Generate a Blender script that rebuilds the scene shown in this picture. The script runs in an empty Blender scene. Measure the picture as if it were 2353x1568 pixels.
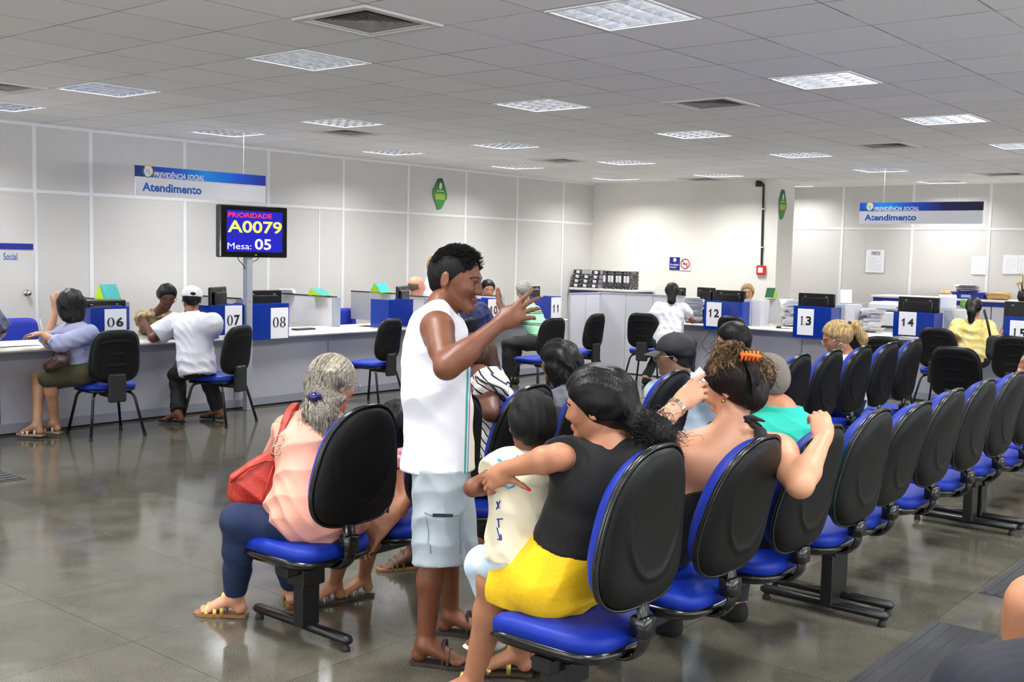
import bpy, bmesh, math, random
import numpy as np
from mathutils import Vector, Matrix

random.seed(7)
C = bpy.context.scene.collection
PI = math.pi

# ------------------------------------------------------------------ camera
W, H = 2353, 1568
F_PX, YAW, PITCH, ROLL = 2495.6, 0.8788, -0.08138, 0.02239
CAM = np.array([0.0, 0.0, 1.65])
CZ = 2.888                                       # ceiling height


def cam_axes():
    cy, sy = math.cos(YAW), math.sin(YAW)
    f = np.array([sy * math.cos(PITCH), cy * math.cos(PITCH), math.sin(PITCH)])
    r = np.array([cy, -sy, 0.0])
    u = np.cross(r, f)
    c, s = math.cos(ROLL), math.sin(ROLL)
    return c * r + s * u, -s * r + c * u, f


RX, UX, FX = cam_axes()
cam_data = bpy.data.cameras.new('camera')
cam_data.sensor_width = 36.0
cam_data.lens = F_PX * 36.0 / W
cam_data.clip_end = 100
cam = bpy.data.objects.new('camera', cam_data)
C.objects.link(cam)
m = Matrix.Identity(4)
for i in range(3):
    m[i][0], m[i][1], m[i][2], m[i][3] = RX[i], UX[i], -FX[i], CAM[i]
cam.matrix_world = m
bpy.context.scene.camera = cam
# ------------------------------------------------------------------ view, world
vs = bpy.context.scene.view_settings
vs.view_transform = 'Standard'
vs.look = 'None'
vs.gamma = 1.0
vs.use_curve_mapping = False
vs.exposure = 1.24
world = bpy.data.worlds.new('world')
bpy.context.scene.world = world
world.use_nodes = True
world.node_tree.nodes['Background'].inputs[0].default_value = (0.9, 0.95, 1.0, 1)
world.node_tree.nodes['Background'].inputs[1].default_value = 0.16
FILL_W = 330.0  # power of the added fill lamps behind the camera
TROFFER_W = 19.5                                 # power of one ceiling light
cy = bpy.context.scene.cycles
cy.max_bounces = 6
cy.diffuse_bounces = 4
cy.glossy_bounces = 3
cy.transmission_bounces = 4
cy.transparent_max_bounces = 6
cy.sample_clamp_indirect = 4.0
cy.caustics_reflective = False
cy.caustics_refractive = False


def at(x, y, X=None, Y=None, Z=None, F=None):
    """the point of the room seen at a place in the photo, on one plane of the room or at a distance"""
    d = FX + ((x - W / 2) / F_PX) * RX - ((y - H / 2) / F_PX) * UX
    if X is not None: t = (X - CAM[0]) / d[0]
    elif Y is not None: t = (Y - CAM[1]) / d[1]
    elif Z is not None: t = (Z - CAM[2]) / d[2]
    else: t = F
    return CAM + d * t


# ------------------------------------------------------------------ materials
MATS = {}


def nd(nt, typ, **kw):
    n = nt.nodes.new(typ)
    for k, v in kw.items():
        if k in n.inputs.keys(): n.inputs[k].default_value = v
        else: setattr(n, k, v)
    return n


def lin(c):
    return tuple(((v / 12.92) if v <= 0.04045 else ((v + 0.055) / 1.055) ** 2.4) for v in c[:3]) + (1.0,)


def mat(name, col, rough=0.6, metal=0.0, spec=0.5, noise=0.0, nscale=40.0, bump=0.0, bscale=60.0,
        coat=0.0, emit=None, estr=1.0, sheen=0.0, alpha=1.0, trans=0.0, sub=0.0, stretch=(1, 1, 1), col2=None):
    """col is sRGB 0..1"""
    if name in MATS: return MATS[name]
    mt = bpy.data.materials.new(name)
    mt.use_nodes = True
    nt = mt.node_tree
    b = nt.nodes['Principled BSDF']
    base = lin(col)
    b.inputs['Base Color'].default_value = base
    b.inputs['Roughness'].default_value = rough
    b.inputs['Metallic'].default_value = metal
    b.inputs['Specular IOR Level'].default_value = spec
    b.inputs['Coat Weight'].default_value = coat
    b.inputs['Sheen Weight'].default_value = sheen
    b.inputs['Alpha'].default_value = alpha
    b.inputs['Transmission Weight'].default_value = trans
    if sub:
        b.inputs['Subsurface Weight'].default_value = sub
        b.inputs['Subsurface Radius'].default_value = (0.02, 0.008, 0.005)
        b.inputs['Subsurface Scale'].default_value = 0.5
    if emit:
        b.inputs['Emission Color'].default_value = lin(emit)
        b.inputs['Emission Strength'].default_value = estr
    if noise or bump:
        tc = nd(nt, 'ShaderNodeTexCoord')
        mp = nd(nt, 'ShaderNodeMapping')
        mp.inputs['Scale'].default_value = stretch
        nt.links.new(tc.outputs['Object'], mp.inputs['Vector'])
    if noise:
        n = nd(nt, 'ShaderNodeTexNoise')
        n.inputs['Scale'].default_value = nscale
        n.inputs['Detail'].default_value = 5
        nt.links.new(mp.outputs[0], n.inputs['Vector'])
        r = nd(nt, 'ShaderNodeValToRGB')
        r.color_ramp.elements[0].position = 0.3
        r.color_ramp.elements[1].position = 0.7
        c2 = lin(col2) if col2 else tuple(min(1, v * (1 + noise)) for v in base[:3]) + (1,)
        c1 = base if col2 else tuple(v * (1 - noise) for v in base[:3]) + (1,)
        r.color_ramp.elements[0].color = c1
        r.color_ramp.elements[1].color = c2
        nt.links.new(n.outputs['Fac'], r.inputs['Fac'])
        nt.links.new(r.outputs['Color'], b.inputs['Base Color'])
    if bump:
        n2 = nd(nt, 'ShaderNodeTexNoise')
        n2.inputs['Scale'].default_value = bscale
        n2.inputs['Detail'].default_value = 4
        nt.links.new(mp.outputs[0], n2.inputs['Vector'])
        bp = nd(nt, 'ShaderNodeBump')
        bp.inputs['Strength'].default_value = bump
        bp.inputs['Distance'].default_value = 0.01
        nt.links.new(n2.outputs['Fac'], bp.inputs['Height'])
        nt.links.new(bp.outputs['Normal'], b.inputs['Normal'])
    MATS[name] = mt
    return mt


def stripes_mat(name, cols, axis, period, rough=0.8, distort=0.0, widths=None, dscale=3.0, phase=0.0):
    """cloth with woven or printed stripes; cols is a list of (position, sRGB)"""
    mt = bpy.data.materials.new(name)
    mt.use_nodes = True
    nt = mt.node_tree
    b = nt.nodes['Principled BSDF']
    b.inputs['Roughness'].default_value = rough
    tc = nd(nt, 'ShaderNodeTexCoord')
    vec = tc.outputs['Object']
    if distort:
        n = nd(nt, 'ShaderNodeTexNoise')
        n.inputs['Scale'].default_value = dscale
        nt.links.new(vec, n.inputs['Vector'])
        mx = nd(nt, 'ShaderNodeVectorMath', operation='MULTIPLY_ADD')
        mx.inputs[1].default_value = (distort,) * 3
        nt.links.new(n.outputs['Color'], mx.inputs[0])
        nt.links.new(vec, mx.inputs[2])
        vec = mx.outputs[0]
    dp = nd(nt, 'ShaderNodeVectorMath', operation='DOT_PRODUCT')
    dp.inputs[1].default_value = tuple(a / period for a in axis)
    nt.links.new(vec, dp.inputs[0])
    ad = nd(nt, 'ShaderNodeMath', operation='ADD')
    ad.inputs[1].default_value = 100.0 + phase
    nt.links.new(dp.outputs['Value'], ad.inputs[0])
    fr = nd(nt, 'ShaderNodeMath', operation='FRACT')
    nt.links.new(ad.outputs[0], fr.inputs[0])
    r = nd(nt, 'ShaderNodeValToRGB')
    r.color_ramp.interpolation = 'CONSTANT'
    while len(r.color_ramp.elements) < len(cols): r.color_ramp.elements.new(0.5)
    for e, (p, c) in zip(r.color_ramp.elements, cols):
        e.position = p
        e.color = lin(c)
    nt.links.new(fr.outputs[0], r.inputs['Fac'])
    nt.links.new(r.outputs['Color'], b.inputs['Base Color'])
    MATS[name] = mt
    return mt


# ------------------------------------------------------------------ objects
def tag(o, label=None, cat=None, group=None, kind=None):
    if label: o['label'] = label
    if cat: o['category'] = cat
    if group: o['group'] = group
    if kind: o['kind'] = kind
    return o


def empty(name, loc=(0, 0, 0), rz=0.0, label=None, cat=None, group=None):
    o = bpy.data.objects.new(name, None)
    o.empty_display_size = 0.1
    C.objects.link(o)
    o.location = loc
    o.rotation_euler = (0, 0, rz)
    return tag(o, label, cat, group)


def kids(o):
    return [c for c in bpy.data.objects if c.parent == o]


def copy_tree(o, parent=None):
    c = o.copy()
    C.objects.link(c)
    c.parent = parent
    for ch in kids(o): copy_tree(ch, c)
    return c


class MB:
    """collects shapes into one mesh"""

    def __init__(s):
        s.v, s.f, s.mi = [], [], []

    def add(s, verts, faces, mi=0):
        n = len(s.v)
        s.v += [tuple(map(float, p)) for p in verts]
        s.f += [tuple(i + n for i in f) for f in faces]
        s.mi += [mi] * len(faces)
        return s

    def box(s, x0, x1, y0, y1, z0, z1, mi=0, bev=0.0):
        if bev > 0:
            b = min(bev, (x1 - x0) / 2.01, (y1 - y0) / 2.01, (z1 - z0) / 2.01)
            X = [x0, x0 + b, x1 - b, x1]
            Y = [y0, y0 + b, y1 - b, y1]
            Z = [z0, z0 + b, z1 - b, z1]
            idx, vs_ = {}, []

            def g(i, j, k):
                if (i, j, k) not in idx:
                    idx[(i, j, k)] = len(vs_)
                    vs_.append((X[i], Y[j], Z[k]))
                return idx[(i, j, k)]
            fs = []
            for a, bb in ((0, 0), (3, 3)):
                q = [g(a, 1, 1), g(a, 2, 1), g(a, 2, 2), g(a, 1, 2)]; fs.append(q if a else q[::-1])
                q = [g(1, a, 1), g(2, a, 1), g(2, a, 2), g(1, a, 2)]; fs.append(q[::-1] if a else q)
                q = [g(1, 1, a), g(2, 1, a), g(2, 2, a), g(1, 2, a)]; fs.append(q if a else q[::-1])
            for sx in (0, 3):
                ix = 1 if sx == 0 else 2
                for sy in (0, 3):
                    iy = 1 if sy == 0 else 2
                    fs.append([g(sx, iy, 1), g(sx, iy, 2), g(ix, sy, 2), g(ix, sy, 1)])
                    fs.append([g(sx, 1, iy), g(sx, 2, iy), g(ix, 2, sy), g(ix, 1, sy)])
                    fs.append([g(1, sx, iy), g(2, sx, iy), g(2, ix, sy), g(1, ix, sy)])
                    for sz in (0, 3):
                        iz = 1 if sz == 0 else 2
                        fs.append([g(sx, iy, iz), g(ix, sy, iz), g(ix, iy, sz)])
            return s.add(vs_, fs, mi)
        v = [(x, y, z) for x in (x0, x1) for y in (y0, y1) for z in (z0, z1)]
        f = [(0, 1, 3, 2), (4, 6, 7, 5), (0, 4, 5, 1), (2, 3, 7, 6), (0, 2, 6, 4), (1, 5, 7, 3)]
        return s.add(v, f, mi)

    def obox(s, c, ax, ay, az, hx, hy, hz, mi=0):
        """box with its own axes; half sizes"""
        c, ax, ay, az = (np.array(t, float) for t in (c, ax, ay, az))
        v = [c + ax * hx * i + ay * hy * j + az * hz * k for i in (-1, 1) for j in (-1, 1) for k in (-1, 1)]
        f = [(0, 1, 3, 2), (4, 6, 7, 5), (0, 4, 5, 1), (2, 3, 7, 6), (0, 2, 6, 4), (1, 5, 7, 3)]
        return s.add(v, f, mi)

    def tube(s, pts, r, n=10, mi=0, cap=True, flat=1.0):
        pts = [np.array(p, float) for p in pts]
        rs = r if isinstance(r, (list, tuple)) else [r] * len(pts)
        vs_, fs = [], []
        t0 = pts[1] - pts[0]
        ref = np.array([0, 0, 1.0]) if abs(t0[2]) < 0.9 * np.linalg.norm(t0) else np.array([1.0, 0, 0])
        u = np.cross(t0, ref); u /= np.linalg.norm(u)
        for i, p in enumerate(pts):
            t = (pts[min(i + 1, len(pts) - 1)] - pts[max(i - 1, 0)])
            t = t / (np.linalg.norm(t) + 1e-9)
            u = u - t * (u @ t); u /= (np.linalg.norm(u) + 1e-9)
            w = np.cross(t, u)
            for k in range(n):
                a = 2 * PI * k / n
                vs_.append(p + rs[i] * (math.cos(a) * u + flat * math.sin(a) * w))
        for i in range(len(pts) - 1):
            for k in range(n):
                fs.append((i * n + k, i * n + (k + 1) % n, (i + 1) * n + (k + 1) % n, (i + 1) * n + k))
        if cap:
            fs.append(tuple(range(n))[::-1])
            fs.append(tuple((len(pts) - 1) * n + k for k in range(n)))
        return s.add(vs_, fs, mi)

    def lathe(s, prof, c=(0, 0, 0), n=20, mi=0):
        vs_, fs = [], []
        for (r, z) in prof:
            for k in range(n):
                a = 2 * PI * k / n
                vs_.append((c[0] + r * math.cos(a), c[1] + r * math.sin(a), c[2] + z))
        for i in range(len(prof) - 1):
            for k in range(n):
                fs.append((i * n + k, i * n + (k + 1) % n, (i + 1) * n + (k + 1) % n, (i + 1) * n + k))
        return s.add(vs_, fs, mi)

    def prism(s, poly, o, ax, ay, n, d, mi=0):
        """polygon in the plane o + a*ax + b*ay, given the thickness d along n"""
        o, ax, ay, n = (np.array(t, float) for t in (o, ax, ay, n))
        k = len(poly)
        v = [o + ax * a + ay * b for a, b in poly] + [o + ax * a + ay * b + n * d for a, b in poly]
        f = [tuple(range(k))[::-1], tuple(range(k, 2 * k))]
        f += [(i, (i + 1) % k, k + (i + 1) % k, k + i) for i in range(k)]
        return s.add(v, f, mi)

    def build(s, name, mats, parent=None, smooth=False, org=None, angle=None):
        me = bpy.data.meshes.new(name)
        v = s.v
        if org is not None: v = [(p[0] - org[0], p[1] - org[1], p[2] - org[2]) for p in v]
        me.from_pydata(v, [], s.f)
        if not isinstance(mats, (list, tuple)): mats = [mats]
        for mt in mats: me.materials.append(mt)
        if len(mats) > 1: me.polygons.foreach_set('material_index', s.mi)
        bm = bmesh.new()
        bm.from_mesh(me)
        bmesh.ops.recalc_face_normals(bm, faces=bm.faces)
        bm.to_mesh(me)
        bm.free()
        if smooth:
            me.polygons.foreach_set('use_smooth', [True] * len(me.polygons))
            if angle: me.set_sharp_from_angle(angle=angle)
        me.update()
        o = bpy.data.objects.new(name, me)
        C.objects.link(o)
        o.parent = parent
        return o


def bez(p0, p1, p2, p3, n=10):
    p0, p1, p2, p3 = (np.array(p, float) for p in (p0, p1, p2, p3))
    out = []
    for i in range(n + 1):
        t = i / n
        out.append((1 - t) ** 3 * p0 + 3 * (1 - t) ** 2 * t * p1 + 3 * (1 - t) * t * t * p2 + t ** 3 * p3)
    return out


def round_path(pts, r, n=6):
    """polyline with rounded corners"""
    pts = [np.array(p, float) for p in pts]
    out = [pts[0]]
    for i in range(1, len(pts) - 1):
        a, b, c = pts[i - 1], pts[i], pts[i + 1]
        d1, d2 = (a - b), (c - b)
        l = min(r, np.linalg.norm(d1) / 2, np.linalg.norm(d2) / 2)
        q0 = b + d1 / np.linalg.norm(d1) * l
        q1 = b + d2 / np.linalg.norm(d2) * l
        for k in range(n + 1):
            t = k / n
            out.append((1 - t) ** 2 * q0 + 2 * (1 - t) * t * b + t * t * q1)
    out.append(pts[-1])
    return out


FONT_CACHE = {}


def text_obj(name, txt, o, ax, ay, height, mt, parent, width=None, depth=0.0008, bold=0.0, shear=0.0):
    """writing as flat raised letters; o is the lower left corner, ax / ay the reading and up directions"""
    cu = bpy.data.curves.new(name, 'FONT')
    cu.body = txt
    cu.size = 1.0
    cu.offset = bold
    cu.shear = shear
    cu.resolution_u = 3
    tmp = bpy.data.objects.new(name + '_tmp', cu)
    C.objects.link(tmp)
    dg = bpy.context.evaluated_depsgraph_get()
    me = bpy.data.meshes.new_from_object(tmp.evaluated_get(dg))
    bpy.data.objects.remove(tmp)
    bpy.data.curves.remove(cu)
    co = np.zeros(len(me.vertices) * 3)
    me.vertices.foreach_get('co', co)
    co = co.reshape(-1, 3)
    mn, mx = co.min(0), co.max(0)
    sy = height / (mx[1] - mn[1])
    sx = (width / (mx[0] - mn[0])) if width else sy
    o, ax, ay = (np.array(t, float) for t in (o, ax, ay))
    nrm = np.cross(ax, ay)
    P = o + np.outer((co[:, 0] - mn[0]) * sx, ax) + np.outer((co[:, 1] - mn[1]) * sy, ay) + nrm * depth
    me.vertices.foreach_set('co', P.ravel())
    me.materials.clear()
    me.materials.append(mt)
    me.update()
    ob = bpy.data.objects.new(name, me)
    C.objects.link(ob)
    ob.parent = parent
    if parent is not None:
        # text is given in the frame of the parent
        pass
    return ob
# ================================================================== the room
OX, OY, TILE = 4.7564, 3.2447, 0.625
YW, XB, XR = 11.25, 15.75, 17.9                  # left wall, back wall, recessed back wall
XMIN, YMIN = -5.6, -5.6

# ---- floor: dark polished granite tiles
fm = bpy.data.materials.new('granite_floor')
fm.use_nodes = True
nt = fm.node_tree
b = nt.nodes['Principled BSDF']
tc = nd(nt, 'ShaderNodeTexCoord')
n1 = nd(nt, 'ShaderNodeTexNoise'); n1.inputs['Scale'].default_value = 300; n1.inputs['Detail'].default_value = 3
n2 = nd(nt, 'ShaderNodeTexNoise'); n2.inputs['Scale'].default_value = 5; n2.inputs['Detail'].default_value = 4
n3 = nd(nt, 'ShaderNodeTexVoronoi'); n3.inputs['Scale'].default_value = 90
br = nd(nt, 'ShaderNodeTexBrick')
br.offset = 0.0
br.inputs['Scale'].default_value = 1.0
br.inputs['Brick Width'].default_value = 0.8
br.inputs['Row Height'].default_value = 0.8
br.inputs['Mortar Size'].default_value = 0.0025
br.inputs['Color1'].default_value = (0.78, 0.78, 0.78, 1)
br.inputs['Color2'].default_value = (1, 1, 1, 1)
br.inputs['Mortar'].default_value = (0.55, 0.55, 0.55, 1)
for n in (n1, n2, n3, br): nt.links.new(tc.outputs['Object'], n.inputs['Vector'])
r1 = nd(nt, 'ShaderNodeValToRGB')
e = r1.color_ramp.elements
e[0].position, e[0].color = 0.33, lin((0.18, 0.18, 0.16))
e[1].position, e[1].color = 0.66, lin((0.53, 0.515, 0.465))
nt.links.new(n1.outputs['Fac'], r1.inputs['Fac'])
r2 = nd(nt, 'ShaderNodeValToRGB')
e = r2.color_ramp.elements
e[0].position, e[0].color = 0.3, (0.70, 0.70, 0.68, 1)
e[1].position, e[1].color = 0.7, (1.0, 1.0, 0.98, 1)
nt.links.new(n2.outputs['Fac'], r2.inputs['Fac'])
mx = nd(nt, 'ShaderNodeMix', data_type='RGBA', blend_type='MULTIPLY')
mx.inputs[0].default_value = 1
nt.links.new(r1.outputs[0], mx.inputs[6]); nt.links.new(r2.outputs[0], mx.inputs[7])
mx2 = nd(nt, 'ShaderNodeMix', data_type='RGBA', blend_type='MULTIPLY')
mx2.inputs[0].default_value = 1
nt.links.new(mx.outputs[2], mx2.inputs[6]); nt.links.new(br.outputs['Color'], mx2.inputs[7])
nt.links.new(mx2.outputs[2], b.inputs['Base Color'])
rr = nd(nt, 'ShaderNodeMapRange')
rr.inputs['To Min'].default_value = 0.07; rr.inputs['To Max'].default_value = 0.15
nt.links.new(n2.outputs['Fac'], rr.inputs['Value'])
nt.links.new(rr.outputs[0], b.inputs['Roughness'])
b.inputs['Specular IOR Level'].default_value = 0.45
fl = MB()
fl.add([(XMIN, YMIN, 0), (XR + .3, YMIN, 0), (XR + .3, YW + .3, 0), (XMIN, YW + .3, 0)], [(0, 1, 2, 3)])
tag(fl.build('floor', fm), kind='structure')

# ---- ceiling of square tiles with openings for the lights and vents
cm = bpy.data.materials.new('ceiling_tiles')
cm.use_nodes = True
nt = cm.node_tree
b = nt.nodes['Principled BSDF']
tc = nd(nt, 'ShaderNodeTexCoord')
sc = nd(nt, 'ShaderNodeVectorMath', operation='MULTIPLY_ADD')
sc.inputs[1].default_value = (1 / TILE,) * 3
sc.inputs[2].default_value = (-OX / TILE + 0.5 + 100, -OY / TILE + 0.5 + 100, 0)
nt.links.new(tc.outputs['Object'], sc.inputs[0])
fr = nd(nt, 'ShaderNodeVectorMath', operation='FRACTION')
nt.links.new(sc.outputs[0], fr.inputs[0])
ctr = nd(nt, 'ShaderNodeVectorMath', operation='SUBTRACT'); ctr.inputs[1].default_value = (.5, .5, 0)
nt.links.new(fr.outputs[0], ctr.inputs[0])
ab = nd(nt, 'ShaderNodeVectorMath', operation='ABSOLUTE'); nt.links.new(ctr.outputs[0], ab.inputs[0])
sp = nd(nt, 'ShaderNodeSeparateXYZ'); nt.links.new(ab.outputs[0], sp.inputs[0])
mxx = nd(nt, 'ShaderNodeMath', operation='MAXIMUM')
nt.links.new(sp.outputs[0], mxx.inputs[0]); nt.links.new(sp.outputs[1], mxx.inputs[1])
gt = nd(nt, 'ShaderNodeMath', operation='GREATER_THAN'); gt.inputs[1].default_value = 0.492
nt.links.new(mxx.outputs[0], gt.inputs[0])
fl_ = nd(nt, 'ShaderNodeVectorMath', operation='FLOOR'); nt.links.new(sc.outputs[0], fl_.inputs[0])
wn = nd(nt, 'ShaderNodeTexWhiteNoise'); wn.noise_dimensions = '3D'
nt.links.new(fl_.outputs[0], wn.inputs['Vector'])
rp = nd(nt, 'ShaderNodeValToRGB')
rp.color_ramp.elements[0].color = lin((0.95, 0.945, 0.945)); rp.color_ramp.elements[1].color = lin((0.98, 0.975, 0.975))
nt.links.new(wn.outputs['Value'], rp.inputs['Fac'])
ns = nd(nt, 'ShaderNodeTexNoise'); ns.inputs['Scale'].default_value = 3.0
nt.links.new(tc.outputs['Object'], ns.inputs['Vector'])
lr = nd(nt, 'ShaderNodeValToRGB')
lr.color_ramp.elements[0].position = 0.42; lr.color_ramp.elements[0].color = lin((0.62, 0.61, 0.60))
lr.color_ramp.elements[1].position = 0.62; lr.color_ramp.elements[1].color = lin((0.86, 0.85, 0.84))
nt.links.new(ns.outputs['Fac'], lr.inputs['Fac'])
mc = nd(nt, 'ShaderNodeMix', data_type='RGBA')
nt.links.new(gt.outputs[0], mc.inputs[0]); nt.links.new(rp.outputs[0], mc.inputs[6]); nt.links.new(lr.outputs[0], mc.inputs[7])
nt.links.new(mc.outputs[2], b.inputs['Base Color'])
b.inputs['Roughness'].default_value = 0.85
fn = nd(nt, 'ShaderNodeTexNoise'); fn.inputs['Scale'].default_value = 120
nt.links.new(tc.outputs['Object'], fn.inputs['Vector'])
bp = nd(nt, 'ShaderNodeBump'); bp.inputs['Strength'].default_value = 0.15; bp.inputs['Distance'].default_value = 0.003
nt.links.new(fn.outputs['Fac'], bp.inputs['Height']); nt.links.new(bp.outputs[0], b.inputs['Normal'])

YOFF = {-2: -8, -1: -4, 0: 0, 1: 4, 2: 8, 3: 11}
lights = {}
for i in range(-3, 6):
    for j in range(-2, 4):
        lights[(4 * i, YOFF[j])] = (i, j)


def vent_tile(x, y):
    p = at(x, y, Z=CZ)
    return (round((p[0] - OX) / TILE), round((p[1] - OY) / TILE))


VENT_PX = [(860, 47), (1635, 236), (795, 303), (1290, 366), (2035, 337), (1630, 412), (2270, 397), (20, 208)]
vents = [vent_tile(*v) for v in VENT_PX]
print('vents', vents)
ce = MB()
i0, i1 = int((XMIN - OX) / TILE) - 1, int((XR - OX) / TILE) + 2
j0, j1 = int((YMIN - OY) / TILE) - 1, int((YW - OY) / TILE) + 2
HOLES = set(lights) | set(vents)
for i in range(i0, i1):
    for j in range(j0, j1):
        cx, cyy, h2 = OX + i * TILE, OY + j * TILE, TILE / 2
        if (i, j) in HOLES:
            q = 0.272
            o4 = [(cx - h2, cyy - h2), (cx + h2, cyy - h2), (cx + h2, cyy + h2), (cx - h2, cyy + h2)]
            n4 = [(cx - q, cyy - q), (cx + q, cyy - q), (cx + q, cyy + q), (cx - q, cyy + q)]
            ce.add([(a, c, CZ) for a, c in o4 + n4], [(k, (k + 1) % 4, 4 + (k + 1) % 4, 4 + k) for k in range(4)])
        else:
            ce.add([(cx - h2, cyy - h2, CZ), (cx + h2, cyy - h2, CZ), (cx + h2, cyy + h2, CZ), (cx - h2, cyy + h2, CZ)], [(0, 1, 2, 3)])
co_ = ce.build('ceiling', cm)
tag(co_, kind='structure')

# ---- walls
wall_m = mat('wall_panel', (0.795, 0.785, 0.775), rough=0.6, noise=0.02, nscale=2, bump=0.02, bscale=200)
wall_w = mat('wall_plaster', (0.90, 0.89, 0.865), rough=0.7, noise=0.015, nscale=2)
prof_m = mat('panel_profile', (0.90, 0.90, 0.91), rough=0.4)
prof_d = mat('panel_profile_grey', (0.66, 0.66, 0.66), rough=0.4)
base_m = mat('baseboard_grey', (0.25, 0.25, 0.26), rough=0.5)


def wall(name, x0, x1, y0, y1, m_, z1=CZ + 0.15):
    tag(MB().box(x0, x1, y0, y1, 0, z1).build(name, m_), kind='structure')


wall('wall_left', XMIN, XB, YW, YW + 0.12, wall_m)
wall('wall_back', XB, XB + 0.55, 7.72, YW + 0.12, wall_w)
wall('wall_far', XR, XR + 0.12, YMIN, YW + 0.12, wall_m)
wall('wall_near', XMIN - .12, XMIN, YMIN, YW + .12, wall_m)
wall('wall_right', XMIN - .12, XR + .12, YMIN - .12, YMIN, wall_m)
LJ = [5.63, 6.26, 7.45, 8.68, 9.92, 11.15, 12.40, 13.63, 14.87]
LJ = [float(at(px, 500, Y=YW)[0]) for px in (80, 209, 424, 616, 788, 937, 1069, 1187, 1293)]
t = MB()
for x in LJ:
    t.box(x - .022, x + .022, YW - .008, YW + .01, 0, CZ)
for k in range(len(LJ) + 1):
    a = LJ[k - 1] + .022 if k else 0.0
    c = LJ[k] - .022 if k < len(LJ) else XB
    t.box(a, c, YW - .006, YW + .01, 2.165, 2.20)
t.box(0, XB, YW - .012, YW + .01, CZ - .03, CZ)
t.box(float(at(733, 560, Y=YW)[0]) - .012, float(at(733, 560, Y=YW)[0]) + .012, YW - .006, YW + .01, 0, 2.165)
tag(t.build('trim_1', prof_m), kind='structure')
t = MB()
RJ = [float(at(px, 500, X=XR)[1]) for px in (1937, 2098, 2275)]
RJ = [RJ[0] + 1.2] + RJ + [RJ[2] - 1.2 * k for k in (1, 2, 3)]
for y in RJ: t.box(XR - .008, XR + .01, y - .022, y + .022, 0, CZ)
t.box(XR - .006, XR + .01, YMIN, YW, 2.165, 2.20)
tag(t.build('trim_2', prof_m), kind='structure')

# ---- added frames and upward area lamps behind the camera that brighten the ceiling
fill_glow_m = mat('fill_glow', (.9, .95, 1), emit=(.85, .93, 1.0), estr=2.5)  # glow made for the added frames, on no mesh
for k, (nm, loc, rot, sx) in enumerate((('added_window_1', (XMIN + .02, 2.5, 1.75), (0, -PI / 2, 0), 11.0), ('added_window_2', (5.0, YMIN + .02, 1.75), (PI / 2, 0, 0), 16.0))):
    fw = MB()
    for i in range(9):
        u = -sx / 2 + sx * i / 8
        if k == 0: fw.box(XMIN, XMIN + .05, 2.5 + u - .03, 2.5 + u + .03, .85, 2.65)
        else: fw.box(5 + u - .03, 5 + u + .03, YMIN, YMIN + .05, .85, 2.65)
    tag(fw.build(nm, prof_m), kind='structure')  # unseen window bars, added around the fill lamps
    ld = bpy.data.lights.new('ceiling_fill', 'AREA')  # unseen fill lamp, added and aimed up to brighten the ceiling
    ld.shape = 'RECTANGLE'
    ld.size, ld.size_y = (1.8, sx) if k == 0 else (sx, 1.8)
    ld.energy = FILL_W * sx / 11
    ld.color = (.90, .95, 1.0)
    lo = bpy.data.objects.new('ceiling_fill', ld)
    C.objects.link(lo)
    lo.location = loc
    lo.rotation_euler = (rot[0] + (.80 if k == 1 else 0), rot[1] - (.80 if k == 0 else 0), 0)

# ---- door in the left wall, seen at the edge: a leaf with a blue sign band, knob
dx1 = LJ[0] - .03
dr = empty('door_1', (dx1 - .45, YW - .02, 0)); tag(dr, kind='structure')
o = (dx1 - .45, YW - .02, 0)
MB().box(dx1 - .92, dx1, YW - .035, YW - .001, 0.005, 2.13, bev=.003).build('door_leaf', wall_m, dr, org=o)
kn = at(63, 674, Y=YW - .05)
k_ = MB()
k_.tube([(kn[0], YW - .036, kn[2]), (kn[0], YW - .045, kn[2])], .032, 16)
k_.tube([(kn[0], YW - .045, kn[2]), (kn[0], YW - .06, kn[2]), (kn[0], YW - .075, kn[2]), (kn[0], YW - .095, kn[2]), (kn[0], YW - .105, kn[2])], [.012, .014, .028, .028, .012], 16)
tag(k_.build('door_knob', mat('chrome', (0.75, 0.74, 0.72), rough=0.15, metal=1.0), dr, True, org=o), 'polished metal door knob')
navy = mat('sign_navy', (0.05, 0.13, 0.52), rough=0.45)
white_s = mat('sign_white', (0.93, 0.93, 0.95), rough=0.4)
p0, p1 = at(0, 561, Y=YW - .04), at(76, 574, Y=YW - .04)
MB().box(p0[0] - .35, p1[0], YW - .042, YW - .036, p1[2] + .0, p0[2] + .01).build('sign_band', navy, dr, org=o)
text_obj('sign_text', 'IA', (at(-22, 572, Y=YW)[0] - o[0] + .0, -.0235, p1[2] + .015), (1, 0, 0), (0, 0, 1), .05, white_s, dr, bold=.02)
text_obj('sign_text', 'Social', (at(4, 594, Y=YW)[0] - o[0], -.0175, at(10, 595, Y=YW)[2] - .012), (1, 0, 0), (0, 0, 1), .075, mat('sign_text_blue', (0.16, 0.33, 0.62), rough=.5), dr, bold=.01, width=at(36, 594, Y=YW)[0] - at(4, 594, Y=YW)[0] + .0)

# ---- ceiling lights: recessed square fittings with mirror louvres
alu = mat('louvre_aluminium', (0.93, 0.94, 0.97), rough=0.16, metal=1.0)
fit_w = mat('fitting_white', (0.97, 0.97, 0.97), rough=0.35)
tube_m = mat('fluorescent_tube', (1, 1, 1), emit=(0.93, 0.97, 1.0), estr=26.0)
tube_dim = mat('fluorescent_tube_weak', (1, 1, 1), emit=(0.80, 0.88, 1.0), estr=2.5)


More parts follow.
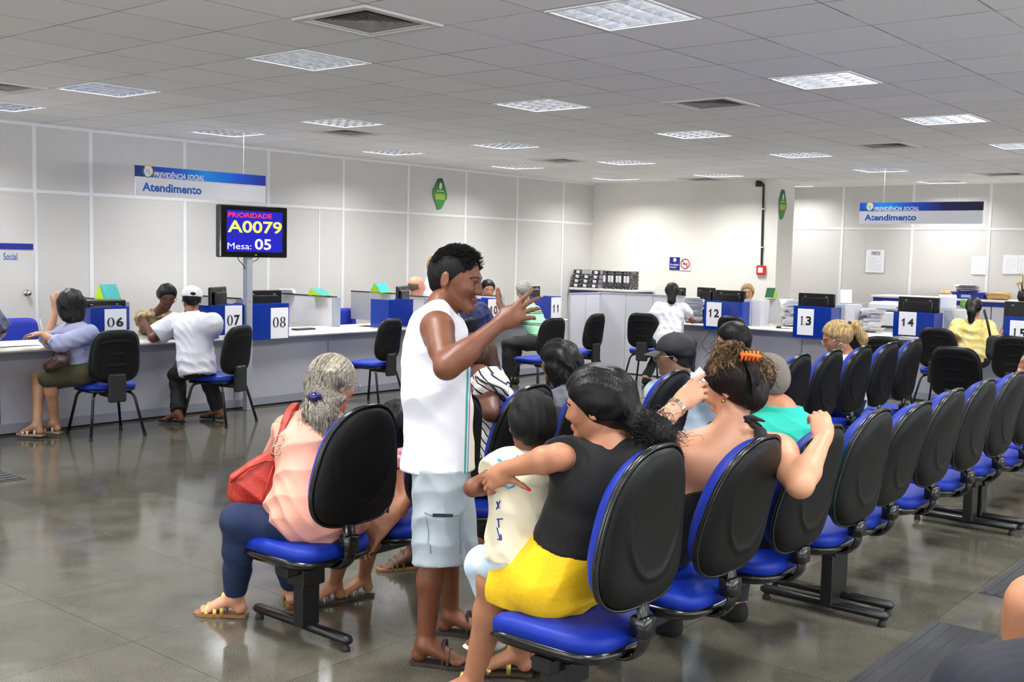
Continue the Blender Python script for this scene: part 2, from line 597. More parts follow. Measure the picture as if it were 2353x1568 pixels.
def make_light(dim=0):
    q, d = 0.27, 0.085
    root = empty('ceiling_light')
    hs = MB()
    hs.add([(-q, -q, d), (q, -q, d), (q, q, d), (-q, q, d), (-q, -q, 0), (q, -q, 0), (q, q, 0), (-q, q, 0)],
           [(0, 1, 2, 3), (0, 4, 5, 1), (1, 5, 6, 2), (2, 6, 7, 3), (3, 7, 4, 0)])
    hs.build('housing', fit_w, root)
    fr_ = MB()
    e_ = 0.292
    for a, b_, c_, d_ in ((-e_, e_, -e_, -q), (-e_, e_, q, e_), (-e_, -q, -q, q), (q, e_, -q, q)):
        fr_.box(a, b_, c_, d_, -.006, .0)
    fr_.build('frame', fit_w, root)
    lv = MB()
    n = 5
    for k in range(n + 1):                        # blades with a wedge section
        x = -q + 2 * q * k / n
        x = max(-q + .003, min(q - .003, x))
        lv.add([(x - .002, -q, .0), (x + .002, -q, .0), (x + .008, -q, .042), (x - .008, -q, .042),
                (x - .002, q, .0), (x + .002, q, .0), (x + .008, q, .042), (x - .008, q, .042)],
               [(0, 1, 5, 4), (1, 2, 6, 5), (3, 0, 4, 7)])
        y = max(-q + .003, min(q - .003, -q + 2 * q * k / 4)) if k <= 4 else None
        if y is not None:
            lv.add([(-q, y - .002, .0), (-q, y + .002, .0), (-q, y + .012, .042), (-q, y - .012, .042),
                    (q, y - .002, .0), (q, y + .002, .0), (q, y + .012, .042), (q, y - .012, .042)],
                   [(0, 1, 5, 4), (1, 2, 6, 5), (3, 0, 4, 7)])
    lv.build('louvre', alu, root)
    for k in range(4):
        x = -q + 2 * q * (k + .5) / 4
        MB().tube([(-.255, x, .062), (.255, x, .062)], .013, 10).build('tube', tube_dim if dim > k else tube_m, root, True)
    return root


protos = {0: make_light(0), 2: make_light(2), 4: make_light(4)}
used = set()
weak = {(0, 1): 4, (0, 2): 2}
LNAMES = {(0, 0): 'square ceiling light, the big bright one cut by the top edge of the photo',
          (0, 1): 'square ceiling light with bluish unlit louvres just past the big air vent',
          (0, 2): 'ceiling light with only some tubes lit, high above the desk with number 06',
          (0, 3): 'ceiling light by the left wall above the door',
          (1, 0): 'bright ceiling light nearer than the vent over the turquoise shirt man',
          (1, 1): 'ceiling light roughly above the standing man in the white tank top',
          (1, 2): 'ceiling light beside the vent above the ticket display screen',
          (1, 3): 'dim ceiling light over the hanging sign near the ticket display',
          (2, 0): 'bright ceiling light second in the row at the photo right side',
          (2, 1): 'ceiling light midway between the two big vents over the right counter',
          (2, 2): 'ceiling light in front of the green leaf poster wall, second row out',
          (2, 3): 'ceiling light close to the wall left of the green leaf poster',
          (3, 0): 'ceiling light cut by the right edge of the photo',
          (3, 1): 'ceiling light in front of the square vent above the desk with number 13',
          (3, 2): 'small ceiling light above the desk with the box files',
          (3, 3): 'ceiling light near the wall right of the green leaf poster',
          (4, 0): 'far ceiling light above the hanging sign of the right counter, nearest its post',
          (4, 1): 'far ceiling light directly over the right hand hanging sign',
          (4, 2): 'far ceiling light just before the back wall fire alarm pipe',
          (4, 3): 'farthest ceiling light in the corner over the box files'}
for key, ij in lights.items():
    dim = weak.get(ij, 0)
    x, y = OX + key[0] * TILE, OY + key[1] * TILE
    if XB - .35 < x < XB + .9 and y > 7.6: continue
    if x > XR - .3 or x < XMIN + .3 or y < YMIN + .3: continue
    if dim in used: r_ = copy_tree(protos[dim])
    else:
        used.add(dim)
        r_ = protos[dim]
    r_.location = (x, y, CZ)
    tag(r_, LNAMES.get(ij, 'square recessed ceiling light out of the photo'), 'ceiling light', 'recessed ceiling lights')
    if ij not in LNAMES: r_['group'] = 'recessed ceiling lights out of view'
    ld = bpy.data.lights.new('lamp', 'AREA')
    ld.shape = 'SQUARE'
    ld.size = 0.5
    ld.energy = TROFFER_W * {0: 1.0, 2: 0.6, 4: 0.3}[dim] * (.45 if x > XR - 1 else 1)
    ld.color = (0.93, 0.97, 1.0) if ij[0] < 1 and ij[1] >= 1 else (1.0, 0.975, 0.93)
    lo = bpy.data.objects.new('lamp', ld)
    C.objects.link(lo)
    lo.parent = r_
    lo.location = (0, 0, .05)

# ---- air vents: square diffusers of nested blades
vent_w = mat('vent_frame', (0.85, 0.84, 0.82), rough=0.5)
vent_d = mat('vent_dark', (0.10, 0.10, 0.10), rough=0.8)
vent_b = mat('vent_blade', (0.58, 0.57, 0.55), rough=0.5)


def make_vent():
    root = empty('air_vent')
    f_ = MB()
    for a, b_ in ((.292, .25), (.245, .225)):
        for x0, x1, y0, y1 in ((-a, a, -a, -b_), (-a, a, b_, a), (-a, -b_, -b_, b_), (b_, a, -b_, b_)):
            f_.box(x0, x1, y0, y1, -.012 if a > .28 else -.006, 0.004)
    f_.build('frame', vent_w, root)
    bx = MB()
    q = .262
    bx.add([(-q, -q, .12), (q, -q, .12), (q, q, .12), (-q, q, .12), (-q, -q, 0), (q, -q, 0), (q, q, 0), (-q, q, 0)],
           [(0, 1, 2, 3), (0, 4, 5, 1), (1, 5, 6, 2), (2, 6, 7, 3), (3, 7, 4, 0)])
    bx.build('duct', vent_d, root)
    bl = MB()
    for k in range(7):
        a = .225 - k * .03
        b_ = a - .026
        z0, z1 = .0, .03
        c = [(-a, -a, z0), (a, -a, z0), (a, a, z0), (-a, a, z0), (-b_, -b_, z1), (b_, -b_, z1), (b_, b_, z1), (-b_, b_, z1)]
        bl.add(c, [(i, (i + 1) % 4, 4 + (i + 1) % 4, 4 + i) for i in range(4)])
    bl.build('blades', vent_b, root)
    return root


VN = ['large square air vent at the top of the photo, nearest the camera', 'square air vent between bright lights above the right counter',
      'small looking air vent above the ticket display, behind the dim light', 'air vent in front of the wall with the green leaf poster',
      'air vent over the right counter between two rows of lights', 'farthest air vent, just before the back wall with the fire alarm',
      'air vent at the far right above the pinned sheets', 'air vent cut by the left edge of the photo above the door']
vp = make_vent()
for k, (i, j) in enumerate(vents):
    v_ = vp if k == 0 else copy_tree(vp)
    v_.location = (OX + i * TILE, OY + j * TILE, CZ)
    tag(v_, VN[k], 'air vent', 'square ceiling air vents')
# ================================================================== seating
blue_c = mat('blue_upholstery', (0.045, 0.17, 0.60), rough=0.5, spec=0.3, noise=0.12, nscale=5, bump=0.05, bscale=350)
black_p = mat('black_plastic', (0.032, 0.034, 0.038), rough=0.45, spec=0.24, bump=0.12, bscale=420)
black_g = mat('black_edge_trim', (0.05, 0.05, 0.055), rough=0.22, spec=0.6)
black_m = mat('black_metal', (0.065, 0.065, 0.07), rough=0.32, spec=0.5)
rubber = mat('rubber_black', (0.09, 0.09, 0.09), rough=0.7)


def outline(th, w0, w1, h, n=3.2):
    """rounded backrest outline: half width w0 low, w1 high, half height h"""
    c, s = math.cos(th), math.sin(th)
    if n == 3.5: n = 3.9 - 1.2 * (s + 1) / 2
    x = math.copysign(abs(c) ** (2 / n), c)
    z = math.copysign(abs(s) ** (2 / n), s)
    t = (z + 1) / 2
    w = w0 + (w1 - w0) * (t ** 1.5)
    return x * w, z * h


def pad(mb, w0, w1, h, depth, p, sgn, curve, org, tilt, crease=None, na=56, nr=12, n=3.2, mi=0):
    """a cushion or shell: outline disc bulging along sgn*y; org = centre, tilt = lean back"""
    vs_, fs = [], []
    for r in range(nr + 1):
        rr = math.sin(r / nr * PI / 2) if r else 0.0
        for k in range(na):
            x, z = outline(2 * PI * k / na, w0, w1, h, n)
            x, z = x * rr, z * rr
            d = depth * max(0.0, 1 - rr ** p) ** 0.55
            if crease and r: d += crease(x, z, rr)
            y = sgn * d + curve(x, z)
            # lean
            yy = org[1] + y * math.cos(tilt) - z * math.sin(tilt)
            zz = org[2] + z * math.cos(tilt) + y * math.sin(tilt)
            vs_.append((org[0] + x, yy, zz))
    for r in range(nr):
        for k in range(na):
            a, b_ = r * na + k, r * na + (k + 1) % na
            fs.append((a, b_, b_ + na, a + na))
    mb.add(vs_, fs, mi)


def rim(mb, w0, w1, h, rad, curve, org, tilt, n=3.2, na=56, off=0.0):
    pts = []
    for k in range(na + 1):
        x, z = outline(2 * PI * k / na, w0, w1, h, n)
        y = curve(x, z) + off
        pts.append((org[0] + x, org[1] + y * math.cos(tilt) - z * math.sin(tilt), org[2] + z * math.cos(tilt) + y * math.sin(tilt)))
    mb.tube(pts, rad, 8, cap=False)


def bench_back(root, x, lean=.17, dz=0.0):
    """local frame: sitters face +y; the black shell faces -y"""
    z0 = .54
    r_ = .245
    org = (x, -0.205 - math.sin(lean) * r_, z0 + math.cos(lean) * r_ + dz)
    cv = lambda a, z: 0.40 * a * a - 0.30 * (z + .02) ** 2 * 1.0
    def crease(a, z, rr):
        q = math.hypot(a / 0.15, (z - 0.06) / 0.22)
        if z > 0.08: return 0.0
        return 0.007 * math.exp(-((q - 1) / 0.05) ** 2) * min(1, max(0, (0.08 - z) / .12))
    sh = MB()
    pad(sh, .242, .158, .250, .046, 9, -1, cv, org, lean, crease, na=96, nr=44, n=3.5)
    sh.build('back_shell', black_p, root, True)
    cu = MB()
    pad(cu, .236, .153, .244, .080, 4, 1, cv, (org[0], org[1] + .008, org[2]), lean, na=72, nr=16, n=3.5)
    cu.build('backrest', blue_c, root, True)
    rm = MB()
    rim(rm, .242, .158, .250, .0085, cv, org, lean, na=80, n=3.5)
    rim(rm, .246, .162, .254, .006, cv, (org[0], org[1] - .012, org[2]), lean, na=80, n=3.5)
    rm.build('edge_trim', black_g, root, True)


SEAT_ME = {}


def bench_seat(root, x, sdz=0.0):
    if not SEAT_ME:
        def slab(mb, w, dp, z0, z1, front, n=4.0, na=64):
            prof = [(0.0, z0), (.9, z0), (.985, z0 + .012), (1.0, (z0 + z1) / 2), (.985, z1 - .012), (.9, z1), (.6, z1 + .006), (0.0, z1 - .004)]
            pts, fs = [], []
            for (r, z) in prof:
                for k in range(na):
                    th = 2 * PI * k / na
                    c, s = math.cos(th), math.sin(th)
                    px = math.copysign(abs(c) ** (2 / n), c) * w * r
                    py = math.copysign(abs(s) ** (2 / n), s) * dp * r
                    dz = -front * max(0, (py / dp)) ** 4 + .012 * (px / w) ** 2 * (1 if z > z0 + .01 else 0)
                    pts.append((px, .035 + py, z + dz))
            for i in range(len(prof) - 1):
                for k in range(na):
                    fs.append((i * na + k, i * na + (k + 1) % na, (i + 1) * na + (k + 1) % na, (i + 1) * na + k))
            mb.add(pts, fs)
        a = MB(); slab(a, .216, .228, .385, .448, .035)
        b_ = MB(); slab(b_, .221, .233, .362, .402, .035)
        c_ = MB()
        c_.tube(round_path([(0, .0, .355), (0, -.19, .35), (0, -.243, .40), (0, -.225, .58)], .05, 6), .032, 12, flat=.4)
        c_.box(-.034, .034, -.262, -.20, .43, .50, bev=.008)
        for nm, mb, mt, sm in (('seat', a, blue_c, True), ('seat_shell', b_, black_g, True), ('back_bracket', c_, black_g, True)):
            o = mb.build(nm, mt, None, sm)
            SEAT_ME[nm] = o.data
            bpy.data.objects.remove(o)
    for nm, me in SEAT_ME.items():
        o = bpy.data.objects.new(nm, me)
        C.objects.link(o)
        o.parent = root
        o.location.x = x
        o.location.z = sdz


def make_bench(x0, y, n, pitch, lab, leans, legs, sdz=0.0, bdz=0.0, sdx=0.0):
    """x0 = centre of the first seat"""
    root = empty('tandem_bench', (x0, y, 0), 0, lab, 'bench', 'tandem waiting benches')
    for k in range(n):
        bench_back(root, pitch * k, *(leans[k] if isinstance(leans[k], tuple) else (leans[k], bdz)))
        bench_seat(root, pitch * k + sdx, sdz)
    MB().box(-.20, pitch * (n - 1) + .20, -.03, .05, .305 + sdz, .355 + sdz, bev=.006).build('beam', black_m, root)
    for x in legs:
        lg = MB()
        lg.box(x - .05, x + .05, -.03, .03, .05, .345 + sdz, bev=.006)
        lg.box(x - .062, x + .062, -.05, .06, .25 + sdz, .335 + sdz, bev=.006)
        lg.build('leg', black_m, root)
        ft = MB()
        ft.tube([(x, -.275, .045), (x, -.26, .05), (x, .33, .05), (x, .345, .045)], [.018, .026, .026, .018], 12, flat=.8)
        fo = ft.build('foot', black_m, root, True)
        for yy in (-.25, .32):
            MB().tube([(x, yy, .0), (x, yy, .012), (x, yy, .03)], [.02, .02, .01], 10).build('glide', rubber, fo)
    return root


B1Y, B1BY, B2Y, B2BY = 2.00, 2.04, 3.53, 3.37
make_bench(2.80, B1Y, 4, .56, 'four seat blue bench the woman in the yellow skirt sits on', [(.10, .045), (.24, .03), .22, .17], (-.08, 1.98), .04, .0)
make_bench(4.97, B1BY, 4, .57, 'front row bench behind the bare shouldered woman, all its seats empty', [.27, .2, .17, .17], (-.02, 2.0), .02, .0)
make_bench(7.24, B1BY, 4, .57, 'front row bench farthest along, running out of the photo at the right', [.17] * 4, (-.08, 1.98))
make_bench(3.00, B2Y, 4, .535, 'bench with the grey haired woman on its end seat', [.15, .17, .17, .17], (-.07, 1.68), -.02, -.010, -.04)
make_bench(5.13, B2BY, 4, .52, 'second row bench where the man in the black cap sits', [.17] * 4, (-.08, 1.6))
make_bench(7.21, B2BY, 4, .53, 'second row bench the blonde ponytail woman sits on', [.17] * 4, (-.08, 1.65))


# ---- visitor chairs at the counters
def make_chair():
    root = empty('visitor_chair')
    org = (0, -0.205, 0.70)
    cv = lambda a, z: 0.5 * a * a - 0.25 * (z + .03) ** 2
    def crease(a, z, rr):
        d = 0
        for zz, ww in ((.02, .055), (-.075, .085)):
            if abs(a) < ww: d += .006 * math.exp(-((z - zz) / .006) ** 2)
        q = z - (.135 - 1.2 * a * a)
        if abs(a) < .15: d += .006 * math.exp(-(q / .008) ** 2)
        return d
    s_ = MB(); pad(s_, .222, .196, .222, .030, 12, -1, cv, org, .13, crease, na=72, nr=30, n=3.6)
    s_.build('back_shell', black_p, root, True)
    s_ = MB(); pad(s_, .214, .190, .214, .05, 5, 1, cv, (0, org[1] + .006, org[2]), .13, na=56, nr=10, n=3.6)
    s_.build('backrest', blue_c, root, True)
    s_ = MB(); rim(s_, .222, .196, .222, .009, cv, org, .13, n=3.6)
    s_.build('edge_trim', black_g, root, True)
    for nm, w, z0, z1, mt in (('seat', .228, .405, .462, blue_c), ('seat_shell', .222, .385, .42, black_g)):
        mb, na = MB(), 48
        prof = [(0.0, z0), (.9, z0), (.99, z0 + .012), (1.0, (z0 + z1) / 2), (.98, z1 - .012), (.88, z1), (.5, z1 + .004), (0.0, z1)]
        pts, fs = [], []
        for (r, z) in prof:
            for k in range(na):
                th = 2 * PI * k / na
                c, s = math.cos(th), math.sin(th)
                px = math.copysign(abs(c) ** .5, c) * w * r
                py = math.copysign(abs(s) ** .5, s) * .215 * r
                pts.append((px, .03 + py, z - .025 * max(0, py / .215) ** 4))
        for i in range(len(prof) - 1):
            for k in range(na):
                fs.append((i * na + k, i * na + (k + 1) % na, (i + 1) * na + (k + 1) % na, (i + 1) * na + k))
        mb.add(pts, fs)
        mb.build(nm, mt, root, True)
    br_ = MB()
    br_.box(-.075, .075, -.25, -.20, .31, .55, bev=.012)
    br_.box(-.06, .06, -.235, .02, .345, .39, bev=.01)
    br_.build('back_bracket', rubber, root)
    for sx in (-1, 1):
        for sy in (-1, 1):
            p = [(sx * .10, sy * .08 + .01, .385), (sx * .175, sy * .165 + .01, .375), (sx * .235, sy * .245 + .0, .012)]
            MB().tube(round_path(p, .06), .0125, 10).build('leg', black_m, root, True)
            MB().tube([(sx * .233, sy * .242, .03), (sx * .236, sy * .246, .0)], .0155, 10).build('foot_cap', rubber, kids(root)[-1] if False else root)
    return root


ch0 = make_chair()
CH = [  # x, y, facing (rotation about z; 0 faces +Y, -90 deg faces +X), label
    (4.93, 8.62, -0.12, 'visitor chair the woman in the lilac blouse sits on'),
    (6.02, 8.52, 0.32, 'visitor chair the man in the white cap sits on'),
    (8.00, 8.55, 0.18, 'empty visitor chair between desk 08 and the grey haired woman, blue seat visible'),
    (8.86, 8.22, 0.30, 'empty visitor chair half hidden behind the standing man at left of him'),
    (9.78, 7.70, -0.1, 'visitor chair in front of the desk numbered 10, under the raised arm'),
    (10.98, 7.98, 0.05, 'visitor chair the man in the green striped polo sits on'),
    (11.86, 7.55, -1.35, 'visitor chair the woman in the white t-shirt at desk 12 sits on'),
    (12.35, 6.50, -1.65, 'empty visitor chair at the right counter in front of desks 12 and 13'),
    (12.30, 5.02, -1.60, 'visitor chair behind the blonde ponytail woman at the right counter'),
    (10.55, 3.93, -1.45, 'empty visitor chair just left of the two overlapping black ones, blue seat turned out'),
    (12.45, 4.02, -1.62, 'visitor chair the woman in the yellow blouse sits on'),
    (9.90, 3.03, -1.55, 'big looking black visitor chair standing free in front of the yellow blouse woman'),
    (float(at(-120, 880, F=8.45)[0]), float(at(-120, 880, F=8.45)[1]), -.35, 'visitor chair of the person with the dark patterned sleeve, by the left edge'),
    (11.9, 3.08, -1.55, 'visitor chair at the desk numbered 15 by the right edge')]
for k, (x, y, rz, lab) in enumerate(CH):
    c = ch0 if k == 0 else copy_tree(ch0)
    c.location = (x, y, 0)
    c.rotation_euler.z = rz
    tag(c, lab, 'chair', 'visitor chairs facing the counters')

# ---- staff chairs behind the desks: blue round cornered backs
blue_d = mat('staff_chair_blue', (0.04, 0.15, 0.60), rough=0.6, bump=.05, bscale=300)


def staff_chair(x, y, rz, lab, w=.21, h=.165, zc=.72):
    root = empty('office_chair', (x, y, 0), rz, lab, 'chair', 'blue staff chairs behind the counters')
    cv = lambda a, z: 0.5 * a * a
    s_ = MB(); pad(s_, w, w * .95, h, .045, 6, 1, cv, (0, -.2, zc), .1, na=48, nr=8, n=5); s_.build('backrest', blue_d, root, True)
    s_ = MB(); pad(s_, w, w * .95, h, .02, 8, -1, cv, (0, -.2, zc), .1, na=48, nr=8, n=5); s_.build('back_shell', blue_d, root, True)
    MB().box(-.22, .22, -.18, .26, .42, .49, bev=.03).build('seat', blue_d, root)
    s_ = MB(); s_.tube([(0, .03, .1), (0, .03, .43)], .03, 10); s_.tube(round_path([(0, 0, .41), (0, -.24, .42), (0, -.23, .62)], .06), .02, 8)
    s_.build('column', black_m, root, True)
    s_ = MB()
    for k in range(5):
        a = 2 * PI * k / 5
        s_.tube([(0, .03, .11), (.27 * math.cos(a), .03 + .27 * math.sin(a), .06)], [.025, .015], 8)
        s_.tube([(.27 * math.cos(a), .03 + .27 * math.sin(a), .0), (.27 * math.cos(a), .03 + .27 * math.sin(a), .05)], .022, 8)
    s_.build('base', black_m, root)
    return root


staff_chair(5.17, 10.55, PI - .1, 'blue office chair behind the counter beside the lilac blouse woman')
staff_chair(9.42, 10.45, PI + .05, 'empty blue office chair behind the counter right of the white low panel')

V_ = lambda t: np.array(t, float)
# ================================================================== the counters
lam_g = mat('laminate_grey', (0.80, 0.80, 0.83), rough=0.45, noise=0.02, nscale=3)
lam_d = mat('laminate_kick', (0.62, 0.63, 0.66), rough=0.45)
lam_e = mat('laminate_blue_grey', (0.60, 0.63, 0.68), rough=0.45)
lam_k = mat('laminate_rail', (0.56, 0.57, 0.62), rough=0.45)
lam_f = mat('laminate_front', (0.68, 0.68, 0.72), rough=0.45, noise=0.02, nscale=3)
top_m = mat('worktop_white', (0.93, 0.91, 0.87), rough=0.3)
top_e = mat('worktop_edge', (0.86, 0.83, 0.76), rough=0.4)
gap_m = mat('joint_dark', (0.14, 0.14, 0.15), rough=0.8)
acr_m = mat('blue_acrylic', (0.03, 0.20, 0.62), rough=0.12, spec=0.6, trans=0.2)
acr_e = mat('blue_acrylic_edge', (0.05, 0.28, 0.85), rough=0.2)
paper = mat('paper_white', (0.93, 0.93, 0.95), rough=0.7)
ink = mat('ink_black', (0.04, 0.04, 0.05), rough=0.6)
monitor_m = mat('monitor_black', (0.03, 0.03, 0.033), rough=0.3)
silver = mat('monitor_logo_silver', (0.7, 0.7, 0.72), rough=.4)
YF, XF = 9.11, 12.95                             # fronts of the left and the right counter


def counter(name, axis, a0, a1, f, lab, seams):
    """axis 'x': front plane y=f facing -y, runs a0..a1 in x; axis 'y': front plane x=f facing -x"""
    root = empty(name, (a0 if axis == 'x' else f, f if axis == 'x' else a0, 0), 0, lab, 'counter')
    def B(mb, u0, u1, d0, d1, z0, z1, bev=0.0):
        if axis == 'x': mb.box(u0 - a0, u1 - a0, d0, d1, z0, z1, bev=bev)
        else: mb.box(d0, d1, u0 - a0, u1 - a0, z0, z1, bev=bev)
        return mb
    segs = [a0] + seams + [a1]
    for s0, s1 in zip(segs[:-1], segs[1:]):
        B(MB(), s0 + .004, s1 - .004, .012, .04, .10, .64).build('front_panel', lam_f, root)
    B(MB(), a0, a1, .005, .03, .64, .715).build('top_rail', lam_k, root)
    B(MB(), a0, a1, .005, .04, .02, .10).build('kick_board', lam_k, root)
    B(MB(), a0 + .002, a1 - .002, .02, .05, .0, .7).build('frame', gap_m, root)
    B(MB(), a0, a1, -.10, .72, .715, .745, bev=.012).build('worktop', [top_m], root)
    for s0 in [a0 + .03] + seams + [a1 - .03]:
        B(MB(), s0 - .012, s0 + .012, .05, .60, .02, .712).build('side_panel', lam_g, root)
    return root


counter('service_counter', 'x', 2.2, 12.1, YF, 'long grey service counter along the left wall, desks 06 to 11',
        [3.45, 4.25, 5.35, 6.62, 7.85, 9.1, 10.35])
counter('service_counter', 'y', 1.0, 8.45, XF, 'grey service counter at the far right with desks 12 to 15', [2.2, 3.45, 4.7, 5.95, 7.2])

# end enclosure of grey panels
en = empty('partition_screen', (12.62, 8.88, 0), 0, 'low grey panel screen closing the corner between the two counters', 'partition')
o = (12.62, 8.88, 0)
for x0, x1 in ((11.93, 12.28), (12.28, 12.62)):
    MB().box(x0 + .003, x1 - .003, 8.86, 8.90, .015, 1.10).build('panel', lam_g, en, org=o)
ys = [8.86, 8.42, 7.98, 7.50]
for y0, y1 in zip(ys[1:], ys[:-1]):
    MB().box(12.62, 12.66, y0 + .003, y1 - .003, .015, 1.11).build('panel', lam_g, en, org=o)
MB().box(11.93, 12.66, 8.855, 8.905, 1.10, 1.115).build('top_cap', lam_d, en, org=o)
MB().box(12.615, 12.665, 7.5, 8.9, 1.11, 1.122).build('top_cap', lam_d, en, org=o)
MB().box(11.93, 12.66, 8.87, 8.90, 0, .015).add([], []).box(12.63, 12.655, 7.5, 8.9, 0, .015).build('plinth', gap_m, en, org=o)


def divider(x0, x1, y0, y1, z1, lab, axis='y', zb=.746):
    """low panel standing on the worktop with a blue grey end post"""
    r_ = empty('desk_divider', ((x0 + x1) / 2, (y0 + y1) / 2, zb), 0, lab, 'divider', 'low desk dividers on the counters')
    o = (r_.location[0], r_.location[1], zb)
    if axis == 'y':
        MB().box(x0, x1, y0 + .05, y1, zb, z1).build('panel', lam_g, r_, org=o)
        MB().box(x0 - .01, x1 + .06, y0, y0 + .05, zb, z1 + .004, bev=.008).build('end_post', lam_e, r_, org=o)
        MB().box(x0 - .006, x1 + .006, y0, y1, z1, z1 + .012).build('top_cap', gap_m, r_, org=o)
    else:
        MB().box(x0 + .05, x1, y0, y1, zb, z1).build('panel', lam_g, r_, org=o)
        MB().box(x0, x0 + .05, y0 - .07, y1 + .01, zb, z1 + .004, bev=.008).build('end_post', lam_e, r_, org=o)
        MB().box(x0 + .05, x0 + .30, y0 - .20, y0 - .07, zb, z1 - .0).build('pigeonhole', lam_g, r_, org=o)
    return r_


divider(8.36, 8.39, 9.60, 10.75, 1.085, 'low white panel on the counter between desk 08 and the empty blue chair')
divider(5.66, 5.69, 9.60, 10.6, 1.09, 'low grey panel right of the desk number 06')
divider(7.02, 7.05, 9.60, 10.6, 1.09, 'low grey panel hidden mostly behind the display post')
divider(9.50, 9.53, 9.70, 10.6, 1.10, 'low panel behind the blue monitor screen left of the standing man')
divider(9.88, 9.91, 9.60, 10.6, 1.06, 'low grey panel just left of the standing man neck')
divider(11.20, 11.23, 9.50, 10.6, 1.05, 'low white panel left of the man in the green striped polo')
divider(13.15, 14.1, 6.86, 6.88, 1.09, 'low grey divider by the blond clerk and the dark green box', 'x')
divider(13.15, 14.1, 5.58, 5.60, 1.09, 'low grey divider carrying the grey desk calendar', 'x')
divider(13.15, 14.1, 4.24, 4.26, 1.09, 'low grey divider carrying the tilted white box', 'x')


def digit(mb, ch, o, ax, ay, w, h, serif):
    n = np.cross(ax, ay)
    P_ = lambda pts: mb.prism([(a * w, b2 * h) for a, b2 in pts], o, ax, ay, n, .0008)
    def ringp(cx, cy_, rx, ry, ix, iy, m_=24):
        for i in range(m_):
            a0, a1 = 2 * PI * i / m_, 2 * PI * (i + 1) / m_
            P_([(cx + ix * math.cos(a0), cy_ + iy * math.sin(a0)), (cx + rx * math.cos(a0), cy_ + ry * math.sin(a0)), (cx + rx * math.cos(a1), cy_ + ry * math.sin(a1)), (cx + ix * math.cos(a1), cy_ + iy * math.sin(a1))])
    if ch == '1':
        if serif:
            P_([(.40, .04), (.60, .04), (.60, 1), (.50, 1), (.25, .88), (.25, .84), (.40, .86)]); P_([(.22, 0), (.78, 0), (.78, .045), (.22, .045)])
        else: P_([(.42, 0), (.66, 0), (.66, 1), (.50, 1), (.40, .86), (.18, .76), (.18, .62), (.42, .70)])
    elif ch == '0': ringp(.5, .5, .46, .5, .24 if serif else .25, .45 if serif else .33)
    elif ch == '8': ringp(.5, .26, .46, .26, .24, .21); ringp(.5, .74, .40, .26, .20, .21)
    else: return False
    return True


def acrylic(name, u0, u1, z0, z1, txt, su0, su1, sz0, sz1, axis, f, lab, off=0.0, serif=False):
    """blue acrylic screen boxed round the back of a monitor, with the paper desk number on it"""
    loc = ((u0 + u1) / 2, f, z0) if axis == 'x' else (f, (u0 + u1) / 2, z0)
    r_ = empty(name, loc, 0, lab, 'screen', 'blue acrylic monitor screens')
    d = .30
    def B(mb, a, b_, c, e_, q, w):
        if axis == 'x': mb.box(a, b_, f + c, f + e_, q, w)
        else: mb.box(f + c, f + e_, a, b_, q, w)
        return mb
    B(MB(), u0, u1, 0, .006, z0, z1).build('front_pane', acr_m, r_, org=loc)
    B(MB(), u0, u0 + .006, .006, d, .748, z1).build('side_pane', acr_m, r_, org=loc)
    B(MB(), u1 - .006, u1, .006, d, .748, z1).build('side_pane', acr_m, r_, org=loc)
    B(MB(), u0 - .001, u1 + .001, -.001, .0075, z1, z1 + .004).build('edge', acr_e, r_, org=loc)
    if txt:
        B(MB(), su0, su1, -.003, -.0005, sz0, sz1).build('number_sheet', paper, r_, org=loc)
        w = (su1 - su0)
        ax_ = V_((1, 0, 0)) if axis == 'x' else V_((0, -1, 0))
        uz = V_((0, 0, 1))
        o0 = V_((su0 + w * .1 - loc[0], -.0045, sz0 + (sz1 - sz0) * .36 - z0)) if axis == 'x' else V_((-.0045, su1 - w * .1 - loc[1], sz0 + (sz1 - sz0) * .38 - z0))
        hh = (sz1 - sz0) * .34
        cw = w * .8 / 2
        for i, ch in enumerate(txt):
            mb = MB()
            if digit(mb, ch, o0 + ax_ * cw * i, ax_, uz, cw * .9, hh, serif): mb.build('digit', ink, r_)
            else: text_obj('digit', ch, o0 + ax_ * (cw * i + cw * .06), ax_, uz, hh, ink, r_, width=cw * .84, bold=.03)
    return r_


def ux(px, py=720): return float(at(px, py, Y=YF - .11)[0])
def uy(px, py=730): return float(at(px, py, X=XF - .11)[1])
def zx(px, py): return float(at(px, py, Y=YF - .11)[2])
def zy(px, py): return float(at(px, py, X=XF - .11)[2])


for (a, b_, sa, sb, zt, zb, st, sb2, txt, pos, sf) in (
        (208, 297, 240, 290, 708, 778, 711, 776, '06', 'beside the woman in the lilac blouse', 1),
        (482, 561, 517, 556, 703, 772, 703, 775, '07', 'between the white cap man and the display post', 1),
        (577, 664, 622, 662, 700, 783, 708, 779, '08', 'right of the display post', 1),
        (893, 949, 0, 0, 690, 747, 0, 0, '', 'without a number left of the standing man', 0),
        (1106, 1146, 1121, 1146, 687, 745, 688, 742, '10', 'under the standing man face', 0),
        (1246, 1288, 1266, 1288, 683, 740, 684, 738, '11', 'behind the green striped polo man', 0)):
    acrylic('monitor_screen', ux(a), ux(b_), zx(a, zb), zx(a, zt), txt,
            ux(sa) if txt else 0, ux(sb) if txt else 0, zx(sa, sb2) if txt else 0, zx(sa, st) if txt else 0, 'x', YF - .11,
            ('blue acrylic screen with paper number %s ' % txt if txt else 'blue acrylic screen ') + pos, serif=bool(sf))
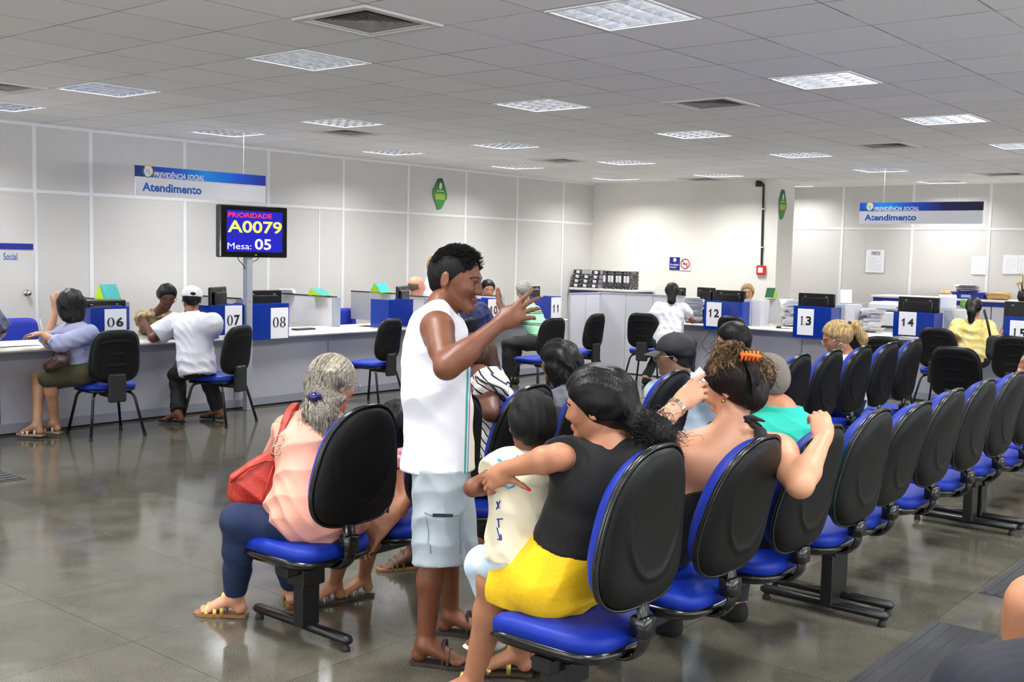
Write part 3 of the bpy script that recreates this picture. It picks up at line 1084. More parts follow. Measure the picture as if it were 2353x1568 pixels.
for (a, b_, sa, sb, zt, zb, st, sb2, txt, pos, sf) in (
        (1617, 1697, 1623, 1657, 691, 757, 694, 749, '12', 'beside the white t-shirt woman', 0),
        (1823, 1909, 1833, 1870, 703, 775, 709, 769, '13', 'over the short haired head in turquoise polo', 1),
        (2053, 2147, 2066, 2106, 716, 771, 716, 769, '14', 'left of the woman in the yellow blouse', 0),
        (2308, 2400, 2322, 2366, 728, 800, 736, 800, '15', 'at the right edge of the photo', 1)):
    acrylic('monitor_screen', uy(b_), uy(a), zy(a, zb), zy(a, zt), txt, uy(sb), uy(sa), zy(sa, sb2), zy(sa, st), 'y', XF - .11,
            'blue acrylic screen with paper number %s %s' % (txt, pos), serif=bool(sf))


def monitor(cx, cyy, z1, w, h, rz, lab, vesa=True):
    """flat monitor seen from its back; local +y is the screen side"""
    r_ = empty('computer_monitor', (cx, cyy, .746), rz, lab, 'monitor', 'black computer monitors on the counters')
    zt = z1 - .746
    m_ = MB()
    m_.box(-w / 2, w / 2, -.015, .02, zt - h, zt, bev=.01)
    m_.box(-w * .36, w * .36, -.045, -.015, zt - h * .85, zt - h * .15, bev=.012)
    m_.build('housing', monitor_m, r_)
    MB().box(-w / 2 + .015, w / 2 - .015, .0201, .022, zt - h + .02, zt - .015).build('screen', mat('screen_lit', (.2, .3, .45), rough=.2, emit=(.35, .5, .7), estr=.6), r_)
    m_ = MB()
    m_.box(-.03, .03, -.03, .0, .01, zt - h * .5)
    m_.box(-.11, .11, -.09, .09, 0, .014, bev=.005)
    m_.build('stand', monitor_m, r_)
    m_ = MB()
    for sx in (-.30, .28): m_.box(sx * w - .014, sx * w + .014, -.0165, -.015, zt - h * .13, zt - h * .13 + .008)
    m_.build('rear_badge', silver, r_)
    return r_


monitor(5.42, 9.50, 1.115, .46, .32, .05, 'black monitor above the blue screen with number 06')
monitor(6.72, 9.55, 1.225, .40, .34, .55, 'black monitor just right of the white cap man')
monitor(7.28, 9.52, 1.185, .48, .34, .0, 'black monitor just right of the display post')
monitor(9.33, 9.48, 1.215, .40, .33, .45, 'black monitor left of the standing man neck')
monitor(12.02, 9.62, 1.19, .42, .32, .1, 'black monitor right of the green striped polo man head')
monitor(13.32, 7.18, 1.20, .46, .33, -PI / 2, 'black monitor right behind the desk number 12')
monitor(13.32, 7.56, 1.225, .32, .36, -PI / 2 - .2, 'black monitor angled beside desk 12, left one of the pair')
monitor(13.30, 5.93, 1.21, .50, .34, -PI / 2, 'black monitor above the 13, calendar right of it')
monitor(13.30, 4.62, 1.22, .50, .34, -PI / 2, 'black monitor above the 14, copier left of it')
monitor(13.30, 3.40, 1.215, .48, .34, -PI / 2, 'black monitor above the number 15')
monitor(13.30, 8.02, 1.21, .26, .30, -PI / 2 + .3, 'small black monitor behind the head of the white t-shirt woman')

# ---- things on the dividers and desks
teal = mat('folder_teal', (0.10, 0.66, 0.66), rough=0.35, noise=.15, nscale=30)
lime = mat('folder_lime', (0.66, 0.80, 0.12), rough=0.4, noise=.1, nscale=20)
dgreen = mat('folder_dark_green', (0.05, 0.32, 0.20), rough=0.4)
kraft = mat('kraft_paper', (0.72, 0.60, 0.40), rough=0.8, noise=.1, nscale=12)
box_b = mat('archive_box_blue', (0.05, 0.14, 0.58), rough=0.5)


def tent(p, w, h, d, rz, lab, m1=teal, m2=lime, cat='leaflet holder', lean=.5):
    """open cardboard display: a sloping printed face with side wings"""
    r_ = empty('leaflet_box', tuple(p), rz, lab, cat, 'leaflet boxes on the desk dividers')
    a, b_ = -w / 2, w / 2
    k = MB(); k.add([(a, -d / 2, 0), (b_, -d / 2, 0), (b_, d * (lean - .5), h), (a, d * (lean - .5), h), (a, -d / 2 + .006, 0), (b_, -d / 2 + .006, 0), (b_, d * (lean - .5) + .006, h), (a, d * (lean - .5) + .006, h)],
                    [(0, 1, 2, 3), (4, 7, 6, 5), (0, 4, 5, 1), (3, 2, 6, 7), (0, 3, 7, 4), (1, 5, 6, 2)])
    k.build('front_face', m1, r_)
    for x in (b_, a):
        k = MB()
        k.add([(x, -d / 2, 0), (x, d / 2, 0), (x, d * (lean - .5) + .01, h), (x, d * (lean - .5), h), (x + .005, -d / 2, 0), (x + .005, d / 2, 0), (x + .005, d * (lean - .5) + .01, h), (x + .005, d * (lean - .5), h)],
              [(0, 1, 2, 3), (4, 7, 6, 5), (0, 4, 5, 1), (1, 5, 6, 2), (3, 2, 6, 7), (0, 3, 7, 4)])
        k.build('side_wing', m2, r_)
    k = MB(); k.box(a, b_, -d / 2, d / 2, 0, .01); k.add([(a, d / 2, 0), (b_, d / 2, 0), (b_, d * (lean - .5) + .01, h), (a, d * (lean - .5) + .01, h)], [(0, 1, 2, 3)])
    k.build('back_face', m2, r_)
    return r_


p = at(257, 690, Y=9.75)
tent((p[0], 9.82, 1.103), .19, .15, .16, .1, 'turquoise and lime leaflet box on the divider above number 06')
p = at(748, 683, Y=9.8)
tent((8.37, 9.86, 1.098), .20, .075, .22, .15, 'turquoise leaflet box lying low on the white divider behind desk 08', lean=.85)
tent((9.40, 9.95, 1.113), .20, .12, .18, .1, 'turquoise leaflet box behind the monitor left of the standing man')
tent((11.22, 10.0, 1.063), .20, .18, .16, .1, 'dark green leaflet box with yellow print right of the grey haired man', dgreen, lime)
tent((13.9, 6.87, 1.10), .12, .14, .30, -1.3, 'dark green leaflet box tipped over beside the blond clerk', dgreen, lime)
MB().box(-.055, .055, -.05, .05, 0, .002).build('x', paper)
bpy.data.objects.remove(bpy.data.objects['x'])


def papers(name, p, n, w, d, rz, lab, cat='papers', spread=.03, curl=.02, m_=None, seed=1, lift=.004):
    rn = random.Random(seed)
    mb = MB()
    for k in range(n):
        a = rz + rn.uniform(-.35, .35) * spread * 15
        c, s = math.cos(a), math.sin(a)
        ox_, oy_ = rn.uniform(-1, 1) * spread, rn.uniform(-1, 1) * spread
        cu, z = rn.uniform(.3, 1) * curl, k * lift + .002
        N = 6
        vs_, fs = [], []
        for i in range(N + 1):
            for j in (0, 1):
                u, v = (i / N - .5) * w, (j - .5) * d
                vs_.append((ox_ + u * c - v * s, oy_ + u * s + v * c, z + cu * (2 * abs(i / N - .5)) ** 2))
        for i in range(N): fs.append((2 * i, 2 * i + 2, 2 * i + 3, 2 * i + 1))
        n0 = len(vs_)
        vs_ += [(q[0], q[1], q[2] + .0008) for q in vs_]
        fs += [tuple(n0 + t for t in f[::-1]) for f in fs]
        mb.add(vs_, fs)
    o = mb.build(name, m_ or paper)
    o.location = tuple(p)
    return tag(o, lab, cat)


papers('paper_sheet', (4.45, 9.35, .746), 2, .42, .30, .1, 'white sheets on the counter in front of the lilac blouse woman', curl=.0, spread=.05)
papers('paper_sheet', (5.95, 9.30, .746), 3, .30, .21, .4, 'white papers under the hands of the white cap man', curl=.03, spread=.02)
papers('paper_sheet', (8.33, 10.45, 1.098), 2, .24, .18, .8, 'white sheet lying on the low white divider behind desk 08', curl=.05)
papers('paper_sheet', (8.85, 9.45, .746), 3, .30, .21, .4, 'white papers on the counter beside the empty blue office chair', curl=.01, spread=.06)
papers('paper_stack', (13.08, 7.62, .746), 30, .30, .21, .5, 'messy stack of papers on the desk of the white t-shirt woman', curl=.09, spread=.045, lift=.010, seed=3)
papers('paper_stack', (13.62, 6.40, .746), 30, .28, .20, .7, 'messy tall stack of papers right of the divider by desk 12', curl=.10, spread=.045, lift=.0100, seed=4)
papers('paper_stack', (13.40, 5.26, .746), 26, .26, .19, .7, 'crumpled stack of papers right of the divider by desk 13', curl=.09, spread=.045, lift=.010, seed=5)
papers('paper_sheet', (13.15, 6.3, .746), 2, .25, .18, .7, 'white sheet on the right counter beside the computer mouse', curl=.0)

k = MB(); k.box(-.06, .06, -.06, .06, 0, .09, bev=.004)
o = k.build('black_box', mat('box_black', (.04, .04, .04), rough=.5)); o.location = (8.80, 9.30, .746)
tag(o, 'small black box on the counter beside the unnumbered blue screen', 'box')
k = MB(); k.box(-.14, .14, -.05, .05, 0, .018, bev=.006)
o = k.build('keyboard', mat('keyboard_black', (.06, .06, .06), rough=.5)); o.location = (7.75, 9.42, .746); o.rotation_euler.z = .05
tag(o, 'black keyboard on the counter right of the number 08', 'keyboard')
ms = MB()
ms.lathe([(.0, .0), (.028, .0), (.032, .012), (.024, .028), (.0, .034)], n=14)
o = ms.build('computer_mouse', monitor_m, None, True)
q = at(1790, 742, X=13.05); o.location = (13.05, q[1], .746); o.scale = (1.3, 1, 1)
tag(o, 'black computer mouse on the right counter between desks 12 and 13', 'mouse')
k = MB()
k.box(-.09, .09, -.12, .12, 0, .20, bev=.015)
k.box(-.06, .06, -.08, .08, .20, .215)
cash = k.build('printer', mat('printer_beige', (.86, .87, .88), rough=.4)); cash.location = (13.56, 7.66, .746); cash.hide_render = False
tag(cash, 'small light printer behind the papers at desk 12', 'printer')

# white multifunction copier behind the counter
cp = empty('photocopier', (15.6, 5.62, 0), 0, 'white photocopier standing behind the counter left of number 14', 'photocopier')
pw = mat('copier_white', (.88, .90, .93), rough=.4)
MB().box(-.3, .3, -.42, .42, .03, .93, bev=.02).build('body', pw, cp)
MB().box(-.3, .3, -.42, .42, .94, 1.06, bev=.03).build('lid', pw, cp)
MB().box(-.31, -.295, -.12, .0, .985, 1.0).build('badge', mat('badge_dark', (.2, .2, .22)), cp)
MB().box(-.315, -.30, -.3, .3, .70, .73).build('tray_slot', gap_m, cp)
MB().box(-.315, -.30, -.3, .3, .45, .47).build('tray_slot', gap_m, cp)

# ---- shelf cabinets against the back walls
cb = empty('storage_cabinet', (15.35, 10.55, 0), 0, 'low storage cabinet carrying the row of box files in the corner', 'cabinet')
MB().box(-.32, .38, -.62, .66, 1.035, 1.075, bev=.006).build('cabinet_top', top_m, cb)
MB().box(-.30, .36, -.60, .64, .97, 1.03).build('blue_band', navy, cb)
for y0, y1 in ((-.58, -.19), (-.18, .21), (.22, .61)):
    d_ = MB().box(-.28, .36, y0, y1, .04, .965, bev=.004).build('cabinet_door', lam_g, cb)
cb = empty('storage_cabinet', (17.3, 4.9, 0), 0, 'long low cabinet under the pinned sheets behind desk 14', 'cabinet')
MB().box(-.35, .35, -1.9, 1.75, 1.07, 1.105, bev=.006).build('cabinet_top', top_m, cb)
MB().box(-.33, .34, -1.88, 1.72, 1.01, 1.068).build('blue_band', navy, cb)
for k in range(4):
    MB().box(-.31, .33, -1.86 + k * .9, -1.86 + k * .9 + .885, .04, 1.005, bev=.004).build('cabinet_door', lam_g, cb)

# box files with marbled covers
marb = bpy.data.materials.new('marbled_card')
marb.use_nodes = True
nt = marb.node_tree
b = nt.nodes['Principled BSDF']
b.inputs['Roughness'].default_value = .45
tc = nd(nt, 'ShaderNodeTexCoord')
vo = nd(nt, 'ShaderNodeTexNoise'); vo.inputs['Scale'].default_value = 60; vo.inputs['Detail'].default_value = 1.5
nt.links.new(tc.outputs['Object'], vo.inputs['Vector'])
rp = nd(nt, 'ShaderNodeValToRGB'); rp.color_ramp.interpolation = 'CONSTANT'
rp.color_ramp.elements[0].color = lin((.07, .07, .08)); rp.color_ramp.elements[1].position = .60; rp.color_ramp.elements[1].color = lin((.85, .85, .86))
nt.links.new(vo.outputs['Fac'], rp.inputs['Fac']); nt.links.new(rp.outputs['Color'], b.inputs['Base Color'])


def box_file(p, rot, lab, label=True, w=.075, h=.30, d=.27):
    """spine faces local -x; stands on its short side"""
    r_ = empty('box_file', tuple(p), 0, lab, 'box file', 'black marbled box files on the corner cabinet')
    r_.rotation_euler = rot
    MB().box(0, d, -w / 2, w / 2, 0, h, bev=.004).build('cover', marb, r_)
    MB().box(.012, d + .002, -w / 2 + .006, w / 2 - .006, h - .0, h + .003).build('paper_edge', mat('page_grey', (.62, .60, .66), rough=.8), r_)
    if label: MB().box(-.002, 0, -w * .32, w * .32, h * .38, h * .75).build('spine_label', paper, r_)
    return r_


bx, by = 15.05, 10.08
for k in range(7):
    box_file((bx + .03 * (k % 2), by - .045 + k * .079 - .02, 1.076), (0, 0, 0),
             ['upright box file at the right end of the corner cabinet', 'second upright box file from the right end of the row', 'third upright box file from the right end of the row',
              'fourth upright box file from the right end of the row', 'fifth upright box file from the right end of the row', 'sixth upright box file from the right end of the row',
              'upright box file next to the lying stacks'][k])
for s_, (yy, n, hh) in enumerate(((10.93, 4, .215), (11.16, 0, .2))):
    pass
LIE = [(10.80, 4, 'stack beside the upright row'), (10.99, 3, 'middle low stack'), (11.18, 4, 'leftmost stack')]
for yy, n, nm in LIE:
    for k in range(n):
        box_file((bx + .02 * k, yy, 1.0765 + .0375 + k * .0765), (PI / 2, 0, 0),
                 '%s box file in the %s on the corner cabinet' % (('bottom', 'second', 'third', 'top')[k], nm), h=.175, d=.27)


# things on the long cabinet behind desk 14
q = at(2225, 692, X=17.1)
r_ = empty('archive_box', (17.15, float(q[1]), 1.106), 0, 'blue cardboard box with a heap of papers on the far cabinet', 'box')
MB().box(-.15, .15, -.24, .24, 0, .10, bev=.004).build('carton', box_b, r_)
MB().box(-.152, -.15, -.06, .08, .02, .06).build('print', mat('print_pale', (.75, .8, .95)), r_)
papers('paper_stack', (17.15, float(q[1]) + .05, 1.207), 12, .36, .26, .5, 'heap of white papers lying on the blue cardboard box', curl=.03, spread=.03, lift=.007, seed=9)


def lump(name, loc, sx, sy, sz, m_, lab, cat, seed=0, seg=14):
    rn = random.Random(seed)
    ph = [rn.uniform(0, 6) for _ in range(6)]
    vs_, fs = [], []
    for i in range(seg + 1):
        v = i / seg * PI
        for j in range(seg * 2):
            u = j / seg * PI
            x, y, z = math.sin(v) * math.cos(u), math.sin(v) * math.sin(u), math.cos(v)
            k = 1 + .12 * math.sin(3 * x + ph[0]) * math.sin(4 * y + ph[1]) + .08 * math.sin(7 * z + 5 * x + ph[2])
            X_, Y_, Z_ = [math.copysign(abs(t) ** .7, t) * k for t in (x, y, z)]
            vs_.append((X_ * sx, Y_ * sy, max(-1, Z_) * sz + sz))
    n = seg * 2
    for i in range(seg):
        for j in range(n): fs.append((i * n + j, i * n + (j + 1) % n, (i + 1) * n + (j + 1) % n, (i + 1) * n + j))
    o = MB().add(vs_, fs).build(name, m_, None, True)
    o.location = loc
    return tag(o, lab, cat)


q2 = at(2280, 690, X=17.15); lump('kraft_parcel', (17.15, float(q2[1]) - .09, 1.106), .14, .18, .06, kraft, 'brown paper parcel right of the blue cardboard box', 'parcel', 3)
q2 = at(2185, 685, X=17.1); lump('kraft_parcel', (17.1, float(q2[1]) + .05, 1.106), .14, .10, .055, kraft, 'crumpled brown envelope left of the blue cardboard box', 'envelope', 5)
q2 = at(2349, 690, X=16.9)
vz = empty('flower_vase', (16.9, float(q2[1]), 1.106), 0, 'dark vase of dry cream flowers at the right edge of the photo', 'vase')
k = MB(); k.lathe([(.0, 0), (.05, 0), (.075, .06), (.06, .14), (.045, .17), (.04, .17)], n=16); k.build('vase_body', mat('vase_dark', (.12, .08, .07), rough=.3), vz, True)
rn = random.Random(4)
for i in range(12):
    a, r0, hh = rn.uniform(0, 6.3), rn.uniform(.02, .14), rn.uniform(.2, .38)
    k = MB(); k.tube([(0, 0, .14), (r0 * .5 * math.cos(a), r0 * .5 * math.sin(a), hh * .6), (r0 * math.cos(a), r0 * math.sin(a), hh)], .004, 6)
    st = k.build('stem', mat('stem_brown', (.35, .28, .12)), vz)
    k = MB()
    for j in range(7):
        b2 = 2 * PI * j / 7
        c = (r0 * math.cos(a), r0 * math.sin(a), hh)
        k.tube([c, (c[0] + .02 * math.cos(b2), c[1] + .02 * math.sin(b2), c[2] + .012), (c[0] + .036 * math.cos(b2), c[1] + .036 * math.sin(b2), c[2] + .004)], [.006, .013, .004], 6)
    k.build('flower_head', mat('flower_cream', (.86, .76, .45), rough=.7), vz)

# louvred grille low on the far wall behind the counter
q0, q1 = at(1808, 690, X=17.86), at(1852, 746, X=17.86)
gy0, gy1, gz0, gz1 = float(q1[1]), float(q0[1]), float(q1[2]), float(q0[2])
lg = empty('wall_grille', (17.86, gy0, gz0), 0, 'cream louvred grille on the far wall left of the number 13', 'grille')
gw, gh_ = gy1 - gy0, gz1 - gz0
k = MB()
for i in range(15):
    z = gh_ * (i + .3) / 15
    k.add([(-.022, 0, z), (-.022, gw, z), (.0, gw, z + .018), (.0, 0, z + .018), (-.022, 0, z + .003), (-.022, gw, z + .003), (.0, gw, z + .021), (.0, 0, z + .021)],
          [(0, 1, 2, 3), (4, 7, 6, 5), (0, 4, 5, 1), (3, 2, 6, 7), (0, 3, 7, 4), (1, 5, 6, 2)])
k.build('louvres', mat('grille_cream', (.93, .91, .83), rough=.5), lg)
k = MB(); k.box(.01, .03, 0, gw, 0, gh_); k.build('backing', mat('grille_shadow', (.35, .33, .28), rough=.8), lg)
k = MB()
for a_ in ((-.02, 0, 0, gh_), (gw, gw + .02, 0, gh_), (-.02, gw + .02, -.02, 0), (-.02, gw + .02, gh_, gh_ + .02)): k.box(-.026, .02, *a_)
k.build('frame', mat('grille_frame', (.62, .60, .54), rough=.6), lg)

# calendar and cardboard on dividers of the right counter
def tilted_card(loc, w, h, rz, lab, m_=None, cat='calendar', name='desk_calendar'):
    r_ = empty(name, loc, rz, lab, cat)
    k = MB()
    for s in (-1, 1):
        k.add([(-w / 2, s * h * .45, 0), (w / 2, s * h * .45, 0), (w / 2, 0, h), (-w / 2, 0, h), (-w / 2, s * h * .45 - s * .004, 0), (w / 2, s * h * .45 - s * .004, 0), (w / 2, -s * .004, h), (-w / 2, -s * .004, h)],
              [(0, 1, 2, 3), (4, 7, 6, 5), (0, 4, 5, 1), (3, 2, 6, 7), (0, 3, 7, 4), (1, 5, 6, 2)])
    k.build('card', m_ or paper, r_)
    k = MB(); k.box(-w * .3, w * .1, -.002, .002, h * .98, h * 1.02); k.build('binding', silver, r_)
    return r_


q = at(1943, 697, X=13.5); tilted_card((13.5, float(q[1]), 1.102), .14, .17, -1.1, 'grey desk calendar standing on the divider right of desk 13')
q = at(2180, 705, X=13.5)
wb = MB().box(-.10, .10, -.05, .05, 0, .15, bev=.006).build('white_box', paper)
wb.location = (13.5, float(q[1]) + .02, 1.104)
wb.rotation_euler = (.25, 0, -1.2)
tag(wb, 'white cardboard box tilted on the divider right of desk 14', 'box')
q = at(2207, 700, X=13.6); lump('green_ornament', (13.65, float(q[1]) - .02, 1.096), .03, .04, .05, mat('leafy_green', (.35, .55, .2), noise=.4, nscale=60), 'small green ornament beside the tilted white box', 'ornament', 2, 8)

# cables hanging under the right counter
k = MB()
c0, c1, c2 = at(1633, 760, X=XF - .03), at(1612, 790, X=XF - .03), at(1640, 812, X=XF - .03)
c3, c4 = at(1660, 790, X=XF - .03), at(1656, 762, X=XF - .03)
k.tube([c0, c1] + bez(c1, at(1618, 808, X=XF - .03), at(1630, 814, X=XF - .03), c2, 6)[1:] + bez(c2, at(1655, 810, X=XF - .03), at(1661, 800, X=XF - .03), c3, 6)[1:] + [c4], .004, 6)
tag(k.build('hanging_cable', mat('cable_grey', (.25, .25, .27), rough=.6), None, True), 'loop of dark cable hanging under the desk number 12', 'cable')

# ================================================================== signs on walls and ceiling
def gradient_blue(name, stops, axis, x0, x1):
    mt = bpy.data.materials.new(name)
    mt.use_nodes = True
    nt = mt.node_tree
    b = nt.nodes['Principled BSDF']
    b.inputs['Roughness'].default_value = .35
    tc = nd(nt, 'ShaderNodeTexCoord')
    dp = nd(nt, 'ShaderNodeVectorMath', operation='DOT_PRODUCT'); dp.inputs[1].default_value = axis
    nt.links.new(tc.outputs['Object'], dp.inputs[0])
    mr = nd(nt, 'ShaderNodeMapRange'); mr.inputs['From Min'].default_value = x0; mr.inputs['From Max'].default_value = x1
    nt.links.new(dp.outputs['Value'], mr.inputs['Value'])
    rp = nd(nt, 'ShaderNodeValToRGB')
    while len(rp.color_ramp.elements) < len(stops): rp.color_ramp.elements.new(.5)
    for e, (p, c) in zip(rp.color_ramp.elements, stops): e.position = p; e.color = lin(c)
    nt.links.new(mr.outputs[0], rp.inputs['Fac']); nt.links.new(rp.outputs[0], b.inputs['Base Color'])
    return mt


lg_green = mat('logo_green', (.12, .50, .42), rough=.4)
lg_yel = mat('logo_yellow', (.97, .82, .25), rough=.4)
lg_blue = mat('sign_letter_blue', (.07, .36, .72), rough=.4)


def disc(o, ax, ay, rx, ry, n=28, a0=0, a1=2 * PI, cx=0, cy_=0):
    return [(cx + rx * math.cos(a0 + (a1 - a0) * k / n), cy_ + ry * math.sin(a0 + (a1 - a0) * k / n)) for k in range(n if a1 - a0 > 6 else n + 1)]


def emblem(par, c, ax, ay, r):
    """round emblem: green and yellow ring, pale disc with three small figures"""
    n = np.cross(ax, ay)
    c = np.array(c, float)
    e = empty('emblem')
    e.parent = par
    MB().prism(disc(0, 0, 0, r, r * 1.0), c, ax, ay, n, .001).build('emblem_ring', lg_green, e)
    MB().prism(disc(0, 0, 0, r * .95, r * .95, a0=-.5, a1=2.3), c + n * .001, ax, ay, n, .001).build('emblem_crescent', lg_yel, e)
    MB().prism(disc(0, 0, 0, r * .72, r * .86, cx=r * .02), c + n * .002, ax, ay, n, .001).build('emblem_disc', white_s, e)
    k = MB()
    for dx, dy in ((-.25, .22), (.12, .28), (.2, -.15)):
        q = c + np.array(ax) * dx * r + np.array(ay) * dy * r + n * .003
        k.prism(disc(0, 0, 0, r * .11, r * .11, 10), q, ax, ay, n, .0005)
        k.prism([(-.16 * r, -.42 * r), (-.06 * r, -.42 * r), (.0, -.14 * r), (.06 * r, -.42 * r), (.16 * r, -.42 * r), (.04 * r, -.08 * r), (-.04 * r, -.08 * r)], q, ax, ay, n, .0005)
    k.build('emblem_figures', mat('emblem_grey', (.6, .65, .7)), e)
    return e


def hanging_sign(loc, w, h, ax, lab, split, stops, cords, zoff):
    r_ = empty('hanging_sign', loc, 0, lab, 'sign', 'hanging service signs')
    ax = np.array(ax, float)
    up_ = np.array([0, 0, 1.0])
    n = np.cross(ax, up_)                         # towards the waiting room
    mb = MB().prism([(0, 0), (w, 0), (w, h * (1 - split)), (0, h * (1 - split))], -n * .02, ax, up_, n, .02)
    mb.build('white_field', white_s, r_)
    g = gradient_blue('sign_band_blue', stops, tuple(ax), 0, w)
    mb = MB().prism([(0, h * (1 - split)), (w, h * (1 - split)), (w, h), (0, h)], -n * .02, ax, up_, n, .021)
    mb.build('blue_band', g, r_)
    text_obj('sign_text', 'Atendimento', ax * w * .045 + up_ * h * .15 + n * .0005, ax, up_, h * .30, lg_blue, r_, width=w * .435, bold=.03)
    text_obj('sign_text', 'PREVIDÊNCIA SOCIAL', ax * w * .125 + up_ * (h * (1 - split) + h * .01) + n * .0012, ax, up_, h * .235, white_s, r_, width=w * .375, bold=.032, shear=.25)
    emblem(r_, ax * w * .085 + up_ * (h * (1 - split * .48)) + n * .0012, ax, up_, h * .21)
    for c_ in cords:
        q = ax * c_ * w + up_ * h - n * .01
        MB().tube([q, q + up_ * (CZ - loc[2] - h)], .0013, 5).build('cord', white_s, r_)
    return r_


SY = 9.95
a_, b_ = at(312, 450, Y=SY), at(610, 465, Y=SY)
tl = at(312, 381, Y=SY)
hanging_sign((float(a_[0]), SY, float((a_[2] + b_[2]) / 2)), float(b_[0] - a_[0]), float(tl[2] - a_[2]), (1, 0, 0), 'hanging sign reading Atendimento above the ticket display screen', .37,
             [(0, (.02, .10, .45)), (.3, (.03, .35, .85)), (.5, (.05, .58, .93)), (.75, (.03, .35, .85)), (1, (.03, .16, .62))], (.22, .82), 0)
SX = 14.6
a_, b_ = at(1974, 513, X=SX), at(2257, 516, X=SX)
tl = at(1974, 465, X=SX)
hanging_sign((SX, float(a_[1]), float((a_[2] + b_[2]) / 2)), float(a_[1] - b_[1]), float(tl[2] - a_[2]), (0, -1, 0), 'hanging sign reading Atendimento in front of the far right wall', .40,
             [(0, (.03, .30, .85)), (.2, (.05, .58, .93)), (.45, (.03, .30, .85)), (.7, (.02, .08, .35)), (1, (.01, .05, .22))], (.20, .81), 0)

# green leaf shaped posters
LEAF = [(.5, 1.0), (.38, .985), (.30, .92), (.2, .8), (.1, .7), (.02, .655), (.0, .58), (.03, .42), (.12, .30), (.25, .18), (.30, .08), (.32, .01), (.42, 0.0), (.60, .04),
        (.72, .14), (.85, .28), (.97, .36), (1.0, .50), (.95, .60), (.85, .75), (.75, .87), (.70, .96), (.62, 1.0)]
leaf_m = gradient_blue('poster_green', [(0, (.15, .50, .25)), (.45, (.25, .58, .25)), (1, (.02, .22, .12))], (0, 0, 1), 0, .47)
pk_y = mat('poster_yellow', (.80, .78, .25), rough=.5)
for loc, ax, w, lab in (((11.65, YW - .012, 2.255), (1, 0, 0), .31, 'green leaf shaped poster high on the left wall'),
                        ((15.72, 7.708, 2.255), (1, 0, 0), .28, 'green leaf shaped poster on the side of the white pier')):
    r_ = empty('leaf_poster', loc, 0, lab, 'poster', 'green leaf posters')
    n = np.cross(ax, (0, 0, 1.0))
    MB().prism([(a * w, b2 * .47) for a, b2 in LEAF], (0, 0, 0), ax, (0, 0, 1), n, .005).build('card', leaf_m, r_)
    k = MB()
    for i, z in enumerate((.155, .177, .199, .221)): k.prism([(w * .18, z), (w * .82, z), (w * .82, z + .015), (w * .18, z + .015)], n * .005, ax, (0, 0, 1), n, .001)
    k.build('yellow_text_lines', pk_y, r_)
    k = MB(); k.prism([(w * .28, .275), (w * .74, .275), (w * .74, .288), (w * .28, .288)], n * .005, ax, (0, 0, 1), n, .001)
    k.prism([(w * .5, .30), (w * .60, .325), (w * .64, .36), (w * .60, .395), (w * .5, .405), (w * .42, .36), (w * .44, .325)], n * .005, ax, (0, 0, 1), n, .001)
    k.build('white_emblem', mat('poster_white', (.85, .87, .82)), r_)

# fire alarm call point with its conduit
q = at(1751, 612, X=XB)
fa = empty('fire_alarm', (XB, float(q[1]), 1.46), 0, 'red fire alarm call point at the end of the black conduit', 'alarm')
red = mat('alarm_red', (.80, .13, .10), rough=.4)
MB().box(-.05, 0, -.075, .075, -.075, .075, bev=.008).build('housing', red, fa)
MB().box(-.054, -.05, -.04, .04, -.04, .04).build('break_glass', paper, fa)
k = MB().tube([(-.02, 0, .07), (-.02, .02, CZ - 1.46 - .08)], .017, 10)
k.tube([(-.025, .02, CZ - 1.46 - .085), (-.05, .05, CZ - 1.46 - .08), (-.06, .12, CZ - 1.46 - .07)], [.02, .045, .05], 12)
k.build('conduit', mat('conduit_black', (.05, .05, .05), rough=.5), fa)
k = MB()
for z in (.35, .95): k.box(-.045, 0, -.025, .03, z, z + .02)
k.build('conduit_clip', mat('clip_white', (.8, .8, .8)), fa)

# no smoking plate
q0, q1, q2 = at(1539, 591, X=XB - .01), at(1563, 591, X=XB - .01), at(1587, 591, X=XB - .01)
zt, zb = float(q0[2]), float(at(1539, 620, X=XB - .01)[2])
ns_ = empty('no_smoking_sign', (XB - .008, float(q0[1]), zb), 0, 'blue and white no smoking plate on the white back wall', 'sign')
wq, hq = float(q0[1] - q1[1]), zt - zb
MB().box(-.004, .004, -wq, 0, 0, hq).build('blue_plate', navy, ns_)
w2 = float(q1[1] - q2[1])
MB().box(-.004, .004, -wq - w2, -wq, -.006, hq).build('white_plate', white_s, ns_)
text_obj('sign_text', 'Proibido\nFumar', (-.005, -wq * .1, hq * .14), (0, -1, 0), (0, 0, 1), hq * .34, white_s, ns_, width=wq * .8, bold=.02)
emblem(ns_, (-.005, -wq * .5, hq * .78), (0, -1, 0), (0, 0, 1), hq * .17)
ring = [(math.cos(2 * PI * k / 32), math.sin(2 * PI * k / 32)) for k in range(33)]
k = MB(); cc = (-.006, -wq - w2 * .5, hq * .5); R_ = w2 * .40
k.tube([(cc[0], cc[1] + R_ * a, cc[2] + R_ * b2) for a, b2 in ring], .008, 6, cap=False)
k.tube([(cc[0], cc[1] + R_ * .7, cc[2] + R_ * .7), (cc[0], cc[1] - R_ * .7, cc[2] - R_ * .7)], .007, 6)
k.build('red_ring', mat('sign_red', (.72, .13, .12)), ns_)
k = MB(); k.box(cc[0] - .002, cc[0], cc[1] - R_ * .6, cc[1] + R_ * .6, cc[2] - .01, cc[2] + .006); k.build('cigarette', mat('sign_brown', (.45, .15, .13)), ns_)

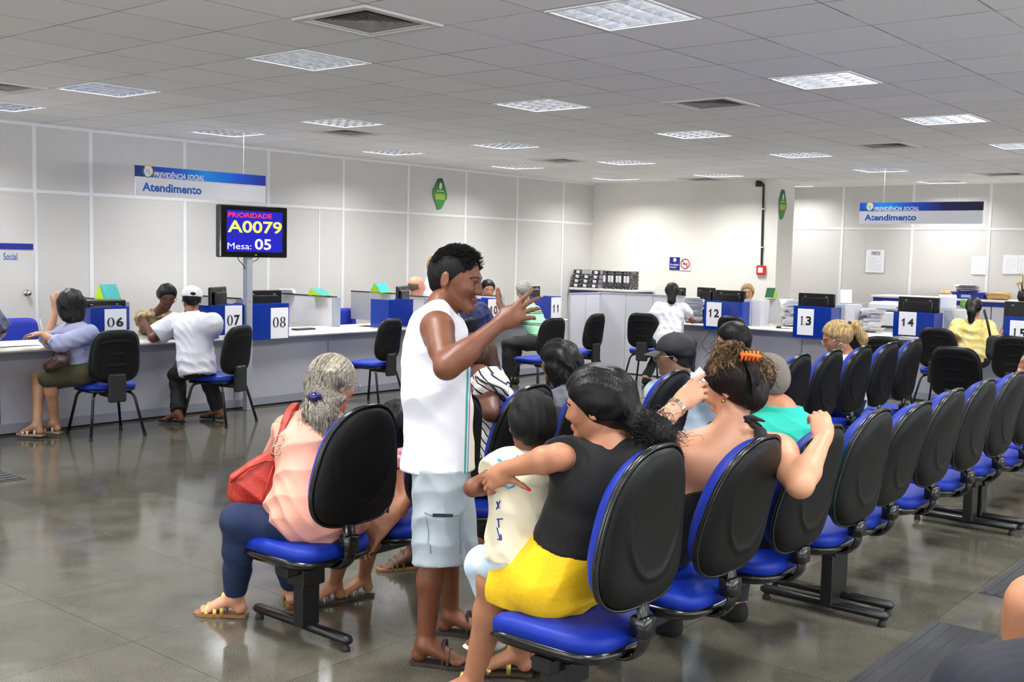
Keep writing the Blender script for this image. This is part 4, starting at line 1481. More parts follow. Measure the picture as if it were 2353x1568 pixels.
# pinned sheets on the far wall
def sheet(px0, py0, px1, py1, lab, photo=False, lines=10):
    a, c = at(px0, py0, X=XR - .015), at(px1, py1, X=XR - .015)
    r_ = empty('pinned_sheet', (XR - .012, float(a[1]), float(c[2])), 0, lab, 'sheet', 'sheets pinned on the far wall')
    w, h = float(a[1] - c[1]), float(a[2] - c[2])
    MB().box(-.002, .001, -w, 0, 0, h).build('page', paper, r_)
    k = MB()
    rn = random.Random(px0)
    for i in range(lines):
        z = h * (.08 + (.62 if photo else .84) * i / lines)
        k.box(-.0028, -.002, -w * (.88 if rn.random() > .2 else .6), -w * .12, z, z + h * .012)
    k.build('text_lines', mat('print_grey', (.72, .73, .78)), r_)
    if photo: MB().box(-.003, -.002, -w * .78, -w * .28, h * .76, h * .93).build('photograph', mat('photo_print', (.25, .27, .28), noise=.7, nscale=30, col2=(.85, .85, .85)), r_)


sheet(1991, 574, 2030, 627, 'pinned notice with a small picture, below the right hanging sign', True)
sheet(2233, 588, 2265, 631, 'single pinned list right of the wall joint behind desk 14')
sheet(2306, 586, 2338, 630, 'left one of two lists pinned side by side at the right edge')
sheet(2340, 586, 2372, 630, 'list pinned at the very right edge of the photo')

# ================================================================== ticket display on its post
px_ = float(at(566, 900, Y=9.02)[0])
tv = empty('ticket_display', (px_, 9.0, 0), 0, 'ticket number display showing A0079 on a grey post', 'display screen')
post_m = mat('post_grey', (.62, .64, .68), rough=.45, noise=.05, nscale=8)
MB().box(-.035, .035, -.035, .035, 0, 1.60, bev=.004).build('post', post_m, tv)
k = MB()
for z in (.55, .85, 1.1): k.tube([(-.0, -.037, z), (0, -.034, z)], .006, 8)
k.build('screw', gap_m, tv)
TX0, TX1 = float(at(506, 530, Y=8.95)[0]) - px_, float(at(661, 530, Y=8.95)[0]) - px_
TZ0, TZ1 = float(at(585, 592, Y=8.95)[2]), float(at(585, 474, Y=8.95)[2])
MB().box(TX0, TX1, -.05, .03, TZ0, TZ1, bev=.01).build('housing', mat('tv_black', (.02, .02, .022), rough=.12, coat=.5), tv)
sc_m = mat('display_blue', (.02, .02, .1), rough=.3, emit=(.03, .02, .72), estr=.5)
bx0, bx1, bz0, bz1 = TX0 + .075, TX1 - .07, TZ0 + .055, TZ1 - .05
MB().box(bx0, bx1, -.0525, -.0502, bz0, bz1).build('screen', sc_m, tv)
sw, sh_ = bx1 - bx0, bz1 - bz0
def emis(n, c, s=.55): return mat(n, (.05, .05, .05), emit=c, estr=s)
for txt, x, z, w, h, mt in (('PRIORIDADE', .02, .83, .78, .12, emis('display_red', (.95, .12, .2))),
                            ('A0079', .01, .46, .98, .30, emis('display_yellow', (.97, .97, .35))),
                            ('Mesa:', .01, .06, .42, .155, emis('display_white', (.95, .95, 1.))),
                            ('05', .49, .055, .30, .27, emis('display_white', (.95, .95, 1.)))):
    text_obj('screen_text', txt, (bx0 + x * sw, -.0535, bz0 + z * sh_), (1, 0, 0), (0, 0, 1), h * sh_, mt, tv, width=w * sw, bold=.0 if txt == 'Mesa:' else .02)
text_obj('badge', 'LG', ((TX0 + TX1) / 2 - .0, -.0508, TZ0 + .018), (1, 0, 0), (0, 0, 1), .016, silver, tv, bold=.02)
k = MB()
k.tube(bez((-.12, .0, TZ0), (-.11, .0, TZ0 - .06), (-.05, .0, TZ0 - .05), (-.035, .0, TZ0 - .12)), .004, 6)
k.tube(bez((.13, .0, TZ0), (.12, .0, TZ0 - .04), (.05, .0, TZ0 - .03), (.035, .0, TZ0 - .07)), .004, 6)
k.build('cable', mat('cable_black', (.06, .06, .06)), tv, True)
MB().box(-.08, .08, .03, .05, TZ0 + .1, TZ1 - .1).build('bracket', black_m, tv)

# ================================================================== tactile mats on the floor
mat_m = mat('mat_charcoal', (.17, .17, .19), rough=.65)
for x0, x1, y0, y1, lab in ((3.0, 5.02, 1.32, 1.60, 'ribbed tactile strip nearest the camera, at the lower right'),
                            (5.62, 9.8, 1.30, 1.58, 'ribbed tactile strip farther on, cut by the right edge'),
                            (2.0, 3.60, 7.36, 7.75, 'dark tactile strip at the left edge of the photo')):
    k = MB().box(x0, x1, y0, y1, .0005, .004)
    nrib = 5
    for i in range(nrib):
        yy = y0 + (i + .5) * (y1 - y0) / nrib
        k.box(x0 + .01, x1 - .01, yy - .008, yy + .008, .004, .008)
    o = k.build('tactile_strip', mat_m)
    tag(o, lab, 'floor strip', 'tactile floor strips')
# ================================================================== people: bodies grown from distance fields
V3 = lambda *a: np.array(a, float)


def unit(v):
    v = np.array(v, float)
    return v / (np.linalg.norm(v) + 1e-12)


def lerp(a, b, t): return a + (b - a) * t


def rc(a, b, ra, rb, tag='', k=.02, sq=None, cut0=False, cut1=False, op=1):
    return dict(t='rc', a=np.array(a, float), b=np.array(b, float), ra=ra, rb=rb, tag=tag, k=k, sq=sq, cut0=cut0, cut1=cut1, op=op)


def ell(c, r, ax, tag='', k=.02, op=1):
    """ax = three axes, r = three radii"""
    return dict(t='el', c=np.array(c, float), r=np.array(r, float), ax=np.array(ax, float), tag=tag, k=k, op=op)


def prim_box(p, m):
    if p['t'] == 'rc':
        s = max(1.0, p['sq'][1]) if p['sq'] is not None else 1.0
        R = max(p['ra'], p['rb']) * s + m
        return np.minimum(p['a'], p['b']) - R, np.maximum(p['a'], p['b']) + R
    e = np.abs(p['ax'].T) @ p['r']
    return p['c'] - e - m, p['c'] + e + m


def prim_dist(p, P):
    """P: list of three broadcastable coordinate arrays"""
    X, Y, Z = P
    if p['t'] == 'el':
        c, ax, r = p['c'], p['ax'], p['r']
        x, y, z = X - c[0], Y - c[1], Z - c[2]
        q = [(x * ax[i][0] + y * ax[i][1] + z * ax[i][2]) / r[i] for i in range(3)]
        k0 = np.sqrt(q[0] ** 2 + q[1] ** 2 + q[2] ** 2) + 1e-9
        k1 = np.sqrt((q[0] / r[0]) ** 2 + (q[1] / r[1]) ** 2 + (q[2] / r[2]) ** 2) + 1e-9
        return k0 * (k0 - 1) / k1
    a, b = p['a'], p['b']
    x, y, z = X - a[0], Y - a[1], Z - a[2]
    ba = b - a
    cutd = None
    if p['cut0'] or p['cut1']:
        L = np.linalg.norm(ba) + 1e-9
        al = (x * ba[0] + y * ba[1] + z * ba[2]) / L
        cutd = None
        if p['cut1']: cutd = al - L
        if p['cut0']: cutd = -al if cutd is None else np.maximum(cutd, -al)
    if p['sq'] is not None:
        n, s = p['sq']
        n = unit(n)
        dn = (x * n[0] + y * n[1] + z * n[2]) * (1 / s - 1)
        x, y, z = x + n[0] * dn, y + n[1] * dn, z + n[2] * dn
        ba = ba + n * (ba @ n) * (1 / s - 1)
    ra, rb = p['ra'], p['rb']
    l2 = float(ba @ ba) + 1e-12
    rr = ra - rb
    a2 = max(l2 - rr * rr, 1e-12)
    il2 = 1 / l2
    yy = x * ba[0] + y * ba[1] + z * ba[2]
    zz = yy - l2
    x2 = (x * l2 - ba[0] * yy) ** 2 + (y * l2 - ba[1] * yy) ** 2 + (z * l2 - ba[2] * yy) ** 2
    y2, z2 = yy * yy * l2, zz * zz * l2
    kk = math.copysign(rr * rr, rr) * x2
    d = np.where(np.sign(zz) * a2 * z2 > kk, np.sqrt(x2 + z2) * il2 - rb,
                 np.where(np.sign(yy) * a2 * y2 < kk, np.sqrt(x2 + y2) * il2 - ra,
                          (np.sqrt(x2 * a2 * il2) + yy * rr) * il2 - ra))
    if cutd is not None: d = np.maximum(d, cutd)
    return d


def field_mesh(prims, h, planes=(), off=0.0, noise=None):
    """polygonise a smooth union of the prims with surface nets; planes = [(point, normal)] keep the side the normal points away from"""
    add = [p for p in prims if p['op'] > 0]
    lo = np.min([prim_box(p, abs(off) + .004)[0] for p in add], 0) - 3 * h
    hi = np.max([prim_box(p, abs(off) + .004)[1] for p in add], 0) + 3 * h
    for (pt, n) in planes:                       # axis aligned planes shrink the grid
        for i in range(3):
            if n[i] > .999: hi[i] = min(hi[i], pt[i] + 3 * h)
            if n[i] < -.999: lo[i] = max(lo[i], pt[i] - 3 * h)
    N = np.ceil((hi - lo) / h).astype(int) + 1
    D = np.full(N, .2, np.float32)
    ax = [(lo[i] + h * np.arange(N[i])).astype(np.float32) for i in range(3)]
    for p in prims:
        m = max(p['k'], 3 * h) + max(off, 0) + .01
        b0, b1 = prim_box(p, m)
        i0 = np.clip(((b0 - lo) / h).astype(int), 0, N)
        i1 = np.clip(((b1 - lo) / h).astype(int) + 2, 0, N)
        if (i1 <= i0).any(): continue
        sl = tuple(slice(a, b) for a, b in zip(i0, i1))
        P = (ax[0][sl[0]][:, None, None], ax[1][sl[1]][None, :, None], ax[2][sl[2]][None, None, :])
        d = prim_dist(p, P).astype(np.float32)
        cur = D[sl]
        k = p['k']
        if p['op'] > 0:
            hh = np.maximum(k - np.abs(cur - d), 0) / k
            D[sl] = np.minimum(cur, d) - hh * hh * k * .25
        else:
            d = -d
            hh = np.maximum(k - np.abs(cur - d), 0) / k
            D[sl] = np.maximum(cur, d) + hh * hh * k * .25
    if off: D -= off
    for (pt, n) in planes:
        pl = ((ax[0] - pt[0]) * n[0])[:, None, None] + ((ax[1] - pt[1]) * n[1])[None, :, None] + ((ax[2] - pt[2]) * n[2])[None, None, :]
        D = np.maximum(D, pl.astype(np.float32))
    D[0], D[-1], D[:, 0], D[:, -1], D[:, :, 0], D[:, :, -1] = (.1,) * 6
    S = D < 0
    cnt = np.zeros(tuple(N - 1), np.int8)
    for a in (0, 1):
        for b in (0, 1):
            for c in (0, 1):
                cnt += S[a:N[0] - 1 + a, b:N[1] - 1 + b, c:N[2] - 1 + c]
    cells = np.argwhere((cnt > 0) & (cnt < 8))
    if len(cells) == 0: return np.zeros((0, 3)), np.zeros((0, 4), int)
    vid = np.full(tuple(N - 1), -1, np.int32)
    vid[tuple(cells.T)] = np.arange(len(cells))
    acc = np.zeros((len(cells), 3))
    n = np.zeros(len(cells))
    cor = [(a, b, c) for a in (0, 1) for b in (0, 1) for c in (0, 1)]
    for i, A in enumerate(cor):
        for B in cor[i + 1:]:
            if sum(abs(A[t] - B[t]) for t in range(3)) != 1: continue
            da = D[cells[:, 0] + A[0], cells[:, 1] + A[1], cells[:, 2] + A[2]]
            db = D[cells[:, 0] + B[0], cells[:, 1] + B[1], cells[:, 2] + B[2]]
            mk = (da < 0) != (db < 0)
            t = np.where(mk, da / np.where(mk, da - db, 1), 0)
            pos = np.array(A) + t[:, None] * (np.array(B) - np.array(A))
            acc += pos * mk[:, None]
            n += mk
    V = lo + h * (cells + acc / n[:, None])
    F = []
    for axis in range(3):
        u, v = [(1, 2), (2, 0), (0, 1)][axis]
        s0 = [slice(None)] * 3
        s1 = [slice(None)] * 3
        s0[axis], s1[axis] = slice(0, -1), slice(1, None)
        ch = S[tuple(s0)] != S[tuple(s1)]
        E = np.argwhere(ch)
        ok = (E[:, u] > 0) & (E[:, v] > 0) & (E[:, u] < N[u] - 1) & (E[:, v] < N[v] - 1)
        E = E[ok]
        q = []
        for du, dv in ((-1, -1), (0, -1), (0, 0), (-1, 0)):
            c = E.copy()
            c[:, u] += du
            c[:, v] += dv
            q.append(vid[c[:, 0], c[:, 1], c[:, 2]])
        q = np.stack(q, 1)
        ins = S[E[:, 0], E[:, 1], E[:, 2]]
        q[~ins] = q[~ins][:, ::-1]
        F.append(q)
    F = np.concatenate(F)
    F = F[(F >= 0).all(1)]
    return V, F


def vnormals(V, F):
    a = V[F[:, 2]] - V[F[:, 0]]
    b = V[F[:, 3]] - V[F[:, 1]]
    fn = np.cross(a, b)
    vn = np.zeros_like(V)
    for i in range(4): np.add.at(vn, F[:, i], fn)
    return vn / (np.linalg.norm(vn, axis=1)[:, None] + 1e-12)


def smooth(V, F, it=1, w=.5):
    for _ in range(it):
        s = np.zeros_like(V)
        c = np.zeros(len(V))
        for i in range(4):
            j = (i + 1) % 4
            np.add.at(s, F[:, i], V[F[:, j]])
            np.add.at(c, F[:, i], 1)
            np.add.at(s, F[:, j], V[F[:, i]])
            np.add.at(c, F[:, j], 1)
        V = V * (1 - w) + w * s / np.maximum(c, 1)[:, None]
    return V


def folds(V, amp, dirs, seed=0):
    """soft cloth folds; dirs = [(direction, frequency, weight)]"""
    rs = np.random.RandomState(seed)
    q = V + .025 * np.sin(V[:, [1, 2, 0]] * 13 + rs.rand(3) * 6) + .012 * np.sin(V[:, [2, 0, 1]] * 29 + rs.rand(3) * 6)
    o = np.zeros(len(V))
    for d, f, w in dirs:
        d = unit(d)
        s = np.sin(q @ d * f + rs.rand() * 6)
        m = .5 + .5 * np.sin(q @ unit(rs.rand(3) - .5) * 17 + rs.rand() * 6)
        o += w * (1 - np.abs(s) * 1.6) * m
    return o * amp


def mesh_obj(name, V, F, mats, root, mi=None, org=None):
    me = bpy.data.meshes.new(name)
    o3 = np.array(root.location if org is None else org)
    V = V - o3
    me.vertices.add(len(V))
    me.vertices.foreach_set('co', V.astype(np.float32).ravel())
    nf, w = F.shape
    me.loops.add(nf * w)
    me.loops.foreach_set('vertex_index', F.astype(np.int32).ravel())
    me.polygons.add(nf)
    me.polygons.foreach_set('loop_start', np.arange(0, nf * w, w, dtype=np.int32))
    if not isinstance(mats, (list, tuple)): mats = [mats]
    for m_ in mats: me.materials.append(m_)
    if mi is not None: me.polygons.foreach_set('material_index', mi.astype(np.int32))
    me.polygons.foreach_set('use_smooth', np.ones(nf, bool))
    me.update(calc_edges=True)
    me.validate()
    o = bpy.data.objects.new(name, me)
    C.objects.link(o)
    o.parent = root
    return o


def grow(name, prims, h, mat_, root, planes=(), off=0.0, fold=None, paint=None, sm=1, parent=None, bumps=None):
    V, F = field_mesh(prims, h, planes, off)
    if len(V) == 0: return None
    if sm: V = smooth(V, F, sm)
    if fold:
        V = V + vnormals(V, F) * folds(V, *fold)[:, None]
    if bumps is not None: V = V + vnormals(V, F) * bumps(V)[:, None]
    mats, mi = [mat_] if not isinstance(mat_, (list, tuple)) else list(mat_), None
    if paint is not None:
        mi = paint(V[F].mean(1))
    o = mesh_obj(name, V, F, mats, root, mi)
    if parent is not None: o.parent = parent
    return o


# ------------------------------------------------------------------ pose
def ik(a, c, l1, l2, hint):
    """middle joint between a and c, bent towards hint"""
    a, c, hint = (np.array(t, float) for t in (a, c, hint))
    d = c - a
    L = np.linalg.norm(d)
    if L > (l1 + l2) * .999:
        c = a + d / L * (l1 + l2) * .999
        d = c - a
        L = np.linalg.norm(d)
    x = (l1 * l1 - l2 * l2 + L * L) / (2 * L)
    y = math.sqrt(max(0, l1 * l1 - x * x))
    u = d / L
    h = hint - u * (hint @ u)
    return a + u * x + unit(h) * y, c


def pose(x, y, zp, az, H=1.65, lean=0.0, sway=0.0, stand=False, twist=0.0, head=(0, 0), headc=None, knee=.0, spread=.10, foot=None, feetz=.07, knees=None,
         sh_w=1.0):
    """angles in degrees; az 0 looks along +Y, 90 along +X; head = (turn to the right, nod down) relative to the body"""
    k = H / 1.65
    A = math.radians(az)
    f, r, u = V3(math.sin(A), math.cos(A), 0), V3(math.cos(A), -math.sin(A), 0), V3(0, 0, 1)
    le, sw = math.radians(lean), math.radians(sway)
    t = unit(u * math.cos(le) + f * math.sin(le) + r * math.sin(sw))
    tw = math.radians(twist)
    rs = unit(r * math.cos(tw) - f * math.sin(tw))      # twist>0 turns to the right
    fs = unit(np.cross(t, rs)) * 1.0
    fs = unit(np.cross(u, rs)) if False else unit(f * math.cos(tw) + r * math.sin(tw))
    J = dict(k=k, f=f, r=r, t=t, rs=rs, fs=fs, az=az)
    pel = V3(x, y, zp)
    J['pel'] = pel
    J['waist'] = pel + t * .15 * k
    J['chest'] = pel + t * .34 * k
    J['neckb'] = pel + t * .475 * k + fs * .01 * k
    for s, nm in ((1, 'R'), (-1, 'L')):
        J['sh' + nm] = pel + t * .435 * k + rs * s * .165 * k * sh_w
        J['hip' + nm] = pel + r * s * .088 * k - u * .01
        if stand:
            J['kn' + nm] = J['hip' + nm] - u * .40 * k + f * .02
            J['an' + nm] = J['kn' + nm] - u * (J['kn' + nm][2] - .085) - f * .03
        else:
            J['kn' + nm] = J['hip' + nm] + f * .41 * k + r * s * spread * k - u * .03
            J['an' + nm] = V3(*(J['kn' + nm] + f * (knee) * k)[:2], feetz + .015)
        J['ft' + nm] = f
        J['wr' + nm] = (J['kn' + nm] * .45 + J['hip' + nm] * .55 + u * .10 * k + r * s * .0) if not stand else J['sh' + nm] - u * .50 * k + f * .06 + r * s * .04
        J['eh' + nm] = -u * .6 - f + r * s * .5
    ht, hn = math.radians(head[0]), math.radians(head[1])
    hf = unit(fs * math.cos(ht) + rs * math.sin(ht))
    hF = unit(hf * math.cos(hn) - u * math.sin(hn))
    hU = unit(u * math.cos(hn) + hf * math.sin(hn))
    J['hF'], J['hU'] = hF, hU
    J['headc'] = np.array(headc, float) if headc is not None else J['neckb'] + t * .05 * k + hU * .105 * k + hF * .025 * k
    return J


def solve(J, g=1.0):
    k = J['k']
    for nm in 'RL':
        if ('el' + nm) not in J: J['el' + nm], J['wr' + nm] = ik(J['sh' + nm], J['wr' + nm], .285 * k, .25 * k, J['eh' + nm])
        if 'hd' + nm not in J: J['hd' + nm] = unit(J['wr' + nm] - J['el' + nm])
    return J


def head_prims(c, F, U, s=1.0, fat=1.0, ears=True, nose=1.0, female=False):
    R = unit(np.cross(F, U))
    U = unit(np.cross(R, F))
    ax = (R, F, U)
    L = lambda r, f, u: c + (R * r + F * f + U * u) * s
    P = [ell(L(0, -.012, .035), np.array([.073, .091, .079]) * s, ax, 'head', .01),
         rc(L(0, .030, .0), L(0, .040, -.058), .060 * s * fat, .033 * s * fat, 'head', .03 * s),
         rc(L(.046, .0, -.045), L(.012, .062, -.084), .019 * s * fat, .014 * s, 'head', .03 * s),
         rc(L(-.046, .0, -.045), L(-.012, .062, -.084), .019 * s * fat, .014 * s, 'head', .03 * s),
         rc(L(-.006, .073, -.087), L(.006, .073, -.087), .012 * s, .012 * s, 'head', .02 * s),
         rc(L(-.028, .070, .024), L(.028, .070, .024), .015 * s, .015 * s, 'head', .02 * s),
         rc(L(0, .085, .014), L(0, .101, -.019), .0075 * s, .0110 * s * nose, 'nose', .012 * s),
         rc(L(-.011 * nose, .093, -.025), L(.011 * nose, .093, -.025), .0075 * s, .0075 * s, 'nose', .008 * s),
         rc(L(-.017, .086, -.048), L(.017, .086, -.048), .0062 * s, .0062 * s, 'lips', .008 * s),
         rc(L(-.014, .086, -.058), L(.014, .086, -.058), .0066 * s, .0066 * s, 'lips', .008 * s),
         rc(L(.036, .062, -.018), L(.036, .062, -.018), .020 * s * fat, .020 * s * fat, 'head', .025 * s),
         rc(L(-.036, .062, -.018), L(-.036, .062, -.018), .020 * s * fat, .020 * s * fat, 'head', .025 * s)]
    for sx in (-1, 1):
        P.append(ell(L(sx * .030, .089, .005), np.array([.015, .011, .0065]) * s, ax, 'eye', .012 * s, op=-1))
        if ears:
            P.append(ell(L(sx * .077, -.016, -.002), np.array([.0075, .018, .030]) * s, (unit(R + F * .25 * -sx), unit(F + R * .25 * sx), U), 'ear', .006 * s))
            P.append(ell(L(sx * .085, -.012, .002), np.array([.006, .009, .018]) * s, ax, 'ear', .004 * s, op=-1))
    return P, L, ax


def hand_prims(w, d, pn, side, k=1.0, curl=(.3, .35, .4, .5), spread=.06, thumb=(.7, .5, .25), rmin=0.0, tag='hand', lens=(1, 1, 1, 1)):
    """w wrist, d along the hand, pn palm normal (the way the palm faces), side = towards the thumb"""
    d, pn = unit(d), np.array(pn, float)
    pn = unit(pn - d * (pn @ d))
    sd = np.cross(d, pn)
    if sd @ np.array(side) < 0: sd = -sd
    R = lambda r: max(r * k, rmin)
    P = [rc(w, w + d * .045 * k, R(.026), R(.036), tag, .02, sq=(pn, .62)),
         rc(w + (d * .030 + sd * .012) * k, w + (d * .080 + sd * .018) * k, R(.026), R(.022), tag, .012, sq=(pn, .55)),
         rc(w + (d * .030 - sd * .014) * k, w + (d * .074 - sd * .018) * k, R(.026), R(.020), tag, .012, sq=(pn, .55)),
         rc(w + (d * .015 + sd * .018 + pn * .006) * k, w + (d * .045 + sd * .030 + pn * .010) * k, R(.017), R(.014), tag, .015)]
    ends = []
    for i in range(4):
        b = w + (d * (.084, .088, .084, .074)[i] + sd * (.029, .010, -.010, -.028)[i]) * k
        sp = spread * (1.5, .5, -.5, -1.5)[i]
        dd = unit(d + sd * sp)
        Ls = np.array([.040, .026, .020]) * (.95, 1.05, .98, .80)[i] * k * lens[i]
        rr = [R(.0092), R(.0085), R(.0078), R(.0066)]
        a = 0.0
        p0 = b
        for j in range(3):
            a += curl[i] * (.8, 1.1, .8)[j] if not isinstance(curl[i], tuple) else curl[i][j]
            dj = dd * math.cos(a) + pn * math.sin(a)
            p1 = p0 + dj * Ls[j]
            P.append(rc(p0, p1, rr[j], rr[j + 1], tag, .004))
            p0 = p1
        ends.append((p0, dj))
    p0 = w + (d * .028 + sd * .026 + pn * .004) * k
    td = unit(d * thumb[0] + sd * thumb[1] + pn * thumb[2])
    td2 = unit(td + d * .35)
    for q, L_, r0, r1 in ((td, .040, .0135, .0115), (td2, .030, .0112, .0102), (td2, .024, .0102, .0080)):
        p1 = p0 + q * L_ * k
        P.append(rc(p0, p1, R(r0), R(r1), tag, .006))
        p0 = p1
    ends.append((p0, td2))
    return P, ends


def body_prims(J, g=1.0, bust=0.0, belly=0.0, arm=1.0, leg=1.0, headk=1.0, fat=1.0, rmin=0.0, hands=None, feet=True, nose=1.0):
    k = J['k']
    f, r, t, rs, fs = J['f'], J['r'], J['t'], J['rs'], J['fs']
    P = []
    u = V3(0, 0, 1)
    SQ, SQs = (r, 1.35), (rs, 1.42)
    J['chest'], J['waist'] = lerp(J['pel'], J['neckb'], .70), lerp(J['pel'], J['neckb'], .32)
    pel, waist, chest, nb = J['pel'], J['waist'], J['chest'], J['neckb']
    P.append(rc(pel, pel + t * .04 * k, .108 * k * g, .105 * k * g, 'pelvis', .04, sq=SQ))
    P.append(rc(pel + t * .05 * k, waist + t * .03, .100 * k * g, .094 * k * g, 'torso', .04, sq=SQ))
    P.append(rc(waist, chest, .094 * k * g, .106 * k * g, 'torso', .04, sq=(rs, 1.36)))
    P.append(rc(chest, lerp(pel, nb, .83), .106 * k * g, .078 * k * g, 'torso', .03, sq=SQs))
    if belly: P.append(rc(pel + t * .08 * k + f * .05 * k, pel + t * .18 * k + f * .05 * k, belly * k, belly * k * .9, 'torso', .05, sq=(r, 1.2)))
    for s, nm in ((1, 'R'), (-1, 'L')):
        sh, el, wr = J['sh' + nm], J['el' + nm], J['wr' + nm]
        P.append(rc(nb - t * .02, sh + t * .0, .045 * k * g, .048 * k * arm, 'shoulder' + nm, .035))
        P.append(rc(chest + rs * s * .06 * k + t * .03, sh - t * .01, .07 * k * g, .050 * k * arm, 'shoulder' + nm, .04))
        if bust: P.append(rc(chest + rs * s * .07 * k + fs * .07 * k, chest + rs * s * .075 * k + fs * .085 * k - t * .02, bust * k, bust * k * .9, 'torso', .03))
        P.append(rc(sh, el, .049 * k * arm, .037 * k * arm, 'ua' + nm, .03))
        m_ = lerp(el, wr, .28)
        P.append(rc(el, m_, .037 * k * arm, .039 * k * arm, 'fa' + nm, .02))
        P.append(rc(m_, wr, .039 * k * arm, .0255 * k * (.6 + .4 * arm), 'fa' + nm, .02))
        hp = (hands or {}).get(nm, {})
        if hp is not None:
            pn = hp.get('pn', -u if not abs(J['hd' + nm][2]) > .9 else -rs * s)
            hh, en = hand_prims(wr, hp.get('d', J['hd' + nm]), pn, hp.get('side', -rs * s), k * hp.get('k', 1.0), hp.get('curl', (.35, .4, .45, .5)),
                                hp.get('spread', .05), hp.get('thumb', (.7, .5, .25)), rmin, 'hand' + nm, hp.get('lens', (1, 1, 1, 1)))
            P += hh
            J['fe' + nm] = en
        hip, kn, an = J['hip' + nm], J['kn' + nm], J['an' + nm]
        P.append(rc(hip, lerp(hip, kn, .45), .086 * k * leg, .076 * k * leg, 'th' + nm, .04))
        P.append(rc(lerp(hip, kn, .4), kn, .077 * k * leg, .053 * k * leg, 'th' + nm, .03))
        ad = unit(an - kn)
        back = unit(-J['ft' + nm] - ad * (-J['ft' + nm] @ ad))
        P.append(rc(kn, lerp(kn, an, .3) + back * .014 * k, .051 * k * leg, .053 * k * leg, 'sk' + nm, .03))
        P.append(rc(lerp(kn, an, .28) + back * .014 * k, an, .053 * k * leg, .034 * k * (.5 + .5 * leg), 'sk' + nm, .03))
        if feet:
            ff = unit(J['ft' + nm])
            zf = an[2] - .07
            heel = an - ff * .025 * k; heel = V3(heel[0], heel[1], an[2] - .045 * 1)
            ball = an + ff * .125 * k; ball = V3(ball[0], ball[1], an[2] - .062)
            P.append(rc(an, heel, .034 * k, .031 * k, 'foot' + nm, .02))
            P.append(rc(an, ball, .034 * k, .022 * k, 'foot' + nm, .02, sq=(np.cross(ff, u), 1.5)))
            sdv = unit(np.cross(ff, u))
            for q in range(5):
                off_ = (q - 2) * .0155 * k
                tl = (.052, .048, .042, .035, .027)[q] if s < 0 else (.052, .048, .042, .035, .027)[q]
                o2 = off_ * s
                b0 = ball + sdv * o2 * 1.0 - ff * .01 * k
                P.append(rc(b0, b0 + ff * tl * k + u * -.003, max(.0105 * k, rmin), max(.0090 * k, rmin), 'toe' + nm, .006))
    hc = J['headc']
    P.append(rc(nb - t * .03 * k, hc - J['hU'] * .05 * k - J['hF'] * .018 * k, .056 * k * (.4 + .6 * g), .050 * k * (.5 + .5 * fat), 'neck', .03))
    P.append(rc(nb - t * .03 * k - fs * .015 * k, nb + t * .03 * k, .066 * k, .05 * k, 'neck', .04))
    hp, L, ax = head_prims(hc, J['hF'], J['hU'], k * headk, fat, nose=nose)
    P += hp
    J['hL'], J['hax'], J['hs'] = L, ax, k * headk
    return P


def sel(P, tags): return [p for p in P if any(p['tag'].startswith(t) for t in tags)]


def sleeve(J, nm, frac, r0, r1, which='ua', flare=1.0):
    """open ended tube of cloth down an arm or leg"""
    k = J['k']
    a, b = {'ua': ('sh', 'el'), 'fa': ('el', 'wr'), 'th': ('hip', 'kn'), 'sk': ('kn', 'an')}[which]
    A_, B_ = J[a + nm], J[b + nm]
    return rc(A_, lerp(A_, B_, frac), r0 * k, r1 * k, 'cloth', .03, cut1=True)


SKIN = {}


def skin(name, col, rough=.48):
    if name not in SKIN:
        SKIN[name] = mat('skin_' + name, col, rough=rough, spec=.45, noise=.08, nscale=9, bump=.04, bscale=180, sub=.08)
        SKIN[name + '_lip'] = mat('lip_' + name, (col[0] * .88, col[1] * .68, col[2] * .68), rough=.45)
    return [SKIN[name], SKIN[name + '_lip']]


def lip_paint(J):
    L, s = J['hL'], J['hs']
    c1, c2 = L(0, .089, -.0525), L(0, .087, -.059)
    ax = J['hax']

    def f(Pc):
        d = Pc - L(0, .095, -.0535)
        a, b, c = d @ ax[0] / (.022 * s), d @ ax[1] / (.02 * s), d @ ax[2] / (.0105 * s)
        return ((a * a + b * b + c * c) < 1).astype(int)
    return f


def face_parts(J, root, brow=(.05, .04, .04), eye=True, brows=True):
    L, s, ax = J['hL'], J['hs'], J['hax']
    if eye:
        for sx in (-1, 1):
            V, F = field_mesh([ell(L(sx * .030, .0700, .006), np.array([.0120] * 3) * s, ax, 'e', .002)], .0035)
            c = L(sx * .030, .0700, .006)
            def pt(Pc, c=c):
                d = Pc - c
                d = d / np.linalg.norm(d, axis=1)[:, None]
                return ((d @ unit(ax[1])) > .72).astype(int)
            mesh_obj('eye', V, F, [mat('eye_white', (.85, .83, .80), rough=.2), mat('iris_dark', (.08, .05, .04), rough=.15)], root, pt(V[F].mean(1)))
    if brows:
        for sx in (-1, 1):
            mb = MB().tube(spline([L(sx * .012, .0865, .024), L(sx * .028, .0855, .030), L(sx * .042, .0775, .028), L(sx * .052, .067, .022)]), .0048 * s, 8, flat=.6)
            mb.build('eyebrow', mat('brow_%02d' % int(brow[0] * 100), brow, rough=.8), root, True, org=root.location)


